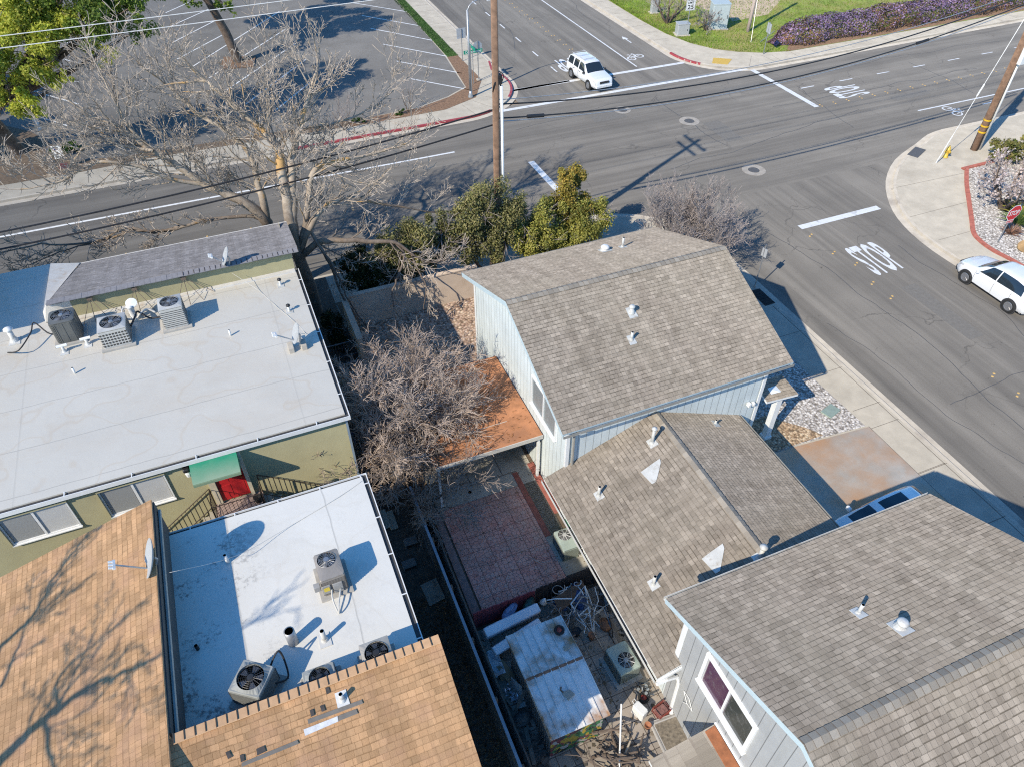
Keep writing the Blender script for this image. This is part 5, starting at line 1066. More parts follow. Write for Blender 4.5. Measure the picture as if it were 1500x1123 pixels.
hose('garden_hose', 'stiff curved pipe arching down beside the shed', 'hose', [(5.5, 11.2, .9), (5.9, 10.9, .95), (6.05, 10.4, .7), (6.1, 9.8, .4), (6.3, 9.3, .3)], .025, plain('hose_brown', (.2, .15, .12), .6))
b = MB(); b.extr([(6.05, 10.75, .7), (7.2, 11.0, .75), (7.15, 11.35, .95), (6.0, 11.15, .9)], (0, 0, .04)); junk('wood_panel', 'brown wooden panel lying below the black picket fence', 'panel', b, plain('brown_ply', (.13, .075, .045), .8, var=.3))
b = MB(); b.tube([(5.8, 11.3, .5), (7.1, 10.8, .9)], .03, 6); b.tube([(6.3, 11.4, .8), (7.3, 10.3, .5)], .025, 6); b.tube([(5.7, 10.9, .3), (6.8, 11.4, .95)], .02, 6); junk('pole_bundle', 'loose grey poles heaped beside the low roof eave', 'poles', b, m_galv)
r2 = random.Random(5)
def lump(c, s, seed, n=10):
    b = MB(); rr2 = random.Random(seed); prof = [(s[0]*sin(pi*i/n)*(.8+.3*rr2.random()), -s[2]*cos(pi*i/n)) for i in range(n+1)]; prof[0] = (0, -s[2]); prof[-1] = (0, s[2]); b.lathe(prof, 12, c, M.Rotation(rr2.random()*3, 3, 'Z'), 0, 1, s[1]/s[0])
    b.v = [(x+rr2.uniform(-.05, .05)*s[0], y+rr2.uniform(-.05, .05)*s[0], z+rr2.uniform(-.06, .06)*s[2]) for x, y, z in b.v]; return b
junk('blue_tarp', 'crumpled dark blue tarp by the low roof eave', 'tarp', lump((6.9, 11.05, .6), (.55, .25, .3), 1), plain('tarp_blue', (.02, .06, .16), .5, var=.4, scale=4), None)
junk('plastic_bag', 'pale blue plastic sack behind the mattresses', 'bag', lump((4.55, 11.35, .8), (.35, .14, .2), 2), plain('bag_blue', (.2, .25, .38), .4, var=.3, scale=6), None)
junk('plastic_bag', 'dark green sack by the black picket fence', 'bag', lump((5.2, 11.3, .75), (.35, .16, .2), 4), plain('bag_green', (.02, .07, .06), .4, var=.3, scale=6), None)
t = thing('lamp_shade', 'small white cone lampshade hanging among the hoses', 'lampshade', (5.62, 11.1, 1.0)); b = MB(); b.lathe([(.12, 0), (.03, .2), (.02, .22), (0, .22)], 14, (0, 0, 0), M.Rotation(.25, 3, 'Y')); b.build('shade', m_white, t, True, False)
# tools and tins by the downspout
t = thing('tool_heap', 'heap of dark tools and tins by the low eave corner', 'tool heap', (7.35, 7.8, .17)); b = MB(); r2 = random.Random(9)
for i in range(18): x, y = r2.uniform(-.25, .25), r2.uniform(-.45, .45); b.tube([(x, y, .03), (x+r2.uniform(-.2, .2), y+r2.uniform(-.2, .2), r2.uniform(.1, .4))], r2.uniform(.01, .03), 5)
b.build('sticks', plain('tool_steel', (.16, .18, .2), .4, .5, .4, 12), t, world=False); b = MB()
for i in range(7): b.lathe([(.05, 0), (.05, .14), (0, .14)], 8, (r2.uniform(-.3, .3), r2.uniform(-.5, .5), 0))
b.build('tins', plain('tin_pale', (.35, .37, .38), .4, .4), t, world=False)
# prunings
b = MB(); r2 = random.Random(11)
for i in range(46):
    x, y = r2.uniform(4.6, 6.3), r2.uniform(5.3, 6.9); a = r2.uniform(0, 6.3); L_ = r2.uniform(.3, 1.3); z_ = r2.uniform(.2, .8)
    pts = [V((x, y, z_))]; d = V((cos(a), sin(a), r2.uniform(-.25, .35)))
    for k in range(4): d = (d+V((r2.uniform(-.3, .3), r2.uniform(-.3, .3), r2.uniform(-.3, .2)))).normalized(); pts.append(pts[-1]+d*L_/4)
    pts = [V((p.x, p.y, max(.2, p.z))) for p in pts]; rr_0 = r2.choice((.012, .016, .03, .05)); b.tube(pts, [rr_0, rr_0*.9, rr_0*.8, rr_0*.7, rr_0*.5], 5)
junk('branch_pile', 'pile of sawn grey branches in front of the painted shed door', 'branch pile', b, plain('dead_wood', (.15, .115, .09), .9, var=.4, scale=6))
t = thing('long_pole', 'long white pole leaning across the branch pile', 'pole', (5.9, 6.3, .2)); b = MB(); b.tube([(-.55, -.95, .12), (.5, .95, .75)], .028, 6); b.build('shaft', m_trim, t, world=False)
b = MB(); b.tube([(5.3, 5.6, .4), (6.25, 6.35, .55)], .03, 6); b.tube([(6.0, 6.7, .55), (6.3, 6.5, .35)], .035, 6); junk('timber_offcut', 'pale stick lying across the branch pile', 'stick', b, plain('pale_wood', (.42, .36, .28), .8))
b = MB(); r2 = random.Random(12)
for i in range(60): p = V((r2.uniform(3.4, 3.95), r2.uniform(6.3, 8.2), r2.uniform(.18, .4))); b.box(tuple(p), (r2.uniform(.05, .2), r2.uniform(.05, .25), .03), r2.random()*3, 0, M.Rotation(r2.uniform(-.6, .6), 3, 'X')@M.Rotation(r2.random()*3, 3, 'Z'))
struct(tag(b.build('litter', plain('rubble_litter', (.12, .10, .085), .9, var=.6, scale=5)), 'rubble and leaf litter between the fence and shed wall', 'litter'), 'stuff')
b = MB(); b.tube([(3.4, 8.35, .3), (4.0, 8.75, .95)], .05, 6); junk('timber_post', 'grey timber propped against the shed wall', 'timber', b, plain('weathered_boards', (.17, .145, .12), .9))
r2 = random.Random(31)
wd = plain('grey_scrap_wood', (.24, .20, .16), .9, var=.35, scale=4); wl = plain('pale_scrap_wood', (.40, .34, .26), .85, var=.2, scale=5)
for i, (x, y, a, L_, m_, lab) in enumerate(((6.15, 9.9, 1.2, 1.2, wd, 'grey plank lying by the right wall of the shed'), (6.5, 11.1, .2, 1.5, wd, 'long grey board below the black picket fence'), (3.55, 7.4, 1.4, 1.1, wd, 'grey plank standing between fence and shed'), (5.0, 5.9, .5, 1.3, wl, 'pale board under the branch pile'), (6.7, 5.6, 1.9, .9, wl, 'pale stick on pavers beside the branch pile'), (7.5, 9.6, 1.5, .9, wd, 'short dark plank against the low eave wall'))):
    b = MB(); b.box((x, y, .27+.05*(i % 3)), (L_, .12, .03), a, 0, M.Rotation(a, 3, 'Z')@M.Rotation(.12, 3, 'Y')); junk('scrap_plank', lab, 'plank', b, m_, 'scrap planks in the junk yard')
for x, y, r_, h_, m_, lab in ((6.35, 10.05, .13, .3, 'pot_black', 'black plastic pot on pavers behind the shed'), (6.75, 9.75, .11, .24, 'pot_terracotta', 'terracotta pot near the folding rack'), (7.55, 10.6, .14, .34, 'pot_black', 'black plastic pot below the low eave'), (7.0, 6.6, .1, .2, 'pot_terracotta', 'terracotta pot near the white container')):
    b = MB(); b.lathe([(r_*.7, 0), (r_, h_), (r_*1.08, h_), (r_*1.08, h_-.03), (r_*.92, h_-.03), (0, h_-.08)], 14, (x, y, .18)); junk('plant_pot', lab, 'pot', b, plain(m_, (.03, .03, .032) if 'black' in m_ else (.36, .15, .075), .7), 'empty pots in the junk yard', True)
for x, y, z_, s_, cc, nm_, lab in ((6.3, 11.15, .4, (.3, .2, .2), (.04, .09, .2), 'sack_navy', 'navy sack under the black picket fence'), (6.75, 10.75, .3, (.28, .22, .16), (.30, .31, .33), 'sack_grey', 'pale grey sack near the folding rack'), (3.65, 8.2, .35, (.2, .3, .2), (.09, .085, .08), 'sack_dark', 'dark sack between fence and shed'), (7.35, 9.95, .32, (.22, .25, .18), (.22, .10, .05), 'sack_rust', 'rust-coloured crumpled sheet by the low eave'), (3.7, 6.2, .3, (.25, .3, .16), (.2, .2, .19), 'sack_ash', 'ash-grey sheet beside the shed door')):
    junk('crumpled_sack', lab, 'sack', lump((x, y, z_), s_, int(x*10)), plain(nm_, cc, .6, var=.35, scale=6), 'crumpled sacks in the junk yard')
t = thing('bicycle_frame', 'dark bicycle frame with two wheels leaning under the low eave', 'bicycle', (7.5, 10.2, .18), 1.35); b = MB()
for cx in (-.5, .5): b.tube([(cx+.32*cos(k*.4), .02, .32+.32*sin(k*.4)) for k in range(17)], .018, 5)
b.build('wheels', m_rubber, t, world=False); b = MB(); b.tube([(-.5, 0, .32), (-.15, .0, .78), (.38, 0, .8), (.05, 0, .32), (-.5, 0, .32)], .018, 5); b.tube([(-.15, 0, .78), (.05, 0, .32)], .016, 5); b.tube([(.5, 0, .32), (.36, 0, .95), (.36, .22, .98)], .016, 5); b.build('frame', plain('bike_blue', (.05, .10, .16), .4, .3), t, world=False); b = MB(); b.bev((-.17, 0, .86), (.24, .1, .06), .02); b.build('saddle', m_black, t, world=False)
b = MB()
for i in range(420):
    x, y = r2.uniform(3.35, 7.8), r2.uniform(5.2, 11.4)
    if 3.9 < x < 5.65 and y > 6.8: continue
    s = r2.uniform(.015, .06); b.box((x, y, .175+s*.2), (s*2, s*r2.uniform(.6, 2.4), s*.5), r2.random()*3)
struct(tag(b.build('debris', leafmat('debris_bits', [(.10, .075, .05), (.22, .18, .13), (.05, .045, .04), (.30, .28, .25), (.16, .09, .05)], .9, 0)), 'scraps and small debris scattered over the junk yard pavers', 'debris'), 'stuff')
b = MB()
for i in range(900):
    x, y = r2.uniform(3.3, 8), r2.uniform(2, 21)
    if 3.9 < x < 5.65 and 6.8 < y < 10.1: continue
    s = r2.uniform(.015, .035); a = r2.random()*6; b.face([(x+s*cos(a+k*1.57), y+s*sin(a+k*1.57)*.6, .205+r2.uniform(0, .02)) for k in range(4)])
struct(tag(b.build('leaf_litter', leafmat('dry_leaf', [(.20, .13, .07), (.12, .08, .05), (.28, .19, .10)], .9, 0)), 'dry leaves scattered over the red patio and yard', 'leaf litter'), 'stuff')
t = thing('tube_tangle', 'tangle of white and grey metal tubes below the black picket fence', 'metal scrap', (6.3, 10.7, .2)); r2 = random.Random(77)
for nm_, mt_, n_ in (('white_tubes', m_trim, 9), ('grey_tubes', m_galv, 11), ('dark_tubes', m_brace, 8)):
    b = MB()
    for i in range(n_):
        p = V((r2.uniform(-.7, .9), r2.uniform(-.6, .6), r2.uniform(.1, .9))); a = r2.random()*6.3; d = V((cos(a), sin(a), r2.uniform(-.5, .5))); L_ = r2.uniform(.4, 1.1); q = p+d*L_
        b.tube([p, (p+q)/2+V((r2.uniform(-.15, .15), r2.uniform(-.15, .15), r2.uniform(-.05, .2))), V((q.x, q.y, max(.05, q.z)))], r2.uniform(.01, .022), 5)
        if i % 3 == 0: rr_0 = r2.uniform(.1, .22); b.tube([p+V((rr_0*cos(k*.45), rr_0*sin(k*.45), .02*k)) for k in range(15)], .012, 4)
    b.build(nm_, mt_, t, world=False)
t = thing('tarp_sheet', 'pale crumpled tarp between the mattresses and the alley fence', 'tarp', (3.5, 10.0, .3)); b = MB(); g_ = [[V((x*.1-.2, y*.12-.4, .25+r2.uniform(-.12, .12))) for x in range(5)] for y in range(8)]
for y in range(7):
    for x in range(4): b.face([g_[y][x], g_[y][x+1], g_[y+1][x+1], g_[y+1][x]])
b.build('sheet', plain('tarp_pale', (.55, .56, .58), .5, var=.15), t, world=False); b = MB(); b.tube([g_[0][0], g_[3][0], g_[7][0]], .015, 4); b.build('hem', plain('tarp_hem', (.4, .42, .45), .6), t, world=False)
# patio bits
hose('coiled_cable', 'coil of white and green cable hung on the wall above the patio', 'cable', [(7.86+.05*cos(i*.9), 14.3+.22*sin(i*.9), .75+.3*cos(i*.9)) for i in range(22)], .014, m_pipeW, None, 5)
hose('coiled_cable', 'white cable loop hanging by the mint unit near the patio', 'cable', [(7.78+.06*cos(i*.8), 12.62+.12*sin(i*.8), .5+.16*cos(i*.8)) for i in range(16)], .012, m_pipeW, None, 5)
b = MB(); b.bb(7.86, 7.9, 13.75, 14.1, .2, 1.5); junk('green_hose_panel', 'narrow green panel on the wall beside the mint unit', 'panel', b, plain('panel_green', (.06, .26, .15), .6))
b = MB()
def sprig(b, p, d, L_, r, depth):
    q = p+d*L_; b.tube([p, p+d*L_*.5+V((0, 0, .02)), q], [r, r*.8, r*.5], 4)
    if depth:
        for k in range(3): d2 = (d+V((rnd.uniform(-.8, .8), rnd.uniform(-.8, .8), rnd.uniform(-.1, .2)))).normalized(); sprig(b, p+d*L_*rnd.uniform(.4, 1), d2, L_*.5, r*.6, depth-1)
sprig(b, V((6.05, 13.4, .24)), V((.45, -.8, .03)).normalized(), .9, .012, 2); junk('fallen_branch', 'small pale fallen branch lying on the red patio', 'branch', b, plain('pale_twig', (.50, .45, .40), .8))
b = MB(); b.lathe([(.07, 0), (.07, .012), (0, .012)], 12, (5.15, 16.85, .18)); junk('drain_cover', 'small black drain cover in the concrete above the red patio', 'drain', b, m_dark)
b = MB(); b.prism([(2.2, 13.72), (2.78, 13.78), (2.84, 12.95), (2.25, 12.85)], .1, .22); junk('concrete_paver', 'square mottled paving slab lying in the alley', 'slab', b, plain('mottled_slab', (.30, .285, .25), .9, var=.25, scale=3, dirt=(.05, .045, .04), dirt_scale=4))
b = MB(); r2 = random.Random(21)
for i in range(2600):
    x, y = r2.uniform(1.6, 2.85), r2.uniform(5.5, 13.2); s = r2.uniform(.02, .05); a = r2.random()*6; z = .17+r2.random()*.03
    b.face([(x+s*cos(a+k*1.57), y+s*sin(a+k*1.57)*.6, z+r2.uniform(-.01, .02)) for k in range(4)])
struct(tag(b.build('leaf_litter', leafmat('brown_litter', [(.04, .025, .015), (.10, .06, .035), (.18, .12, .07), (.06, .04, .02)], .9, 0)), 'brown leaf litter scattered over the alley soil', 'leaf litter'), 'stuff')
b = MB()
for i in range(1500):
    x, y = r2.uniform(3.9, 7.9), r2.uniform(16.6, 21.1); s = r2.uniform(.02, .05); a = r2.random()*6; z = 2.63+r2.random()*.015
    if r2.random() < (8.3-x)/4: b.face([(x+s*cos(a+k*1.57), y+s*sin(a+k*1.57)*.6, z+r2.uniform(-.005, .015)) for k in range(4)])
struct(tag(b.build('leaf_litter', leafmat('rust_litter', [(.25, .10, .04), (.14, .06, .03), (.35, .18, .08), (.2, .07, .03)], .9, 0)), 'rust-coloured leaf litter on the orange patio cover', 'leaf litter'), 'stuff')
# side patio of the apartment block
t = thing('balcony_table', 'small dark table on the narrow side patio', 'table', (1.75, 22.5, .17)); b = MB(); b.bev((0, 0, .5), (.45, .5, .05), .02); b.build('table_top', m_brace, t, world=False)
for sx in (-1, 1):
    for sy in (-1, 1): b = MB(); b.bb(sx*.18-.02, sx*.18+.02, sy*.2-.02, sy*.2+.02, 0, .48); b.build('leg', m_brace, t, world=False)
m_bg = plain('green_plastic', (.03, .38, .05), .35, var=.15); m_bl = plain('blue_plastic', (.03, .10, .42), .35, var=.15)
def bottle(lab, x, y, z, m_, s=1.0):
    b = MB(); b.lathe([(.0, 0), (.10*s, 0), (.11*s, .05), (.11*s, .26*s), (.05*s, .36*s), (.045*s, .42*s), (0, .42*s)], 12, (x, y, z)); return junk('water_jug', lab, 'jug', b, m_, 'plastic jugs on the side patio', True)
for px, py, m_, lab in ((524, 617, m_bg, 'bright green jug alone in middle of the side patio'), ((534), 645, m_bg, 'bright green jug at the foot of the side patio'), (514, 640, m_bl, 'blue jug left at the foot of the side patio'), (518, 649, m_bl, 'blue jug nearest the apartment corner'), (531, 636, m_bl, 'blue jug behind the green one on the side patio'), (530, 595, m_bl, 'blue jug against the side patio boards')):
    p_ = at(px, py, .3); bottle(lab, p_.x, p_.y, .17, m_, 1.25)
t = thing('patio_screen', 'low grey board screen round the narrow side patio', 'screen', (2.2, 21, .15)); m_sc = plain('weathered_boards', (.17, .145, .12), .9); b = MB(); b.bb(1.35, 2.5, 23.2, 23.25, .15, 1.2); b.bb(2.5, 2.55, 19.9, 23.25, .15, 1.2); b.bb(1.35, 2.55, 19.85, 19.9, .15, .75); b.bb(1.35, 2.5, 21.6, 21.64, .15, .6); b.build('boards', m_sc, t)
b = MB(); b.bb(1.33, 2.6, 23.18, 23.27, 1.2, 1.25); b.bb(2.48, 2.57, 19.88, 23.18, 1.2, 1.25); b.build('cap_rail', plain('screen_rail', (.3, .28, .25), .8), t)
b = MB(); b.bb(1.35, 2.5, 19.9, 23.2, .15, .19); struct(b.build('side_patio_floor', plain('side_patio_green', (.10, .115, .08), .9, var=.3, scale=2)))
t = thing('potted_plant', 'spiky potted plant on the side patio screen', 'potted plant', (2.0, 23.2, 1.25)); b = MB(); b.lathe([(.08, 0), (.12, .2), (.1, .2), (0, .18)], 12); b.build('pot', plain('dark_pot', (.06, .05, .05), .7), t, True, False); b = MB()
for i in range(12): a = i*.52; b.tube([(0, 0, .18), (.16*cos(a), .16*sin(a), .42), (.36*cos(a), .36*sin(a), .36)], [.018, .014, .003], 3)
b.build('leaves', plain('dull_green_leaf', (.16, .19, .11), .7, var=.3), t, world=False)
for y, lab in ((24.6, 'dark iron gate across the side alley, the one nearer the jugs'), (26.0, 'dark iron gate across the side alley, nearer the tan wall')):
    f5 = thing('iron_gate', lab, 'gate', (2.2, y, .15), 0, 'iron gates in the side alley'); gm = plain('gate_iron', (.10, .115, .13), .5, .3)
    for z_ in (.5, 1.25): b = MB(); b.bb(1.35, 3.1, y, y+.05, z_, z_+.05); b.build('rail', gm, f5)
    b = MB()
    for i in range(14): b.bb(1.4+i*.125, 1.42+i*.125, y+.01, y+.03, .2, 1.28)
    b.build('bars', gm, f5)
# ------------------------------------------------------------------ vehicles
m_car = plain('white_car_paint', (.74, .75, .76), .25, var=.02); m_car.node_tree.nodes['Principled BSDF'].inputs['Coat Weight'].default_value = .6
m_cglass = glassy('car_glass', (.018, .026, .034), .05); m_clad = plain('black_cladding', (.035, .035, .037), .6); m_chrome = plain('chrome', (.5, .5, .52), .2, .9, .05)
m_head = glassy('headlamp', (.45, .46, .46), .1); m_tail = glassy('tail_lamp', (.32, .015, .02), .15); m_rim = plain('alloy', (.40, .40, .41), .3, .7)
def lerp(tab, x):
    for (x0, v0), (x1, v1) in zip(tab, tab[1:]):
        if x <= x1:
            t = (x-x0)/(x1-x0) if x1 > x0 else 0; t = max(0, min(1, t)); t = t*t*(3-2*t)*.5+t*.5
            return v0+(v1-v0)*t
    return tab[-1][1]
def car(nm, lab, loc, rz, S):
    """x forward. S: tables top, belt, half (width at belt), roofw (width at top), bot along x; wheels, glass ranges"""
    t = thing(nm, lab, 'car', loc, rz); x0, x1 = S['top'][0][0], S['top'][-1][0]
    def sect(x):
        w, wt, zt, zb, zo = lerp(S['half'], x), lerp(S['roofw'], x), lerp(S['top'], x), lerp(S['belt'], x), lerp(S['bot'], x)
        zb = min(zb, zt-.03); e = zt-zb
        return [(w*.86, zo), (w*.97, zo+.10), (w, zo+(zb-zo)*.45), (w*.985, zb-.10), (w*.955, zb), (w*.955+(wt-w*.955)*.5, zb+e*.53), (wt, zt-min(.05, e*.3)), (wt*.86, zt-min(.012, e*.1)), (wt*.45, zt+.012), (0, zt+.018)]
    def pt(x, k):               # k runs 0..9 on the left side, fractional
        s = sect(x); i = int(min(k, 8.999)); f = k-i; return V((x, s[i][0]*(1-f)+s[i+1][0]*f, s[i][1]*(1-f)+s[i+1][1]*f))
    N = 56; xs = [x0+(x1-x0)*i/N for i in range(N+1)]; b = MB(); ring = 19; vs = []
    for x in xs:
        L = [pt(x, k) for k in range(10)]; vs += L+[V((p.x, -p.y, p.z)) for p in L[-2::-1]]
    fs = [(i*ring+j, (i+1)*ring+j, (i+1)*ring+j+1, i*ring+j+1) for i in range(N) for j in range(ring-1)]
    fs += [tuple(range(ring)), tuple(range(N*ring+ring-1, N*ring-1, -1))]+[(i*ring+ring-1, (i+1)*ring+ring-1, (i+1)*ring, i*ring) for i in range(N)]
    b.raw(vs, fs); bo = b.build('body', m_car, t, True, False)
    mod = bo.modifiers.new('edge', 'EDGE_SPLIT'); mod.split_angle = R(38)
    def panel(name, xa, xb, ka, kb, mat, nx=10, nk=4, off=.006, sides=(1,), parent=None, slant=(0, 0), shape=None):
        for s in sides:
            q = MB(); g = []
            for i in range(nx+1):
                for j in range(nk+1):
                    f, h_ = i/nx, j/nk; k = ka+(kb-ka)*h_; xx = xa+(xb-xa)*f+slant[0]*h_*(1-f)+slant[1]*h_*f
                    p = pt(xx, k); dx = pt(xx+.01, k)-p; dk = pt(xx, min(k+.05, 9))-pt(xx, k-.05); n_ = dx.cross(dk)
                    if n_.length < 1e-9: n_ = V((0, 0, 1))
                    n_.normalize(); 
                    if n_.y < 0 and k < 6.5: n_ = -n_
                    if k >= 6.5 and n_.z < 0: n_ = -n_
                    p = p+n_*off; g.append(V((p.x, p.y*s, p.z)))
            q.raw(g, [(i*(nk+1)+j, (i+1)*(nk+1)+j, (i+1)*(nk+1)+j+1, i*(nk+1)+j+1) for i in range(nx) for j in range(nk)]); q.build(name, mat, parent or t, True, False)
    for xa, xb, sl in S['side_glass']: panel('side_window', xa, xb, 4.15, 5.95, m_cglass, sides=(1, -1), slant=sl)
    def full(name, xa, xb, ka, mat, nx=8):      # glass right across the car (windscreens)
        q = MB(); g = []; ks = [ka+(9-ka)*i/6 for i in range(7)]
        for i in range(nx+1):
            x = xa+(xb-xa)*i/nx; L = [pt(x, k) for k in ks]; row = L+[V((p.x, -p.y, p.z)) for p in L[-2::-1]]
            nrm = V((pt(x-.02, 9).z-pt(x+.02, 9).z, 0, .04)).normalized(); g += [p+nrm*.008 for p in row]
        m_ = 13; q.raw(g, [(i*m_+j, (i+1)*m_+j, (i+1)*m_+j+1, i*m_+j+1) for i in range(nx) for j in range(m_-1)]); q.build(name, mat, t, True, False)
    full('windscreen', *S['screen'], 6.3, m_cglass); full('rear_window', *S['rear'], 6.3, m_cglass)
    if S.get('sunroof'): full('sunroof', *S['sunroof'], 7.15, m_cglass)
    for xa, xb, ka, kb in S['head']: panel('headlight', xa, xb, ka, kb, m_head, 5, 3, .008, (1, -1))
    for xa, xb, ka, kb in S['tail']: panel('tail_light', xa, xb, ka, kb, m_tail, 5, 3, .008, (1, -1))
    if S.get('clad'):
        panel('sill_cladding', S['clad'][0], S['clad'][1], .0, .95, m_clad, 10, 2, .012, (1, -1))
    hw = lerp(S['half'], 0)
    q = MB()
    for x in S['seams']:
        for s in (1, -1):
            for k in range(6): a_, b_ = pt(x, .9+k*.52), pt(x, .9+(k+1)*.52); q.box(((a_.x+b_.x)/2, s*((a_.y+b_.y)/2+.0015), (a_.z+b_.z)/2), (.012, .008, abs(b_.z-a_.z)+.004))
    q.build('door_seam', m_clad, t, False, False)
    q = MB()
    for x in S['handles']:
        for s in (1, -1): p = pt(x, 3.05); q.bev((p.x, s*(p.y+.012), p.z), (.2, .03, .035), .008)
    q.build('door_handle', S.get('hmat', m_clad), t, False, False)
    for s in (1, -1):
        q = MB(); p = pt(S['mirror'], 4.2); q.bev((p.x, s*(p.y+.12), p.z+.05), (.12, .2, .15), .03); q.build('wing_mirror', S['mmat'], t, False, False)
    f = MB(); fx = x1+.004; zc = S['grille']; f.bev((fx, 0, zc), (.03, S['gw'], .16), .01); f.build('grille', m_clad, t, False, False)
    for bx, hx in ((x1-.03, x1-.05), (x0+.03, x0+.05)): f = MB(); f.bev((bx, 0, S['bump']), (.14, lerp(S['half'], hx)*1.9, .2), .05); f.build('bumper', S.get('bmat', m_car), t, False, False)
    f = MB(); f.bb(x1+.041, x1+.05, -.16, .16, S['bump']-.06, S['bump']+.06); f.build('number_plate', m_trim, t, False, False)
    if S.get('rack'):
        f = MB()
        for s in (1, -1): f.tube([(S['rack'][0], s*.5, S['rz']+.07), (S['rack'][1], s*.5, S['rz']+.07)], .022, 6)
        for x in (S['rack'][0]+.15, (S['rack'][0]+S['rack'][1])/2, S['rack'][1]-.15): f.tube([(x, -.5, S['rz']+.07), (x, .5, S['rz']+.07)], .02, 6)
        f.build('roof_rack', plain('rack_grey', (.45, .45, .44), .5), t, False, False)
    rw = S['r']
    for wx in S['wheels']:
        for s in (1, -1):
            y = s*(lerp(S['half'], wx)*.985-.10); m = M.Rotation(-R(90)*s, 3, 'X')
            q = MB(); q.lathe([(rw*1.16, .085), (rw*1.16, .118), (rw*.98, .118), (rw*.98, .085)], 26, (wx, y, rw), m); q.lathe([(rw*1.02, .108), (0, .108)], 26, (wx, y, rw), m); q.build('wheel_arch', m_clad if S.get('clad') else m_dark, t, False, False)
            q = MB(); q.lathe([(rw*.62, -.11), (rw*.92, -.12), (rw, -.09), (rw, .10), (rw*.92, .14), (rw*.66, .135), (rw*.62, .11)], 28, (wx, y, rw), m); wo = q.build('wheel', m_rubber, t, True, False)
            q = MB(); q.lathe([(rw*.66, .13), (rw*.6, .14), (rw*.56, .115)], 24, (wx, y, rw), m)
            for k in range(S['spokes']):
                a = 2*pi*k/S['spokes']; c_ = V((wx, y, rw))+m@V((cos(a)*rw*.31, sin(a)*rw*.31, .128)); q.box(tuple(c_), (rw*.6, rw*.17, .02), 0, 0, m@M.Rotation(a, 3, 'Z'))
            q.lathe([(rw*.16, .12), (rw*.14, .145), (0, .145)], 12, (wx, y, rw), m); q.build('rim', m_rim, wo, False, False)
            q = MB(); q.lathe([(rw*.6, .116), (0, .116)], 20, (wx, y, rw), m); q.build('rim_well', m_dark, wo, False, False)
    return t
CROSS = dict(top=[(-2.24, .62), (-2.2, .98), (-2.08, 1.12), (-1.92, 1.28), (-1.55, 1.54), (-.9, 1.635), (-.2, 1.64), (.25, 1.58), (.62, 1.40), (1.12, 1.09), (1.6, 1.0), (2.02, .88), (2.18, .74), (2.24, .52)],
    belt=[(-2.24, .6), (-2.1, .98), (-1.4, 1.06), (0, 1.02), (1.1, .98), (1.9, .84), (2.24, .5)], half=[(-2.24, .66), (-2.0, .86), (-1.4, .925), (0, .925), (1.3, .92), (1.85, .86), (2.12, .72), (2.24, .56)],
    roofw=[(-2.24, .58), (-2.0, .72), (-1.5, .62), (-.5, .64), (.4, .66), (1.1, .76), (1.8, .74), (2.24, .5)], bot=[(-2.24, .38), (-1.9, .24), (1.9, .24), (2.24, .36)],
    side_glass=[(-1.62, -.20, (.12, 0)), (-.14, .80, (0, -.42))], screen=(1.08, .38), rear=(-2.02, -1.62), head=[(1.72, 2.04, 3.4, 4.4)], tail=[(-2.2, -1.86, 3.2, 4.0)], seams=(-1.15, -.17, .95), handles=(-.85, .1), mirror=.78, mmat=m_car, grille=.62, gw=.9, bump=.40,
    wheels=(1.335, -1.335), r=.355, spokes=5, clad=(-2.0, 1.9), hmat=m_car, bmat=m_clad)
car('parked_car', 'white crossover car parked by gravel bed on the right kerb', (34.42, 18.68, .0), R(90), CROSS)
SUV = dict(top=[(-2.3, .7), (-2.28, 1.05), (-2.18, 1.3), (-2.0, 1.58), (-1.7, 1.66), (-.6, 1.68), (.1, 1.66), (.35, 1.60), (1.02, 1.10), (1.5, 1.05), (2.1, .98), (2.24, .86), (2.3, .6)],
    belt=[(-2.3, .65), (-2.2, 1.02), (0, 1.03), (1.0, 1.02), (2.1, .92), (2.3, .55)], half=[(-2.3, .78), (-2.1, .85), (0, .87), (1.6, .86), (2.1, .82), (2.3, .72)],
    roofw=[(-2.3, .7), (-2.1, .68), (-1.6, .66), (.3, .66), (1.0, .76), (2.0, .74), (2.3, .62)], bot=[(-2.3, .42), (-1.9, .32), (1.9, .32), (2.3, .38)],
    side_glass=[(-1.98, -1.22, (.10, 0)), (-1.08, -.38, (.03, 0)), (-.26, .70, (0, -.36))], screen=(.98, .36), rear=(-2.24, -2.06), head=[(1.95, 2.27, 3.3, 4.3)], tail=[(-2.29, -2.15, 2.4, 3.6)], seams=(-1.15, -.32, .85), handles=(-.95, -.1), mirror=.7, mmat=m_clad, grille=.78, gw=.8, bump=.5,
    wheels=(1.34, -1.34), r=.36, spokes=5, rack=(-1.9, .0), rz=1.68)
car('moving_car', 'white four-door SUV with roof rack crossing the far stop line', (27.60, 51.3, 0), R(-87), SUV)
car('parked_car', 'white car in the shaded driveway half hidden by the near roof', (18.0, 9.25, KERB+.01), R(183), dict(CROSS, clad=None, sunroof=(.1, -.95)))
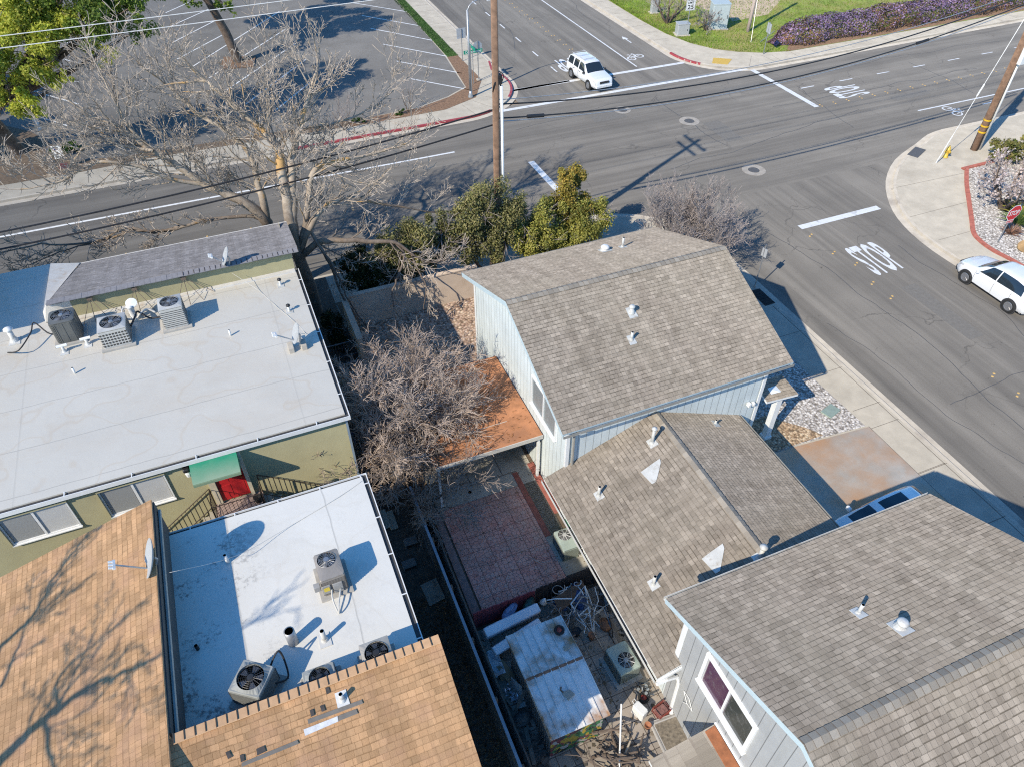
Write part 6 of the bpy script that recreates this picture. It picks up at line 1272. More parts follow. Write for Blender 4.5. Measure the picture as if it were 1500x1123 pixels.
# ------------------------------------------------------------------ poles and wires
pl = thing('utility_pole', 'tall brown wooden utility pole with white conduit behind the green bushes', 'utility pole', (11.55, 29.95, G0)); HP = 15.9
b = MB(); b.tube([(11.55, 29.95, 0), (11.55, 29.95, 7), (11.55, 29.95, HP)], [.19, .165, .13], 14); b.build('post', m_wood, pl, True)
b = MB(); b.tube([(11.83, 29.9, .2), (11.80, 29.9, 9.9)], .075, 10); b.build('conduit', m_white, pl, True)
b = MB(); b.box((11.55, 29.95, 15.4), (.12, 2.6, .14)); b.box((11.55, 29.95, 14.6), (.12, 2.2, .14)); b.build('crossarm', m_wood, pl)
b = MB()
for y in (-1.15, -.5, .5, 1.15): b.lathe([(.05, 0), (.06, .1), (.03, .12), (.06, .16), (0, .2)], 8, (11.55, 29.95+y, 15.47))
b.build('insulator', m_galv, pl)
b = MB(); b.tube(catmull([(11.8, 29.9, 9.8), (11.7, 29.95, 10.1), (11.45, 29.8, 10.1), (11.4, 29.9, 9.7)]), .03, 6); b.tube(catmull([(11.75, 29.9, 9.9), (11.95, 30.0, 10.3), (11.7, 30.1, 10.5)]), .02, 6); b.box((11.72, 29.95, 10.2), (.2, .25, .4)); b.build('cable_bracket', m_black, pl)
pr2 = thing('utility_pole', 'brown wooden utility pole with yellow bands beside the hydrant corner', 'utility pole', (45.8, 30.85, G0))
b = MB(); b.tube([(45.8, 30.85, 0), (45.8, 30.85, 7), (45.8, 30.85, HP)], [.24, .2, .15], 14); b.build('post', m_wood, pr2, True)
b = MB(); b.tube([(46.12, 30.7, .2), (46.05, 30.72, 8.5)], .08, 8); b.build('conduit', m_white, pr2, True)
for z_ in (1.35, 1.75, 2.15): b = MB(); b.lathe([(.248, 0), (.25, .09), (.238, .09)], 16, (45.8, 30.85, z_)); b.build('warning_band', plain('yellow_band', (.7, .42, .02), .6), pr2)
b = MB(); b.bev((46.0, 30.6, 6.3), (.4, .35, 1.1), .03); b.build('equipment_box', m_white, pr2)
b = MB(); b.box((45.8, 30.85, 15.4), (.12, 2.6, .14)); b.build('crossarm', m_wood, pr2)
def sag(a, b_, d, n=24): a, b_ = V(a), V(b_); return [a+(b_-a)*i/n+V((0, 0, -4*d*(i/n)*(1-i/n))) for i in range(n+1)]
def wire(nm, lab, pts, r, mat, grp='overhead wires'): b = MB(); b.tube(pts, r, 5); return tag(b.build(nm, mat, None), lab, 'wire', grp)
P1, P2 = (11.55, 30.35), (45.8, 31.25)
def lasso(mb, pts, i0, i1, r): mb.tube(pts[i0:i1], r, 7)
pa = sag((*P1, 8.95), (*P2, 9.75), 1.35, 40); wire('cable', 'thick black cable sagging over the junction, uppermost of black pair', pa, .036, m_black)
pb = sag((*P1, 8.3), (*P2, 9.2), 1.35, 40); b = MB(); b.tube(pb, .036, 5); lasso(b, pb, 30, 32, .075); lasso(b, pb, 2, 4, .085); tag(b.build('cable', m_black, None), 'thick black cable with swollen splice cases, lower of black pair', 'wire', 'overhead wires')
pc_ = sag((*P1, 8.15), (*P2, 9.0), 1.3, 40); wire('cable', 'slim pale strand running just below the black cable pair', pc_, .022, m_galv)
pe_ = sag((P1[0], 30.2, 9.2), (P2[0], 31.1, 10.1), 1.1, 30); wire('cable', 'slim pale wire highest of those over the road junction', pe_, .018, m_galv)
for k, (h, lab) in enumerate(((8.7, 'black cable over the left road, upper of two'), (8.0, 'black cable over the left road, lower of two'))): wire('cable', lab, sag((*P1, h), (-22, 30.4, h-1.2), .75, 30), .038, m_black)
for y, z_, lab in ((30.0, 13.95, 'white power wire over the parking lot trees, lower of two'), (31.2, 13.98, 'white power wire over the parking lot trees, upper of two')):
    wire('power_wire', lab, sag((11.55, y, z_), (-26, y, z_), .1, 24), .014, plain('guy_pale', (.66, .66, .64), .5), 'power wires'); 
for y, z_, lab in ((29.45, 15.65, 'power wire along the pole tops, nearest of three'), (30.45, 15.65, 'power wire along the pole tops, middle of three'), (31.1, 15.65, 'power wire along the pole tops, farthest of three')):
    wire('power_wire', lab, sag((11.55, y, z_), (45.8, y+.5, z_), .5, 24), .018, m_galv, 'power wires')
q = at(1370, 240, G0); top = V((45.75, 30.8, 11.5))
for dx, lab in ((0, 'pale guy wire of right-hand pole with insulator, left of pair'), (.55, 'pale guy wire of right-hand pole with insulator, right of pair')):
    a_ = V((42.0, 30.35, G0)); tp_ = top+V((.5*dx, 0, dx*1.6)); b = MB(); b.tube([a_, tp_], .016, 5); u_ = (tp_-a_); b.tube([a_+u_*.36, a_+u_*.39], .05, 6); b.tube([a_, a_+u_*.14], .035, 6); tag(b.build('guy_wire', plain('guy_pale', (.66, .66, .64), .5), None), lab, 'guy wire', 'guy wires')
# street light and signs at the far corner
sl = thing('street_light', 'grey steel street light with curved arm at the parking lot corner', 'street light', (17.95, 51.75, G0))
b = MB(); b.lathe([(.2, 0), (.2, .06), (.12, .3), (.1, .5)], 12, (17.95, 51.75, G0)); b.tube([(17.95, 51.75, .5), (17.95, 51.75, 6.25)], [.095, .07], 12); b.build('post', m_galv, sl, True)
b = MB(); arm = catmull([(17.95, 51.75, 6.1), (18.15, 51.78, 6.5), (18.7, 51.85, 6.75), (19.5, 51.95, 6.7)], 5); b.tube(arm, .04, 8); b.build('arm', m_galv, sl, True)
b = MB(); b.bev((19.75, 51.97, 6.66), (.55, .22, .10), .04); b.build('lamp_head', plain('lamp_grey', (.55, .56, .57), .5), sl)
m_sign = plain('sign_aluminium', (.45, .47, .49), .45, .2, .08); m_post = plain('sign_post_steel', (.33, .33, .33), .5, .5); m_sgreen = plain('street_sign_green', (.01, .27, .17), .4, var=.08); m_sred = plain('sign_red', (.52, .015, .025), .4, var=.08); m_swhite = plain('sign_white', (.72, .72, .71), .4, var=.05); m_sblack = plain('sign_black', (.02, .02, .02), .5)
def sign_post(nm, lab, base, h, cat='sign', r=.035):
    t = thing(nm, lab, cat, base); b = MB(); b.tube([base, (base[0], base[1], base[2]+h)], r, 8); b.build('post', m_post, t); return t
def octagon(c, X, Y, r): c, X, Y = V(c), V(X), V(Y); return [c+X*r*cos(pi/8+k*pi/4)+Y*r*sin(pi/8+k*pi/4) for k in range(8)]
t = sign_post('stop_sign', 'grey back of an octagonal stop sign at the far corner', (19.65, 54.6, G0), 2.95)
b = MB(); b.extr(octagon((19.65, 54.64, 2.65), (1, .1, 0), (0, 0, 1), .42), (0, .012, 0)); b.build('panel', m_sign, t)
b = MB(); b.box((19.65, 54.6, .2), (.3, .3, .1)); b.build('footing', m_concL, t)
t = sign_post('traffic_sign', 'blank grey back of square sign beside the grass verge', (19.85, 58.9, G0), 2.5)
b = MB(); b.box((19.85, 58.94, 2.3), (.78, .012, .78), .05); b.build('panel', m_sign, t)
t = sign_post('street_name_sign', 'green Cottonwood street name blades on a thin pole', (19.05, 54.1, G0), 2.75, 'street sign', .03)
b = MB(); b.box((19.1, 54.1, 2.55), (1.5, .03, .26), .0, 0); bo = b.build('name_blade', m_sgreen, t)
b = MB(); text_into(b, 'Cottonwood', (18.45, 54.083, 2.47), (1, 0, 0), (0, 0, 1), 1.3, .18); b.build('lettering', m_swhite, bo)
b = MB(); b.box((19.05, 54.1, 2.85), (.03, 1.2, .24), 0); b.build('name_blade', m_sgreen, t)
t = sign_post('slender_post', 'thin dark post with bent bracket beside the street light', (18.4, 52.7, G0), 3.4, 'post', .03)
b = MB(); b.tube([(18.4, 52.7, 3.4), (18.6, 52.75, 3.75), (18.5, 52.75, 3.9)], .03, 5); b.build('bracket', m_post, t)
# stop sign by the gravel bed
t = sign_post('stop_sign', 'red STOP sign with ALL WAY plate standing in the gravel bed', (38.02, 21.95, G0), 2.3)
nx = V((1, -.04, 0)).normalized(); ny = V((0, 0, 1)); nn = nx.cross(ny); c = V((38.0, 21.95, 2.05))+nn*.06
b = MB(); b.extr(octagon(c, nx, ny, .48), nn*.01, 0); po = b.build('panel', m_swhite, t)
b = MB(); b.extr(octagon(c+nn*.011, nx, ny, .445), nn*.003, 0); b.build('red_field', m_sred, po)
b = MB(); text_into(b, 'STOP', c+nn*.018-nx*.34-ny*.15, nx, ny, .68, .30); b.build('lettering', m_swhite, po)
c2 = c-ny*.53; b = MB(); b.extr([c2-nx*.24-ny*.09, c2+nx*.24-ny*.09, c2+nx*.24+ny*.09, c2-nx*.24+ny*.09], nn*.01); b2_ = b.build('all_way_plate', m_swhite, t)
b = MB(); b.extr([c2+nn*.011-nx*.225-ny*.075, c2+nn*.011+nx*.225-ny*.075, c2+nn*.011+nx*.225+ny*.075, c2+nn*.011-nx*.225+ny*.075], nn*.002); b.build('red_field', m_sred, b2_)
b = MB(); text_into(b, 'ALL WAY', c2+nn*.016-nx*.2-ny*.045, nx, ny, .40, .09); b.build('lettering', m_swhite, b2_)
# speed limit sign
t = sign_post('speed_limit_sign', 'white SPEED LIMIT 25 sign on the green corner lawn', (39.95, 56.9, G0), 3.0)
nx = V((.985, -.17, 0)); nn = nx.cross(ny); c = V((39.95, 56.9, 2.75))+nn*.05
b = MB(); b.extr([c-nx*.42-ny*.52, c+nx*.42-ny*.52, c+nx*.42+ny*.52, c-nx*.42+ny*.52], nn*.01); po = b.build('panel', m_swhite, t)
b = MB(); text_into(b, 'SPEED', c+nn*.014-nx*.3+ny*.26, nx, ny, .60, .17); text_into(b, 'LIMIT', c+nn*.014-nx*.27+ny*.02, nx, ny, .54, .17); text_into(b, '25', c+nn*.014-nx*.28-ny*.42, nx, ny, .56, .36)
for s in (-1, 1): b.extr([c+nn*.012+nx*s*.385-ny*.48-nx*.008, c+nn*.012+nx*s*.385-ny*.48+nx*.008, c+nn*.012+nx*s*.385+ny*.48+nx*.008, c+nn*.012+nx*s*.385+ny*.48-nx*.008], nn*.002); b.extr([c+nn*.012-nx*.385+ny*s*.48-ny*.008, c+nn*.012+nx*.385+ny*s*.48-ny*.008, c+nn*.012+nx*.385+ny*s*.48+ny*.008, c+nn*.012-nx*.385+ny*s*.48+ny*.008], nn*.002)
b.build('lettering', m_sblack, po)
t = sign_post('traffic_sign', 'grey sign seen almost edge-on in front of purple hedge', (43.5, 50.6, G0), 2.5)
b = MB(); b.box((43.5, 50.6, 2.15), (.3, .8, .95), .55) if False else b.box((43.5, 50.6, 2.2), (.025, .62, .75), -.15); b.build('panel', m_sign, t)
# parking signs on the left
t = sign_post('parking_sign', 'white parking sign with blue P on the left planting bed', (-9.9, 51.35, G0), 1.45)
nx = V((.97, -.22, 0)).normalized(); nn = nx.cross(ny); c = V((-9.9, 51.35, 1.25))+nn*.05
b = MB(); b.extr([c-nx*.3-ny*.42, c+nx*.3-ny*.42, c+nx*.3+ny*.42, c-nx*.3+ny*.42], nn*.01); po = b.build('panel', m_swhite, t)
b = MB(); text_into(b, 'P', c+nn*.014-nx*.13+ny*.02, nx, ny, .24, .32); b.build('lettering', plain('sign_blue', (.02, .03, .15), .5), po)
b = MB(); b.bb(c.x-.3, c.x+.3, c.y-.05, c.y+.02, .16, .5); b.build('planter_base', plain('dark_red_base', (.16, .05, .06), .8), t)
t = sign_post('banner_sign', 'tall narrow pale sign turned edgewise on left planting bed', (-10.7, 52.6, G0), 3.6)
b = MB(); b.extr([(-10.72, 52.6, 2.2), (-10.5, 52.9, 2.2), (-10.5, 52.9, 3.75), (-10.72, 52.6, 3.75)], (.01, -.01, 0)); b.build('panel', plain('pale_banner', (.55, .6, .68), .5, var=.3, scale=5), t)
# hydrant
t = thing('fire_hydrant', 'yellow fire hydrant on the concrete corner', 'hydrant', (43.2, 30.75, G0)); hy = plain('hydrant_yellow', (.66, .43, .06), .45, var=.1)
b = MB(); b.lathe([(.17, 0), (.17, .05), (.12, .06), (.115, .48), (.15, .5), (.15, .55), (.12, .56), (.11, .66), (.05, .74), (.04, .8), (0, .8)], 16, tuple(t.location)); b.build('barrel', hy, t, True)
for nm_, m_, L_ in (('outlet', M.Rotation(R(90), 3, 'Y'), .2), ('outlet', M.Rotation(R(-90), 3, 'Y'), .2), ('outlet', M.Rotation(R(90), 3, 'X'), .22)):
    b = MB(); b.lathe([(.06, .08), (.06, L_-.04), (.075, L_-.04), (.075, L_), (0, L_)], 10, (43.2, 30.75, G0+.42), m_); b.build('outlet', hy, t)
# utility cabinets on the lawn
m_cab = plain('cabinet_pale_green', (.44, .50, .50), .5, var=.07); m_cabd = plain('cabinet_grey', (.40, .41, .40), .5, var=.1)
def cabinet(lab, x, y, w, d, h, rz, mat, doors=2, nm='utility_cabinet'):
    t = thing(nm, lab, 'utility cabinet', (x, y, G0), rz, 'utility cabinets on the lawn'); b = MB(); b.bev((0, 0, h/2), (w, d, h), .03); b.build('casing', mat, t, world=False)
    b = MB(); b.bev((0, 0, h+.03), (w+.08, d+.08, .06), .02); b.build('lid', mat, t, world=False)
    for k in range(doors):
        b = MB(); b.bev((-w/2+w*(k+.5)/doors, -d/2-.006, h*.5), (w/doors*.88, .012, h*.84), .004); do = b.build('door', mat, t, world=False); b = MB(); b.bb(-w/2+w*(k+.8)/doors-.015, -w/2+w*(k+.8)/doors+.015, -d/2-.04, -d/2-.012, h*.45, h*.6); b.build('handle', m_black, do, world=False)
    b = MB(); b.bev((0, 0, .04), (w+.25, d+.25, .1), .02); b.build('base', m_concL, t, world=False)
cabinet('small pale grey utility cabinet beneath the speed limit sign', 39.75, 57.3, 1.05, .8, .95, -.25, m_cabd, 1)
cabinet('large pale blue-grey utility cabinet behind bare twigs on the lawn', 43.6, 57.6, 1.5, 1.2, 2.1, -.35, m_cab, 2)
cabinet('small pale utility box at the top edge of the lawn', 40.5, 63.4, .6, .5, 1.2, -.2, m_cabd, 1)
t = thing('guyed_post', 'pale wooden post standing at the left end of the purple hedge', 'post', (45.5, 55.6, G0)); b = MB(); b.tube([(45.5, 55.6, 0), (46.2, 56.2, 7.5)], [.17, .13], 10); b.build('post', plain('pale_post', (.56, .45, .39), .8, var=.12), t, True)
b = MB(); b.tube([(44.2, 53.3, G0), (45.9, 55.9, 5.0)], .02, 5); b.tube([(44.9, 53.0, G0), (46.9, 53.8, .6)], .03, 5); b.build('guy_wire', m_galv, t)
t = sign_post('sign_post', 'bare signless metal post beside the house on the shaded pavement', (23.1, 23.6, G0), 2.6, 'post', .03); b = MB(); b.box((23.1, 23.58, 2.3), (.02, .3, .45), .2); b.build('panel', m_sign, t)
t = sign_post('traffic_sign', 'small sign on brown soil at the top of the grass verge', (19.85, 77.4, G0), 2.4)
b = MB(); b.box((19.85, 77.44, 2.2), (.5, .012, .6), 0); b.build('panel', m_sign, t)
# red brick edging of the gravel bed
b = MB(); ringp = catmull([(43.12, 28.94), (41.6, 27.5), (40.0, 25.8), (38.6, 24.3), (37.55, 23.16), (37.2, 22.3), (37.12, 21.36), (37.3, 20), (37.4, 16)], 8); strip(b, ringp, -.11, .11, .1, KERB+.10)
b.bb(42.9, 60, 28.95, 29.17, .1, KERB+.1); tag(b.build('brick_edging', m_brickred), 'curving red brick edging around the right-hand gravel bed', 'edging')
b = MB(); b.lathe([(.0, .0), (.5, .05), (.55, .25), (.35, .5), (0, .55)], 12, (38.9, 20.8, .1)); b.v = [(x+rnd.uniform(-.05, .05), y+rnd.uniform(-.05, .05), z+rnd.uniform(-.05, .05)) for x, y, z in b.v]
tag(b.build('boulder', plain('tan_boulder', (.36, .24, .12), .9, var=.3, scale=4, bumps=.5), None, True), 'tan boulder in the gravel bed by the white crossover', 'boulder')
# ------------------------------------------------------------------ vegetation
def bmat(name, lo, hi, moss=None, mscale=1.2):
    m, nt, b = newmat(name); p = pos(nt); c = ramp(nt, noise(nt, 5, 5, .7, p), [(.3, lo), (.7, hi)])
    if moss: c = mix(nt, c, moss, ramp(nt, noise(nt, mscale, 4, .6, p), [(.56, (0, 0, 0)), (.66, (1, 1, 1))]))
    setc(nt, b, c); b.inputs['Roughness'].default_value = .9; b.inputs['Specular IOR Level'].default_value = .2; bump(nt, b, noise(nt, 18, 4, .7, p), .6, .02); return m
bark_d = bmat('dark_bark', (.085, .062, .048), (.20, .155, .125)); bark_l = bmat('pale_lichen_bark', (.27, .22, .17), (.46, .40, .33), (.46, .27, .10)); twig_p = bmat('pale_grey_twigs', (.24, .20, .165), (.52, .45, .375))
twig_b = bmat('pink_brown_twigs', (.29, .22, .175), (.52, .43, .36)); twig_g = bmat('grey_twigs', (.235, .20, .185), (.40, .35, .325))
bark_h, nt, b = newmat('bark_dark_foot_pale_limbs'); p_ = pos(nt); s = nt.nodes.new('ShaderNodeSeparateXYZ'); nt.links.new(p_, s.inputs[0])
c = ramp(nt, noise(nt, 5, 5, .7, p_), [(.3, (.075, .055, .042)), (.7, (.19, .15, .12))]); c2 = ramp(nt, noise(nt, 4, 5, .7, p_), [(.3, (.24, .19, .14)), (.7, (.50, .42, .33))])
c2 = mix(nt, c2, (.46, .28, .11), ramp(nt, noise(nt, .9, 4, .6, p_), [(.55, (0, 0, 0)), (.64, (1, 1, 1))]))
hz = math_(nt, 'ADD', s.outputs['Z'], math_(nt, 'MULTIPLY', noise(nt, .8, 4, .6, p_), 4.0)); c = mix(nt, c, c2, ramp(nt, math_(nt, 'DIVIDE', hz, 12), [(.5, (0, 0, 0)), (.68, (1, 1, 1))]))
setc(nt, b, c); b.inputs['Roughness'].default_value = .9; bump(nt, b, noise(nt, 18, 4, .7, p_), .7, .02)
class Tree:
    def __init__(s, seed, minr=.0075): s.minr = minr; s.dens = 1.0; s.fat = 1.0; s.r = random.Random(seed); s.big = MB(); s.tw = MB()
    def jit(s, a): return V((s.r.uniform(-a, a), s.r.uniform(-a, a), s.r.uniform(-a, a)))
    def grow(s, p, d, L, r, lev, maxlev, up=.12, wob=.25, kids_=7, ratio=.5, spread=(.5, 1.0), thick=.0, nseg=5, start=.25, zmin=.3, knob=False):
        pts = [p]; rs = [r]; d = d.normalized()
        for i in range(nseg):
            d = (d+s.jit(wob)+V((0, 0, up))).normalized(); q = pts[-1]+d*(L/nseg)
            if q.z < zmin: q.z = zmin
            pts.append(q); rs.append(r*(1-.72*(i+1)/nseg))
        (s.big if r > .035 else s.tw).tube(pts, [max(x, s.minr) for x in rs], 7 if r > .06 else (5 if r > .03 else (4 if r > .014 else 3)), 0, False)
        if lev < maxlev: s.sprout(pts, rs, L, lev, maxlev, up, wob, kids_, ratio, spread, start, zmin)
    def sprout(s, pts, rs, L, lev, maxlev, up, wob, kids_, ratio, spread, start, zmin):
        n = max(1, int(kids_*s.r.uniform(.75, 1.25))); K = len(pts)-1
        for j in range(n):
            f = start+(1-start)*(j+s.r.random())/n; f = min(f, .995); i = int(f*K); a = pts[i]+(pts[i+1]-pts[i])*(f*K-i); t = (pts[i+1]-pts[i]).normalized()
            o = t.orthogonal().normalized(); o.rotate(__import__('mathutils').Quaternion(t, s.r.uniform(0, 2*pi))); an = s.r.uniform(*spread)
            d = t*cos(an)+o*sin(an); r_ = rs[i]*s.r.uniform(.35, .6)
            s.grow(a, d, L*ratio*s.r.uniform(.6, 1.25)*(1.15-.5*f), r_, lev+1, maxlev, up, wob, max(2, int(kids_*.75)), ratio, spread, 0, 4 if lev+1 < maxlev else 3, start, zmin)
    def limb(s, pts, r0, r1, maxlev=3, L=2.4, per=2.2, ratio=.5, up=.1, wob=.25, spread=(.5, 1.1), kids_=8, start=.15, thin=1.0):
        pts = catmull([tuple(p) for p in pts], 4); r0 *= s.fat; r1 *= s.fat; pts = [V(p)+s.jit(.04) for p in pts]; K = len(pts); rs = [r0+(r1-r0)*i/(K-1) for i in range(K)]
        s.big.tube(pts, rs, 9 if r0 > .12 else 7, 0, False); tot = sum((pts[i+1]-pts[i]).length for i in range(K-1)); n = int(tot*per*s.dens*(1-start))
        for j in range(n):
            f = start+(1-start)*(j+s.r.random())/n; f = min(f, .995); i = int(f*(K-1)); a = pts[i]; t = (pts[i+1]-pts[i]).normalized(); o = t.orthogonal().normalized(); o.rotate(__import__('mathutils').Quaternion(t, s.r.uniform(0, 2*pi))); an = s.r.uniform(*spread)
            s.grow(a, t*cos(an)+o*sin(an), L*s.r.uniform(.45, 1.2), min(rs[i]*.5, .04)*thin, 1, maxlev, up, wob, kids_, ratio, (.45, 1.0), 0, 5, .2)
        s.grow(pts[-1], pts[-1]-pts[-2], L*.8, r1, 1, maxlev, up, wob, kids_, ratio, (.4, .9), 0, 5, .1)
def I(y, *pp): return [atY(px, py, y+(i*0)) for i, (px, py) in enumerate(pp)]
def IL(y0, y1, *pp): n = len(pp)-1; return [atY(px, py, y0+(y1-y0)*i/n) for i, (px, py) in enumerate(pp)]
def finish(T, nm, lab, cat, base, bm, tm, grp=None, nm2='branches'):
    t = thing(nm, lab, cat, tuple(base), 0, grp); T.big.build('trunk', bm, t, True); T.tw.build(nm2, tm, t, False); return t
# the big pale tree beside the apartment block (two trunks rising behind / beside the mansard)
T = Tree(3, .0115); T.dens = 1.3; T.fat = 1.3
TB = V((1.95, 30.2, G0)); 
T.big.tube([TB, V((1.95, 30.2, 1.8)), atY(437, 375, 30.2), atY(430, 345, 30.3)], [.36, .30, .26, .24], 12, 0, False)
j1 = atY(430, 345, 30.3)
T.limb([j1]+IL(30.5, 33, (420, 290), (412, 245), (405, 215), (380, 188), (345, 158), (318, 132), (300, 118)), .20, .05, per=2.9)
T.limb([j1]+IL(30.5, 32.5, (429, 290), (427, 240), (432, 215), (443, 170), (455, 132), (466, 98)), .17, .03, per=2.7)
T.limb([atY(437, 372, 30.2)]+IL(30.2, 31, (448, 330), (455, 262), (478, 240), (530, 230), (585, 214)), .14, .03, per=2.2)
T.limb([atY(437, 372, 30.2)]+IL(30, 30.6, (462, 318), (485, 298), (515, 290), (562, 300), (640, 312)), .12, .025, per=1.6)
T.limb([atY(440, 380, 30.1)]+IL(29.8, 28.2, (465, 356), (500, 352), (545, 354), (578, 356), (602, 371), (625, 384)), .13, .03, per=1.2)
T.limb(IL(29, 27.0, (578, 356), (592, 376), (583, 405), (575, 425), (577, 450)), .06, .02, per=1.1, L=1.4, up=-.08, maxlev=3)
T.limb(IL(28.6, 27, (602, 371), (612, 395), (625, 420), (620, 455)), .04, .012, per=1.1, L=1.2, up=-.08, maxlev=3)
T.limb([atY(448, 330, 30.2)]+IL(29.6, 27, (470, 365), (487, 395), (502, 435), (520, 460), (545, 485)), .07, .014, per=1.2, L=1.5, up=-.05)
T.limb(IL(29, 27, (478, 375), (498, 410), (510, 440), (530, 470), (548, 500)), .045, .012, per=1.1, L=1.2, up=-.08)
T.limb(IL(32, 33.5, (405, 215), (430, 190), (490, 180), (540, 160), (580, 130)), .06, .02, per=2.2)
T.limb(IL(32.5, 35, (380, 188), (398, 155), (400, 125), (410, 100)), .06, .02, per=2.4)
finish(T, 'bare_tree', 'large bare pale-barked tree at the corner of the apartment block', 'tree', TB, bark_h, twig_p, 'large bare trees')
T = Tree(8, .0115); T.dens = 1.3; T.fat = 1.3; TB = V((.35, 32.6, G0))
b0 = atY(393, 328, 32.6); T.big.tube([TB, V((.3, 32.6, 2)), b0], [.33, .28, .24], 12, 0, False); b1 = atY(388, 318, 32.6)
T.limb([b0]+IL(32.6, 33.5, (365, 300), (335, 286), (300, 270), (262, 245), (225, 222), (180, 190), (140, 172)), .21, .04, per=2.9)
T.limb([b0]+IL(32.6, 34, (384, 290), (378, 270), (365, 225), (330, 190), (292, 168), (262, 140), (240, 122)), .15, .035, per=2.9)
T.limb(IL(33, 33.6, (300, 270), (255, 240), (200, 200), (170, 150), (150, 110)), .08, .02, per=2.6)
T.limb(IL(33, 32.5, (300, 272), (250, 262), (205, 245), (150, 237), (125, 245), (90, 265), (30, 278)), .08, .02, per=2.4)
T.limb(IL(32.6, 33, (392, 326), (370, 318), (300, 322), (258, 335), (220, 338), (190, 340)), .08, .03, per=1.6, L=1.4)
T.limb(IL(33, 33.2, (262, 333), (225, 340), (195, 336), (165, 348), (110, 358), (60, 358), (0, 372)), .07, .02, per=2.0, L=1.5)
T.limb(IL(33, 33.2, (195, 336), (175, 336), (150, 355), (115, 360), (60, 380), (35, 392)), .04, .012, per=1.9, L=1.4)
T.limb(IL(33, 34, (225, 222), (190, 215), (150, 208), (120, 220), (105, 240)), .06, .015, per=2.4)
finish(T, 'bare_tree', 'large bare dark-trunked tree rising behind the grey mansard roof', 'tree', TB, bark_h, twig_p, 'large bare trees')
def vase(seed, base, h, rad, stems, nm, lab, bm, tm, grp=None, kids_=8, maxlev=3, up=.1, blossom=None, r0=.07, L=None, wob=.22, tilt=(.25, .8), extra=None):
    T = Tree(seed); base = V(base)
    for k in range(stems):
        a = 2*pi*k/stems+T.r.uniform(-.3, .3); ti = T.r.uniform(*tilt); d = V((cos(a)*sin(ti), sin(a)*sin(ti), cos(ti)))
        pts = [base+V((cos(a)*.06, sin(a)*.06, 0))]
        for i in range(4): pts.append(pts[-1]+(d+T.jit(.15)).normalized()*h*.16)
        T.limb(pts, r0, r0*.4, maxlev=maxlev, L=L or rad*.75, per=kids_/2, up=up, wob=wob, kids_=kids_, start=.35, thin=.7, ratio=.52)
    t = finish(T, nm, lab, 'tree', base, bm, tm, grp)
    if blossom:
        b = MB(); vv = [V(v) for v in T.tw.v]
        for i in range(blossom[0]):
            p = T.r.choice(vv)+T.jit(.03); s = blossom[2]*T.r.uniform(.6, 1.3); u = T.jit(1).normalized(); w = u.orthogonal().normalized(); x = u.cross(w)
            b.face([p+(w*cos(q)+x*sin(q))*s for q in (0, 1.57, 3.14, 4.71)])
        b.build('blossom', blossom[1], t)
    return t
m_blos = leafmat('pale_blossom', [(.5, .44, .46), (.62, .56, .58), (.42, .34, .36)], .7, .2); m_bud = leafmat('grey_bud', [(.27, .23, .22), (.38, .33, .31), (.2, .17, .16)], .8, .1)
vase(21, (3.1, 18.9, G0), 6.2, 2.7, 18, 'bare_shrub_tree', 'dense twiggy pinkish-brown bare tree beside the orange patio cover', bark_d, twig_b, None, 11, 3, .02, (2600, leafmat('old_seed_head', [(.26, .14, .08), (.3, .2, .13), (.2, .12, .08)], .9, 0), .03), .06, 1.75, .26, (.08, .84), 'cover')
vase(22, (3.2, 16.9, G0), 4.3, 1.9, 10, 'bare_shrub', 'dark twiggy bare shrub against the alley fence', bark_d, bmat('dark_twigs', (.16, .13, .11), (.32, .265, .225)), None, 9, 3, .02, None, .04, 1.5, .25, (.1, .85))
vase(23, (20.6, 26.6, G0), 4.6, 2.6, 13, 'bare_shrub_tree', 'grey budding bare tree behind the far end of the blue house', bark_d, twig_g, None, 10, 3, .12, (7000, m_bud, .03), .05, 1.9, .2, (.15, .95))
vase(24, (41.2, 24.5, G0), 3.6, 1.9, 8, 'blossom_tree', 'small tree with pale blossom in the right-hand gravel bed', bark_d, twig_b, None, 7, 3, .08, (3000, m_blos, .06), .13, 1.5, .22, (.35, .85))
vase(25, (40.15, 60.4, G0), 3.0, 1.6, 6, 'bare_shrub_tree', 'small bare grey tree on the green lawn behind the speed sign', bark_d, twig_g, None, 6, 3, .1, None, .12, 1.3, .2, (.2, .9))
vase(26, (42.3, 57.4, G0), 1.8, 1.3, 6, 'bare_shrub', 'sprawling bare bush before the large utility cabinet', bark_d, twig_g, None, 7, 3, .06, (500, m_bud, .05), .04, 1.1)
vase(27, (24.6, 7.6, .0), 1.6, .9, 5, 'bare_shrub', 'thin bare twigs at the right edge by near kerb', bark_d, twig_b, None, 3, 2, .3, None, .02, 1.0, .12, (.05, .4))
vase(28, (8.0, 49.9, G0), 2.2, 1.2, 7, 'bare_shrub', 'bare twiggy bush at the parking lot edge behind the big tree', bark_d, twig_g, None, 5, 3, .2, None, .03, 1.1)
vase(29, (12.9, 51.0, G0), 2.4, 1.0, 5, 'bare_shrub', 'slender upright bare saplings at the corner of the parking lot', bark_d, twig_g, None, 3, 2, .35, None, .03, 1.2, .1, (.05, .35))
vase(30, (6.2, 30.0, G0), 3.6, 1.4, 7, 'bare_shrub', 'bare grey shrub tangled among green bushes behind the tan wall', bark_d, twig_p, None, 6, 3, .12, None, .04, 1.2)
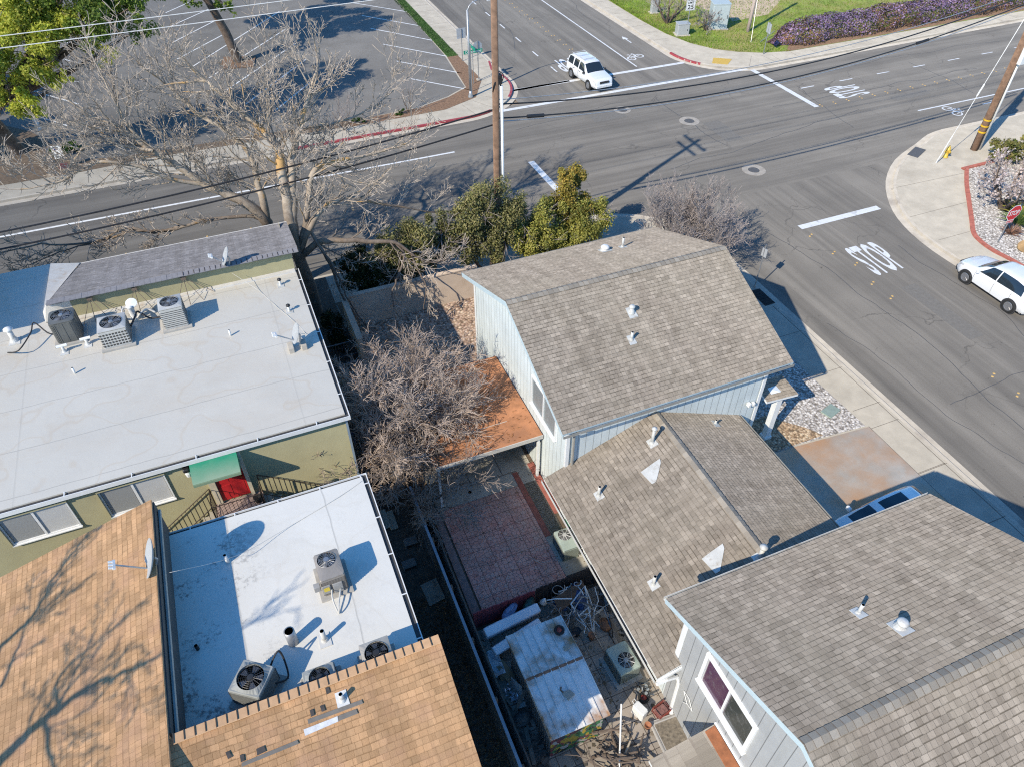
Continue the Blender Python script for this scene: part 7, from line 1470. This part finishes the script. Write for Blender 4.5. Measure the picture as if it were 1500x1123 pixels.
# tree out of the frame at the lower left whose branches shade the orange slope
T = Tree(41, .012); T.dens = 1.5; SV = V((1.161, .592, -1)); TB = V((-18.5, 2.2, G0))
def onL(px, py):
    d = ray(px, py); k = .302
    t = (7.0+k*4.29-H)/(d.z-k*d.x); return V((0, 0, H))+d*t
def shade(z, *pp): out = []; 
def sh_(lst, h):
    out = []
    for px, py in lst: q = onL(px, py); out.append(q-SV*h)
    return out
l1 = sh_(((0, 1112), (35, 1080), (65, 1050), (90, 1035), (130, 1005), (180, 985), (232, 962)), 7.0)
T.big.tube(catmull([TB, (-17.6, 2.6, 7.5), tuple(l1[0])], 4), [.3, .26, .24, .22, .2, .19, .17, .16, .15][:9], 9, 0, False)
kw = dict(L=1.5, maxlev=3, per=2.4, ratio=.45, thin=.8, kids_=6)
T.limb(l1, .13, .03, **kw); T.limb([l1[2]]+sh_(((70, 1090), (77, 1130)), 7), .07, .04, **kw); T.limb([l1[3]]+sh_(((80, 1010), (100, 975), (135, 945)), 7.3), .06, .02, **kw)
l2 = sh_(((0, 945), (35, 915), (55, 890), (75, 850), (105, 812), (120, 790)), 7.2); T.limb(l2, .07, .015, **kw); T.limb(sh_(((0, 1005), (20, 965), (32, 930), (45, 905)), 7), .05, .02, **kw)
T.big.tube(catmull([(-17.6, 2.6, 7.5), (-16.8, 4.2, 10.5), tuple(l2[0])], 4), [.2, .18, .16, .14, .12, .11, .1, .09, .08], 8, 0, False)
finish(T, 'bare_tree', 'bare tree left of the frame whose branch shadows cross the orange roof', 'tree', TB, bark_d, twig_p, 'large bare trees')
# leafy things
def leaves(mb, c, rad, n, size, r_, shell=.55, flat=1.0, mi=0, asp=.6):
    c = V(c)
    for i in range(n):
        u = V((r_.gauss(0, 1), r_.gauss(0, 1), r_.gauss(0, 1))).normalized(); f = (shell+(1-shell)*r_.random())*(1-.18*r_.random()); p = c+V((u.x*rad[0], u.y*rad[1], u.z*rad[2]))*f
        s = size*r_.uniform(.55, 1.35); nrm = (u*.7+V((r_.uniform(-1, 1), r_.uniform(-1, 1), r_.uniform(-.4, 1.2)))).normalized(); a = nrm.orthogonal().normalized(); a.rotate(__import__('mathutils').Quaternion(nrm, r_.uniform(0, 6.28))); b_ = nrm.cross(a)
        mb.face([p-a*s, p-b_*s*asp+nrm*s*.1, p+a*s, p+b_*s*asp+nrm*s*.1], mi)
def bush(nm, lab, cat, base, blobs, n, size, mats, seed, trunk=None, grp=None, shell=.5, sub=9, branch=0):
    t = thing(nm, lab, cat, base, 0, grp); r_ = random.Random(seed); mb = MB(); tot = sum(bb_[3]*bb_[4]*bb_[5] for bb_ in blobs)
    for x, y, z, a, b_, c in blobs:      # each mass is a scatter of leaf clumps with gaps between
        k = max(4, int(sub)); m_ = int(n*(a*b_*c)/tot/k)
        for j in range(k):
            u = V((r_.gauss(0, 1), r_.gauss(0, 1), r_.gauss(0, 1))).normalized()*r_.uniform(.45, 1.0); q = r_.uniform(.22, .5); leaves(mb, (x+u.x*a*.9, y+u.y*b_*.9, z+u.z*c*.9), (a*q, b_*q, c*q*.9), m_, size, r_, shell)
    mb.build('foliage', mats, t)
    T = Tree(seed+50); B = V(base)
    for x, y, z, a, b_, c in blobs:
        p1 = V((x, y, z-c*.4)); r0 = trunk or .06; mid = B+(p1-B)*.5+T.jit(.2); T.big.tube([B, mid, p1, V((x, y, z+c*.3))], [r0, r0*.75, r0*.5, r0*.2], 7, 0, False)
        for j in range(6+branch):
            u = T.jit(1).normalized(); T.grow(p1+(V((x, y, z))-p1)*T.r.random(), u, max(a, c)*.9, r0*.3, 2, 3, .05, .2, 6, .5, (.4, .9), 0, 4, .2)
    T.big.v += []; T.big.build('trunk', bark_d, t, True); T.tw.build('twigs', twig_g, t); return t
lf_olive = leafmat('olive_green_leaf', [(.12, .135, .05), (.21, .215, .08), (.29, .275, .11), (.34, .30, .16), (.18, .19, .07)]); lf_yel = leafmat('yellow_green_leaf', [(.18, .21, .045), (.34, .34, .08), (.46, .43, .12), (.26, .29, .06), (.42, .36, .12)])
lf_gold = leafmat('golden_leaf', [(.18, .19, .03), (.36, .29, .06), (.44, .31, .08), (.27, .25, .05)]); lf_dark = leafmat('dark_leaf', [(.012, .022, .008), (.03, .045, .014), (.05, .06, .02), (.02, .035, .012)]); lf_spring = leafmat('spring_leaf', [(.32, .42, .06), (.55, .60, .10), (.70, .68, .14), (.42, .50, .08), (.64, .62, .15)], .55, .5)
lf_deep = leafmat('drooping_leaf', [(.08, .13, .025), (.16, .25, .045), (.24, .33, .06), (.11, .15, .045)], .55, .35)
bush('green_bush', 'tall olive-green bush around the foot of the utility pole', 'bush', (11.0, 29.7, G0), [(10.9, 29.9, 4.4, 1.3, .9, 1.9), (9.7, 29.7, 3.2, 1.4, .9, 2.0), (11.7, 29.6, 2.8, 1.4, .9, 2.2), (12.4, 29.8, 3.4, .9, .8, 1.4)], 38000, .058, lf_olive, 61, .09, 'bushes behind the tan wall', .2, 22, 5)
bush('green_bush', 'yellow-green bush right of the utility pole', 'bush', (13.9, 29.7, G0), [(13.2, 29.7, 2.5, 1.3, .9, 1.9), (14.6, 29.7, 2.4, 1.3, .9, 1.9), (14.0, 29.2, 1.6, 1.5, .7, 1.3)], 32000, .058, lf_yel, 62, .08, 'bushes behind the tan wall', .2, 22, 3)
bush('green_bush', 'golden-topped bush at the right end of the bush row', 'bush', (15.6, 30.0, G0), [(15.5, 30.0, 4.2, .95, .8, 1.3), (15.9, 29.9, 3.0, 1.1, .8, 1.1)], 15000, .058, lf_gold, 63, .08, 'bushes behind the tan wall', .2, 20, 3)
bush('green_bush', 'low yellow-green bush at the far corner of the blue house', 'bush', (16.6, 29.4, G0), [(16.4, 29.3, 2.3, 1.2, .9, 1.8), (15.6, 29.1, 1.6, 1.0, .8, 1.3)], 15000, .058, lf_yel, 67, .06, 'bushes behind the tan wall', .2, 20, 2)
bush('green_bush', 'sparse olive bush mixed with bare twigs left of the pole', 'bush', (7.8, 29.7, G0), [(7.4, 29.8, 2.6, 1.4, .8, 1.9), (8.6, 30, 3.3, 1.1, .8, 1.7), (6.4, 29.8, 2.2, 1.2, .8, 1.8), (5.6, 29.9, 2.6, .9, .7, 1.4)], 28000, .058, lf_olive, 64, .07, 'bushes behind the tan wall', .25, 20, 10)
bush('green_bush', 'dark ivy-like bush beside the apartment alley', 'bush', (4.2, 29.8, G0), [(4.2, 29.8, 1.9, 1.4, .8, 1.7), (5.6, 29.7, 1.7, 1.1, .7, 1.5)], 12000, .055, lf_dark, 65, .06, 'bushes behind the tan wall', .2, 18)
bush('green_bush', 'low dark shrub in the alley by the apartment wall', 'bush', (2.5, 27.5, G0), [(2.4, 28.0, .9, .7, 1.2, .8), (2.6, 26.8, .6, .5, .6, .5)], 3600, .055, lf_dark, 66, .04, 'bushes behind the tan wall', .2)
# spring-leaved trees at the parking lot
def tall(nm, lab, base, trunkpts, r0, blobs, n, size, mats, seed, droop=None, grp='leafy parking lot trees'):
    t = thing(nm, lab, 'tree', base, 0, grp); r_ = random.Random(seed); mb = MB(); tot = sum(q[3]*q[4]*q[5]*q[6] for q in blobs)
    for x, y, z, a, b_, c, dens, mi in blobs:
        k = 14; m_ = int(n*a*b_*c*dens/tot/k)
        for j in range(k):
            u = V((r_.gauss(0, 1), r_.gauss(0, 1), r_.gauss(0, 1))).normalized()*r_.uniform(.35, 1.0); q = r_.uniform(.2, .42); leaves(mb, (x+u.x*a, y+u.y*b_, z+u.z*c), (a*q, b_*q, c*q), m_, size, r_, .3, 1, mi)
    mb.build('crown', mats, t); T = Tree(seed+9); T.big.tube(trunkpts, [r0*(1-.5*i/(len(trunkpts)-1)) for i in range(len(trunkpts))], 10, 0, False)
    for x, y, z, a, b_, c, dens, mi in blobs:
        s = V(trunkpts[-1]); e_ = V((x, y, z)); T.big.tube([s, (s+e_)/2+T.jit(.4), e_], [r0*.4, r0*.25, .03], 6, 0, False)
        for j in range(9): T.grow(s+(e_-s)*T.r.uniform(.3, 1), T.jit(1)+V((0, 0, -.1 if mi else .1)), a*.9, .03, 1, 3, -.12 if mi else .02, .2, 5, .5, (.4, .9), 0, 5, .2)
    T.big.build('trunk', bark_d, t, True); T.tw.build('twigs', bmat('brown_twigs', (.16, .12, .09), (.3, .24, .19)), t); return t
tb = at(28, 222); tp_ = atY(45, 115, 54.5)
def C3(px, py, y): p = atY(px, py, y); return (p.x, p.y, p.z)
tall('leafy_tree', 'bright spring-green leafy tree filling the upper left corner', (-12.8, 55.0, G0), [(-12.8, 55, 0), (-13.4, 54.5, 3.0), C3(0, 150, 53.5)], .55,
     [(*C3(15, 35, 52), 2.4, 2.2, 1.9, 1, 0), (*C3(65, 55, 51), 2.2, 2.0, 1.6, 1, 0), (*C3(10, 95, 51), 2.0, 2.0, 1.6, 1, 0), (*C3(75, 5, 52), 2.4, 2.0, 1.6, .9, 0), (*C3(15, 145, 50.5), 1.9, 1.4, 1.3, 1.2, 0), (*C3(85, 125, 50), 1.0, .9, .8, .9, 0), (*C3(60, 95, 50.5), 1.3, 1.2, .9, .8, 0), (*C3(140, 25, 51), 2.4, 2.0, 1.6, .8, 1), (*C3(190, 12, 51), 1.9, 1.6, 1.3, .6, 1), (*C3(158, 82, 50), .9, .9, .8, .6, 0), (*C3(200, 45, 50.5), 1.2, 1, .8, .4, 1), (*C3(5, -30, 52), 2.6, 2.4, 2, 1, 0), (*C3(-45, 80, 51), 2.6, 2.4, 2.2, 1, 0), (*C3(110, -30, 51), 2.4, 2.2, 1.8, .8, 1), (*C3(170, -45, 53), 2.6, 2.4, 1.6, 1, 1), (*C3(235, -55, 55), 2.6, 2.4, 1.5, 1, 1), (*C3(120, -70, 55), 2.8, 2.4, 1.6, 1, 1), (*C3(215, -30, 52.5), 2.0, 1.8, 1.2, .9, 1)], 110000, .085, [lf_spring, lf_deep], 71)
tall('leafy_tree', 'slender leaning tree on a small island among the parking stalls', (2.85, 65.6, G0), [(2.85, 65.6, 0), (2.4, 65.6, 2.6), (1.7, 65.4, 5.0), (.4, 65, 7.4)], .42, [(*C3(330, 8, 64.5), .9, .9, .7, .9, 0), (*C3(280, 0, 64.5), .9, .9, .6, .8, 0), (.2, 64.5, 9.9, 3.2, 2.8, 1.8, 1, 0), (3.0, 66, 10.2, 3.4, 3.0, 1.8, 1, 0), (-2.5, 67, 10.6, 3.2, 3.0, 1.8, 1, 0), (1.0, 69.8, 11.4, 3.6, 3.0, 1.6, 1, 0), (-5, 68.5, 11.2, 2.8, 2.6, 1.6, .9, 0)], 34000, .14, [lf_deep, lf_deep], 72)
b = MB(); b.prism([(1.2, 64.6), (3.8, 64.2), (4.3, 66.4), (1.8, 67.2)], .1, KERB+.1); tag(b.build('tree_island', m_bark), 'small brown mulched island round the slender parking lot tree', 'planter')
for i, y in enumerate((53.0, 57.2, 61.4, 65.5)):  # unseen trees added to throw scalloped shade on the parking lot
    bush('added_round_tree', ('round tree added out of view for its shadow, nearest of four', 'round tree added out of view for its shadow, second of four', 'round tree added out of view for its shadow, third of four', 'round tree added out of view for its shadow, farthest of four')[i], 'tree', (-19.2, y, G0), [(-19.2, y, 4.6, 2.2, 2.2, 2.6)], 2600, .26, lf_dark, 90+i, .18, 'unseen trees added for shadow', .2, 18)
bush('grass_tuft', 'green weedy clump on the left planting bed', 'plant', (-9.8, 54.3, G0), [(-9.8, 54.0, .35, 1.3, 1.2, .25)], 900, .1, leafmat('weed_leaf', [(.04, .09, .015), (.08, .15, .025), (.06, .12, .02)]), 95, .02, None, .2, 12)
for i, (x, y, lab) in enumerate(((12.2, 50.9, 'small green weed clump at the edge of mulch'), (6.5, 50.8, 'low green weeds beside the parking lot kerb'), (9.2, 50.7, 'weeds in the mulch bed behind the red kerb'))):
    bush('weed_clump', lab, 'plant', (x, y, G0), [(x, y, .3, .55, .35, .2)], 260, .07, leafmat('weed_leaf', [(.04, .09, .015), (.08, .15, .025), (.06, .12, .02)]) if 'weed_leaf' not in MATS else MATS['weed_leaf'], 97+i, .01, 'weeds by the parking lot', .2, 6)
# hedge
hd = thing('flowering_hedge', 'long purple flowering hedge along the upper right road', 'hedge', (58, 52.4, G0)); mb = MB(); r_ = random.Random(33)
lf_pur = leafmat('purple_blossom', [(.19, .12, .25), (.31, .21, .38), (.42, .31, .48), (.25, .155, .31), (.18, .13, .15)], .7, .15); lf_hg = leafmat('hedge_leaf', [(.06, .075, .035), (.13, .115, .06), (.20, .13, .075), (.10, .07, .05)], .7, .1); lf_br = leafmat('hedge_rust', [(.23, .115, .07), (.15, .085, .06), (.28, .165, .105), (.12, .075, .05)], .8, .1)
def wob(x): return .5*sin(x*.9)+.4*sin(x*2.3+1)
for i in range(26000):
    x = 45.4+r_.random()*36; e_ = min(1, (x-45.2)/2.6); hgt = (1.55+.22*wob(x))*e_; dep = (1.55+.25*wob(x+3))*max(.35, e_); yc = 52.3+.12*wob(x*.7)+.012*(x-50)
    a = r_.uniform(-.25, pi+.35); f = .8+.25*r_.random(); p = V((x, yc+cos(a)*dep*f*-1, .2+abs(sin(a))**.6*hgt*f)); s = .06*r_.uniform(.6, 1.5); nrm = V((r_.uniform(-.7, .7), -cos(a)+r_.uniform(-.6, .6), sin(a)+r_.uniform(-.4, .6))).normalized(); u = nrm.orthogonal(); u.rotate(__import__('mathutils').Quaternion(nrm, r_.uniform(0, 6))); w = nrm.cross(u)
    top_ = p.z/(hgt+.2); k = r_.random(); rusty = sin(x*.55+1.2)+.6*sin(x*1.7) > .35
    mi = 0 if k < (.25+.6*top_-(.25 if rusty else 0)) else (2 if rusty and r_.random() < .75 else 1); mb.face([p-u*s, p-w*s*.6, p+u*s, p+w*s*.6], mi)
mb.build('foliage', [lf_pur, lf_hg, lf_br], hd); T = Tree(77)
for i in range(40): T.grow(V((46.5+i*.86, 52.4, .2)), V((T.r.uniform(-.4, .4), T.r.uniform(-.9, .9), 1)), 1.4, .03, 1, 2, .0, .25, 6, .5, (.4, .9), 0, 4, .2)
T.big.tube([(46, 52.4, .2), (46.5, 52.4, .3)], .04, 5); T.big.raw(T.tw.v, T.tw.f); T.big.build('stems', bmat('hedge_stems', (.08, .05, .035), (.17, .11, .08)), hd)
# grass blades
def grass(nm, lab, n, sampler, h, mats, seed):
    mb = MB(); r_ = random.Random(seed)
    for i in range(n):
        x, y = sampler(r_); a = r_.random()*6.28; w = .02*r_.uniform(.6, 1.6); hh = h*r_.uniform(.5, 1.4); l = hh*r_.uniform(-.6, .6); m_ = hh*r_.uniform(-.6, .6); mb.face([(x-cos(a)*w, y-sin(a)*w, .16), (x+cos(a)*w, y+sin(a)*w, .16), (x+l, y+m_, .16+hh)])
    return struct(tag(mb.build(nm, mats), lab, 'grass'), 'stuff')
def inpoly(x, y, P_):
    c = False; j = len(P_)-1
    for i in range(len(P_)):
        if (P_[i][1] > y) != (P_[j][1] > y) and x < (P_[j][0]-P_[i][0])*(y-P_[i][1])/(P_[j][1]-P_[i][1])+P_[i][0]: c = not c
        j = i
    return c
def lawn_s(r_):
    while True:
        x, y = 38.4+40*r_.random()**1.7, 50.3+r_.random()**1.3*26
        if inpoly(x, y, lawn) and not (x > 46 and y < 54): return x, y
grass('lawn_grass', 'bright green grass on the upper right corner lawn', 42000, lawn_s, .13, leafmat('lawn_blade', [(.14, .30, .02), (.25, .43, .03), (.34, .44, .06), (.36, .34, .10), (.19, .36, .025)], .6, .4), 44)
grass('verge_grass', 'mown dark green grass strip between parking lot and pavement', 7000, lambda r_: (19.0+r_.random()*.95+0, 60.2+r_.random()*22), .06, leafmat('verge_blade', [(.02, .075, .015), (.04, .12, .022), (.06, .14, .03)], .6, .3), 45)
# planting in the right-hand gravel bed
bush('ornamental_grass', 'tall yellow-green ornamental grass beside the right-hand pole', 'plant', (46.8, 28.6, G0), [(46.0, 28.6, 1.0, 1.6, 1.2, .9), (48.2, 28.4, 1.1, 1.4, 1.2, 1.0)], 3600, .10, leafmat('straw_green', [(.20, .20, .05), (.30, .27, .09), (.14, .18, .03), (.36, .30, .14)], .7, .3), 101, .03, None, .3, 12)
bush('ornamental_grass', 'green ornamental shrub at the right edge above the blossom tree', 'plant', (48.5, 27.0, G0), [(47.6, 26.8, .9, 1.4, 1.2, .8), (46.2, 26.0, .8, 1.2, 1.2, .7)], 2600, .10, leafmat('shrub_green', [(.10, .16, .03), (.18, .24, .05), (.24, .25, .07)], .7, .3), 102, .03, None, .3, 12)
def spiky(lab, x, y, n, L, mat, seed, r0=.05):
    r_ = random.Random(seed); b = MB()
    for i in range(n):
        a = r_.random()*6.28; e_ = r_.uniform(.25, 1.25); d = V((cos(a)*cos(e_), sin(a)*cos(e_), sin(e_))); p = V((x, y, .18)); b.tube([p, p+d*L*.6, p+d*L+V((0, 0, -.12*L))], [r0*.5, r0*.5, .004], 3)
    t = thing('spiky_plant', lab, 'plant', (x, y, G0), 0, 'spiky plants in the gravel'); b.build('leaves', mat, t); b = MB(); b.lathe([(.1, 0), (.08, .16), (0, .18)], 8, (x, y, .12)); b.build('stem', bark_d, t); return t
spiky('reddish spiky plant in the gravel below the stop sign', 39.35, 22.3, 60, .75, plain('red_spike', (.22, .12, .08), .7, var=.4, scale=6), 1)
spiky('green palm-like plant behind the stop sign', 40.6, 22.9, 70, 1.3, plain('palm_green', (.10, .16, .04), .6, var=.4, scale=5), 2, .07)
spiky('yellow-green palm-like plant right of the stop sign', 41.4, 23.6, 60, 1.3, plain('palm_yellow', (.28, .26, .05), .6, var=.3, scale=5), 3, .07)
# ------------------------------------------------------------------ light, sky, camera
w = bpy.data.worlds.new('World'); bpy.context.scene.world = w; w.use_nodes = True; nt = w.node_tree; bg = nt.nodes['Background']
sk = nt.nodes.new('ShaderNodeTexSky'); sk.sky_type = 'NISHITA'; sk.sun_disc = False; sd = -V((1.161, .592, -1)).normalized()
sk.sun_elevation = math.asin(sd.z); sk.sun_rotation = math.atan2(sd.x, sd.y); sk.altitude = 50; sk.air_density = 1.0; sk.dust_density = .2; sk.ozone_density = 3.0
hs_ = nt.nodes.new('ShaderNodeHueSaturation'); hs_.inputs['Saturation'].default_value = 1.3; nt.links.new(sk.outputs[0], hs_.inputs['Color']); nt.links.new(hs_.outputs[0], bg.inputs[0]); bg.inputs[1].default_value = .15
sl_ = bpy.data.lights.new('sun', 'SUN'); so = bpy.data.objects.new('sun', sl_); C.objects.link(so); sl_.energy = 3.45; sl_.angle = R(.5); sl_.color = (1, .90, .74); so.rotation_euler = (-sd).to_track_quat('-Z', 'Y').to_euler(); so.location = (-20, -20, 40)
cd = bpy.data.cameras.new('camera'); co = bpy.data.objects.new('camera', cd); C.objects.link(co); co.location = (0, 0, H)
co.rotation_euler = M((RT, UP, -FW)).transposed().to_euler(); cd.sensor_fit = 'HORIZONTAL'; cd.sensor_width = 36; cd.lens = 36*FPX/1500; cd.clip_end = 1500; cd.clip_start = .1
sc = bpy.context.scene; sc.camera = co; sc.render.engine = 'CYCLES'; sc.view_settings.view_transform = 'Standard'; sc.view_settings.look = 'None'; sc.view_settings.gamma = 1; sc.view_settings.exposure = .66
sc.render.resolution_x, sc.render.resolution_y = 1024, 766; sc.cycles.max_bounces = 6; sc.cycles.use_denoising = False; sc.cycles.filter_width = 1.15
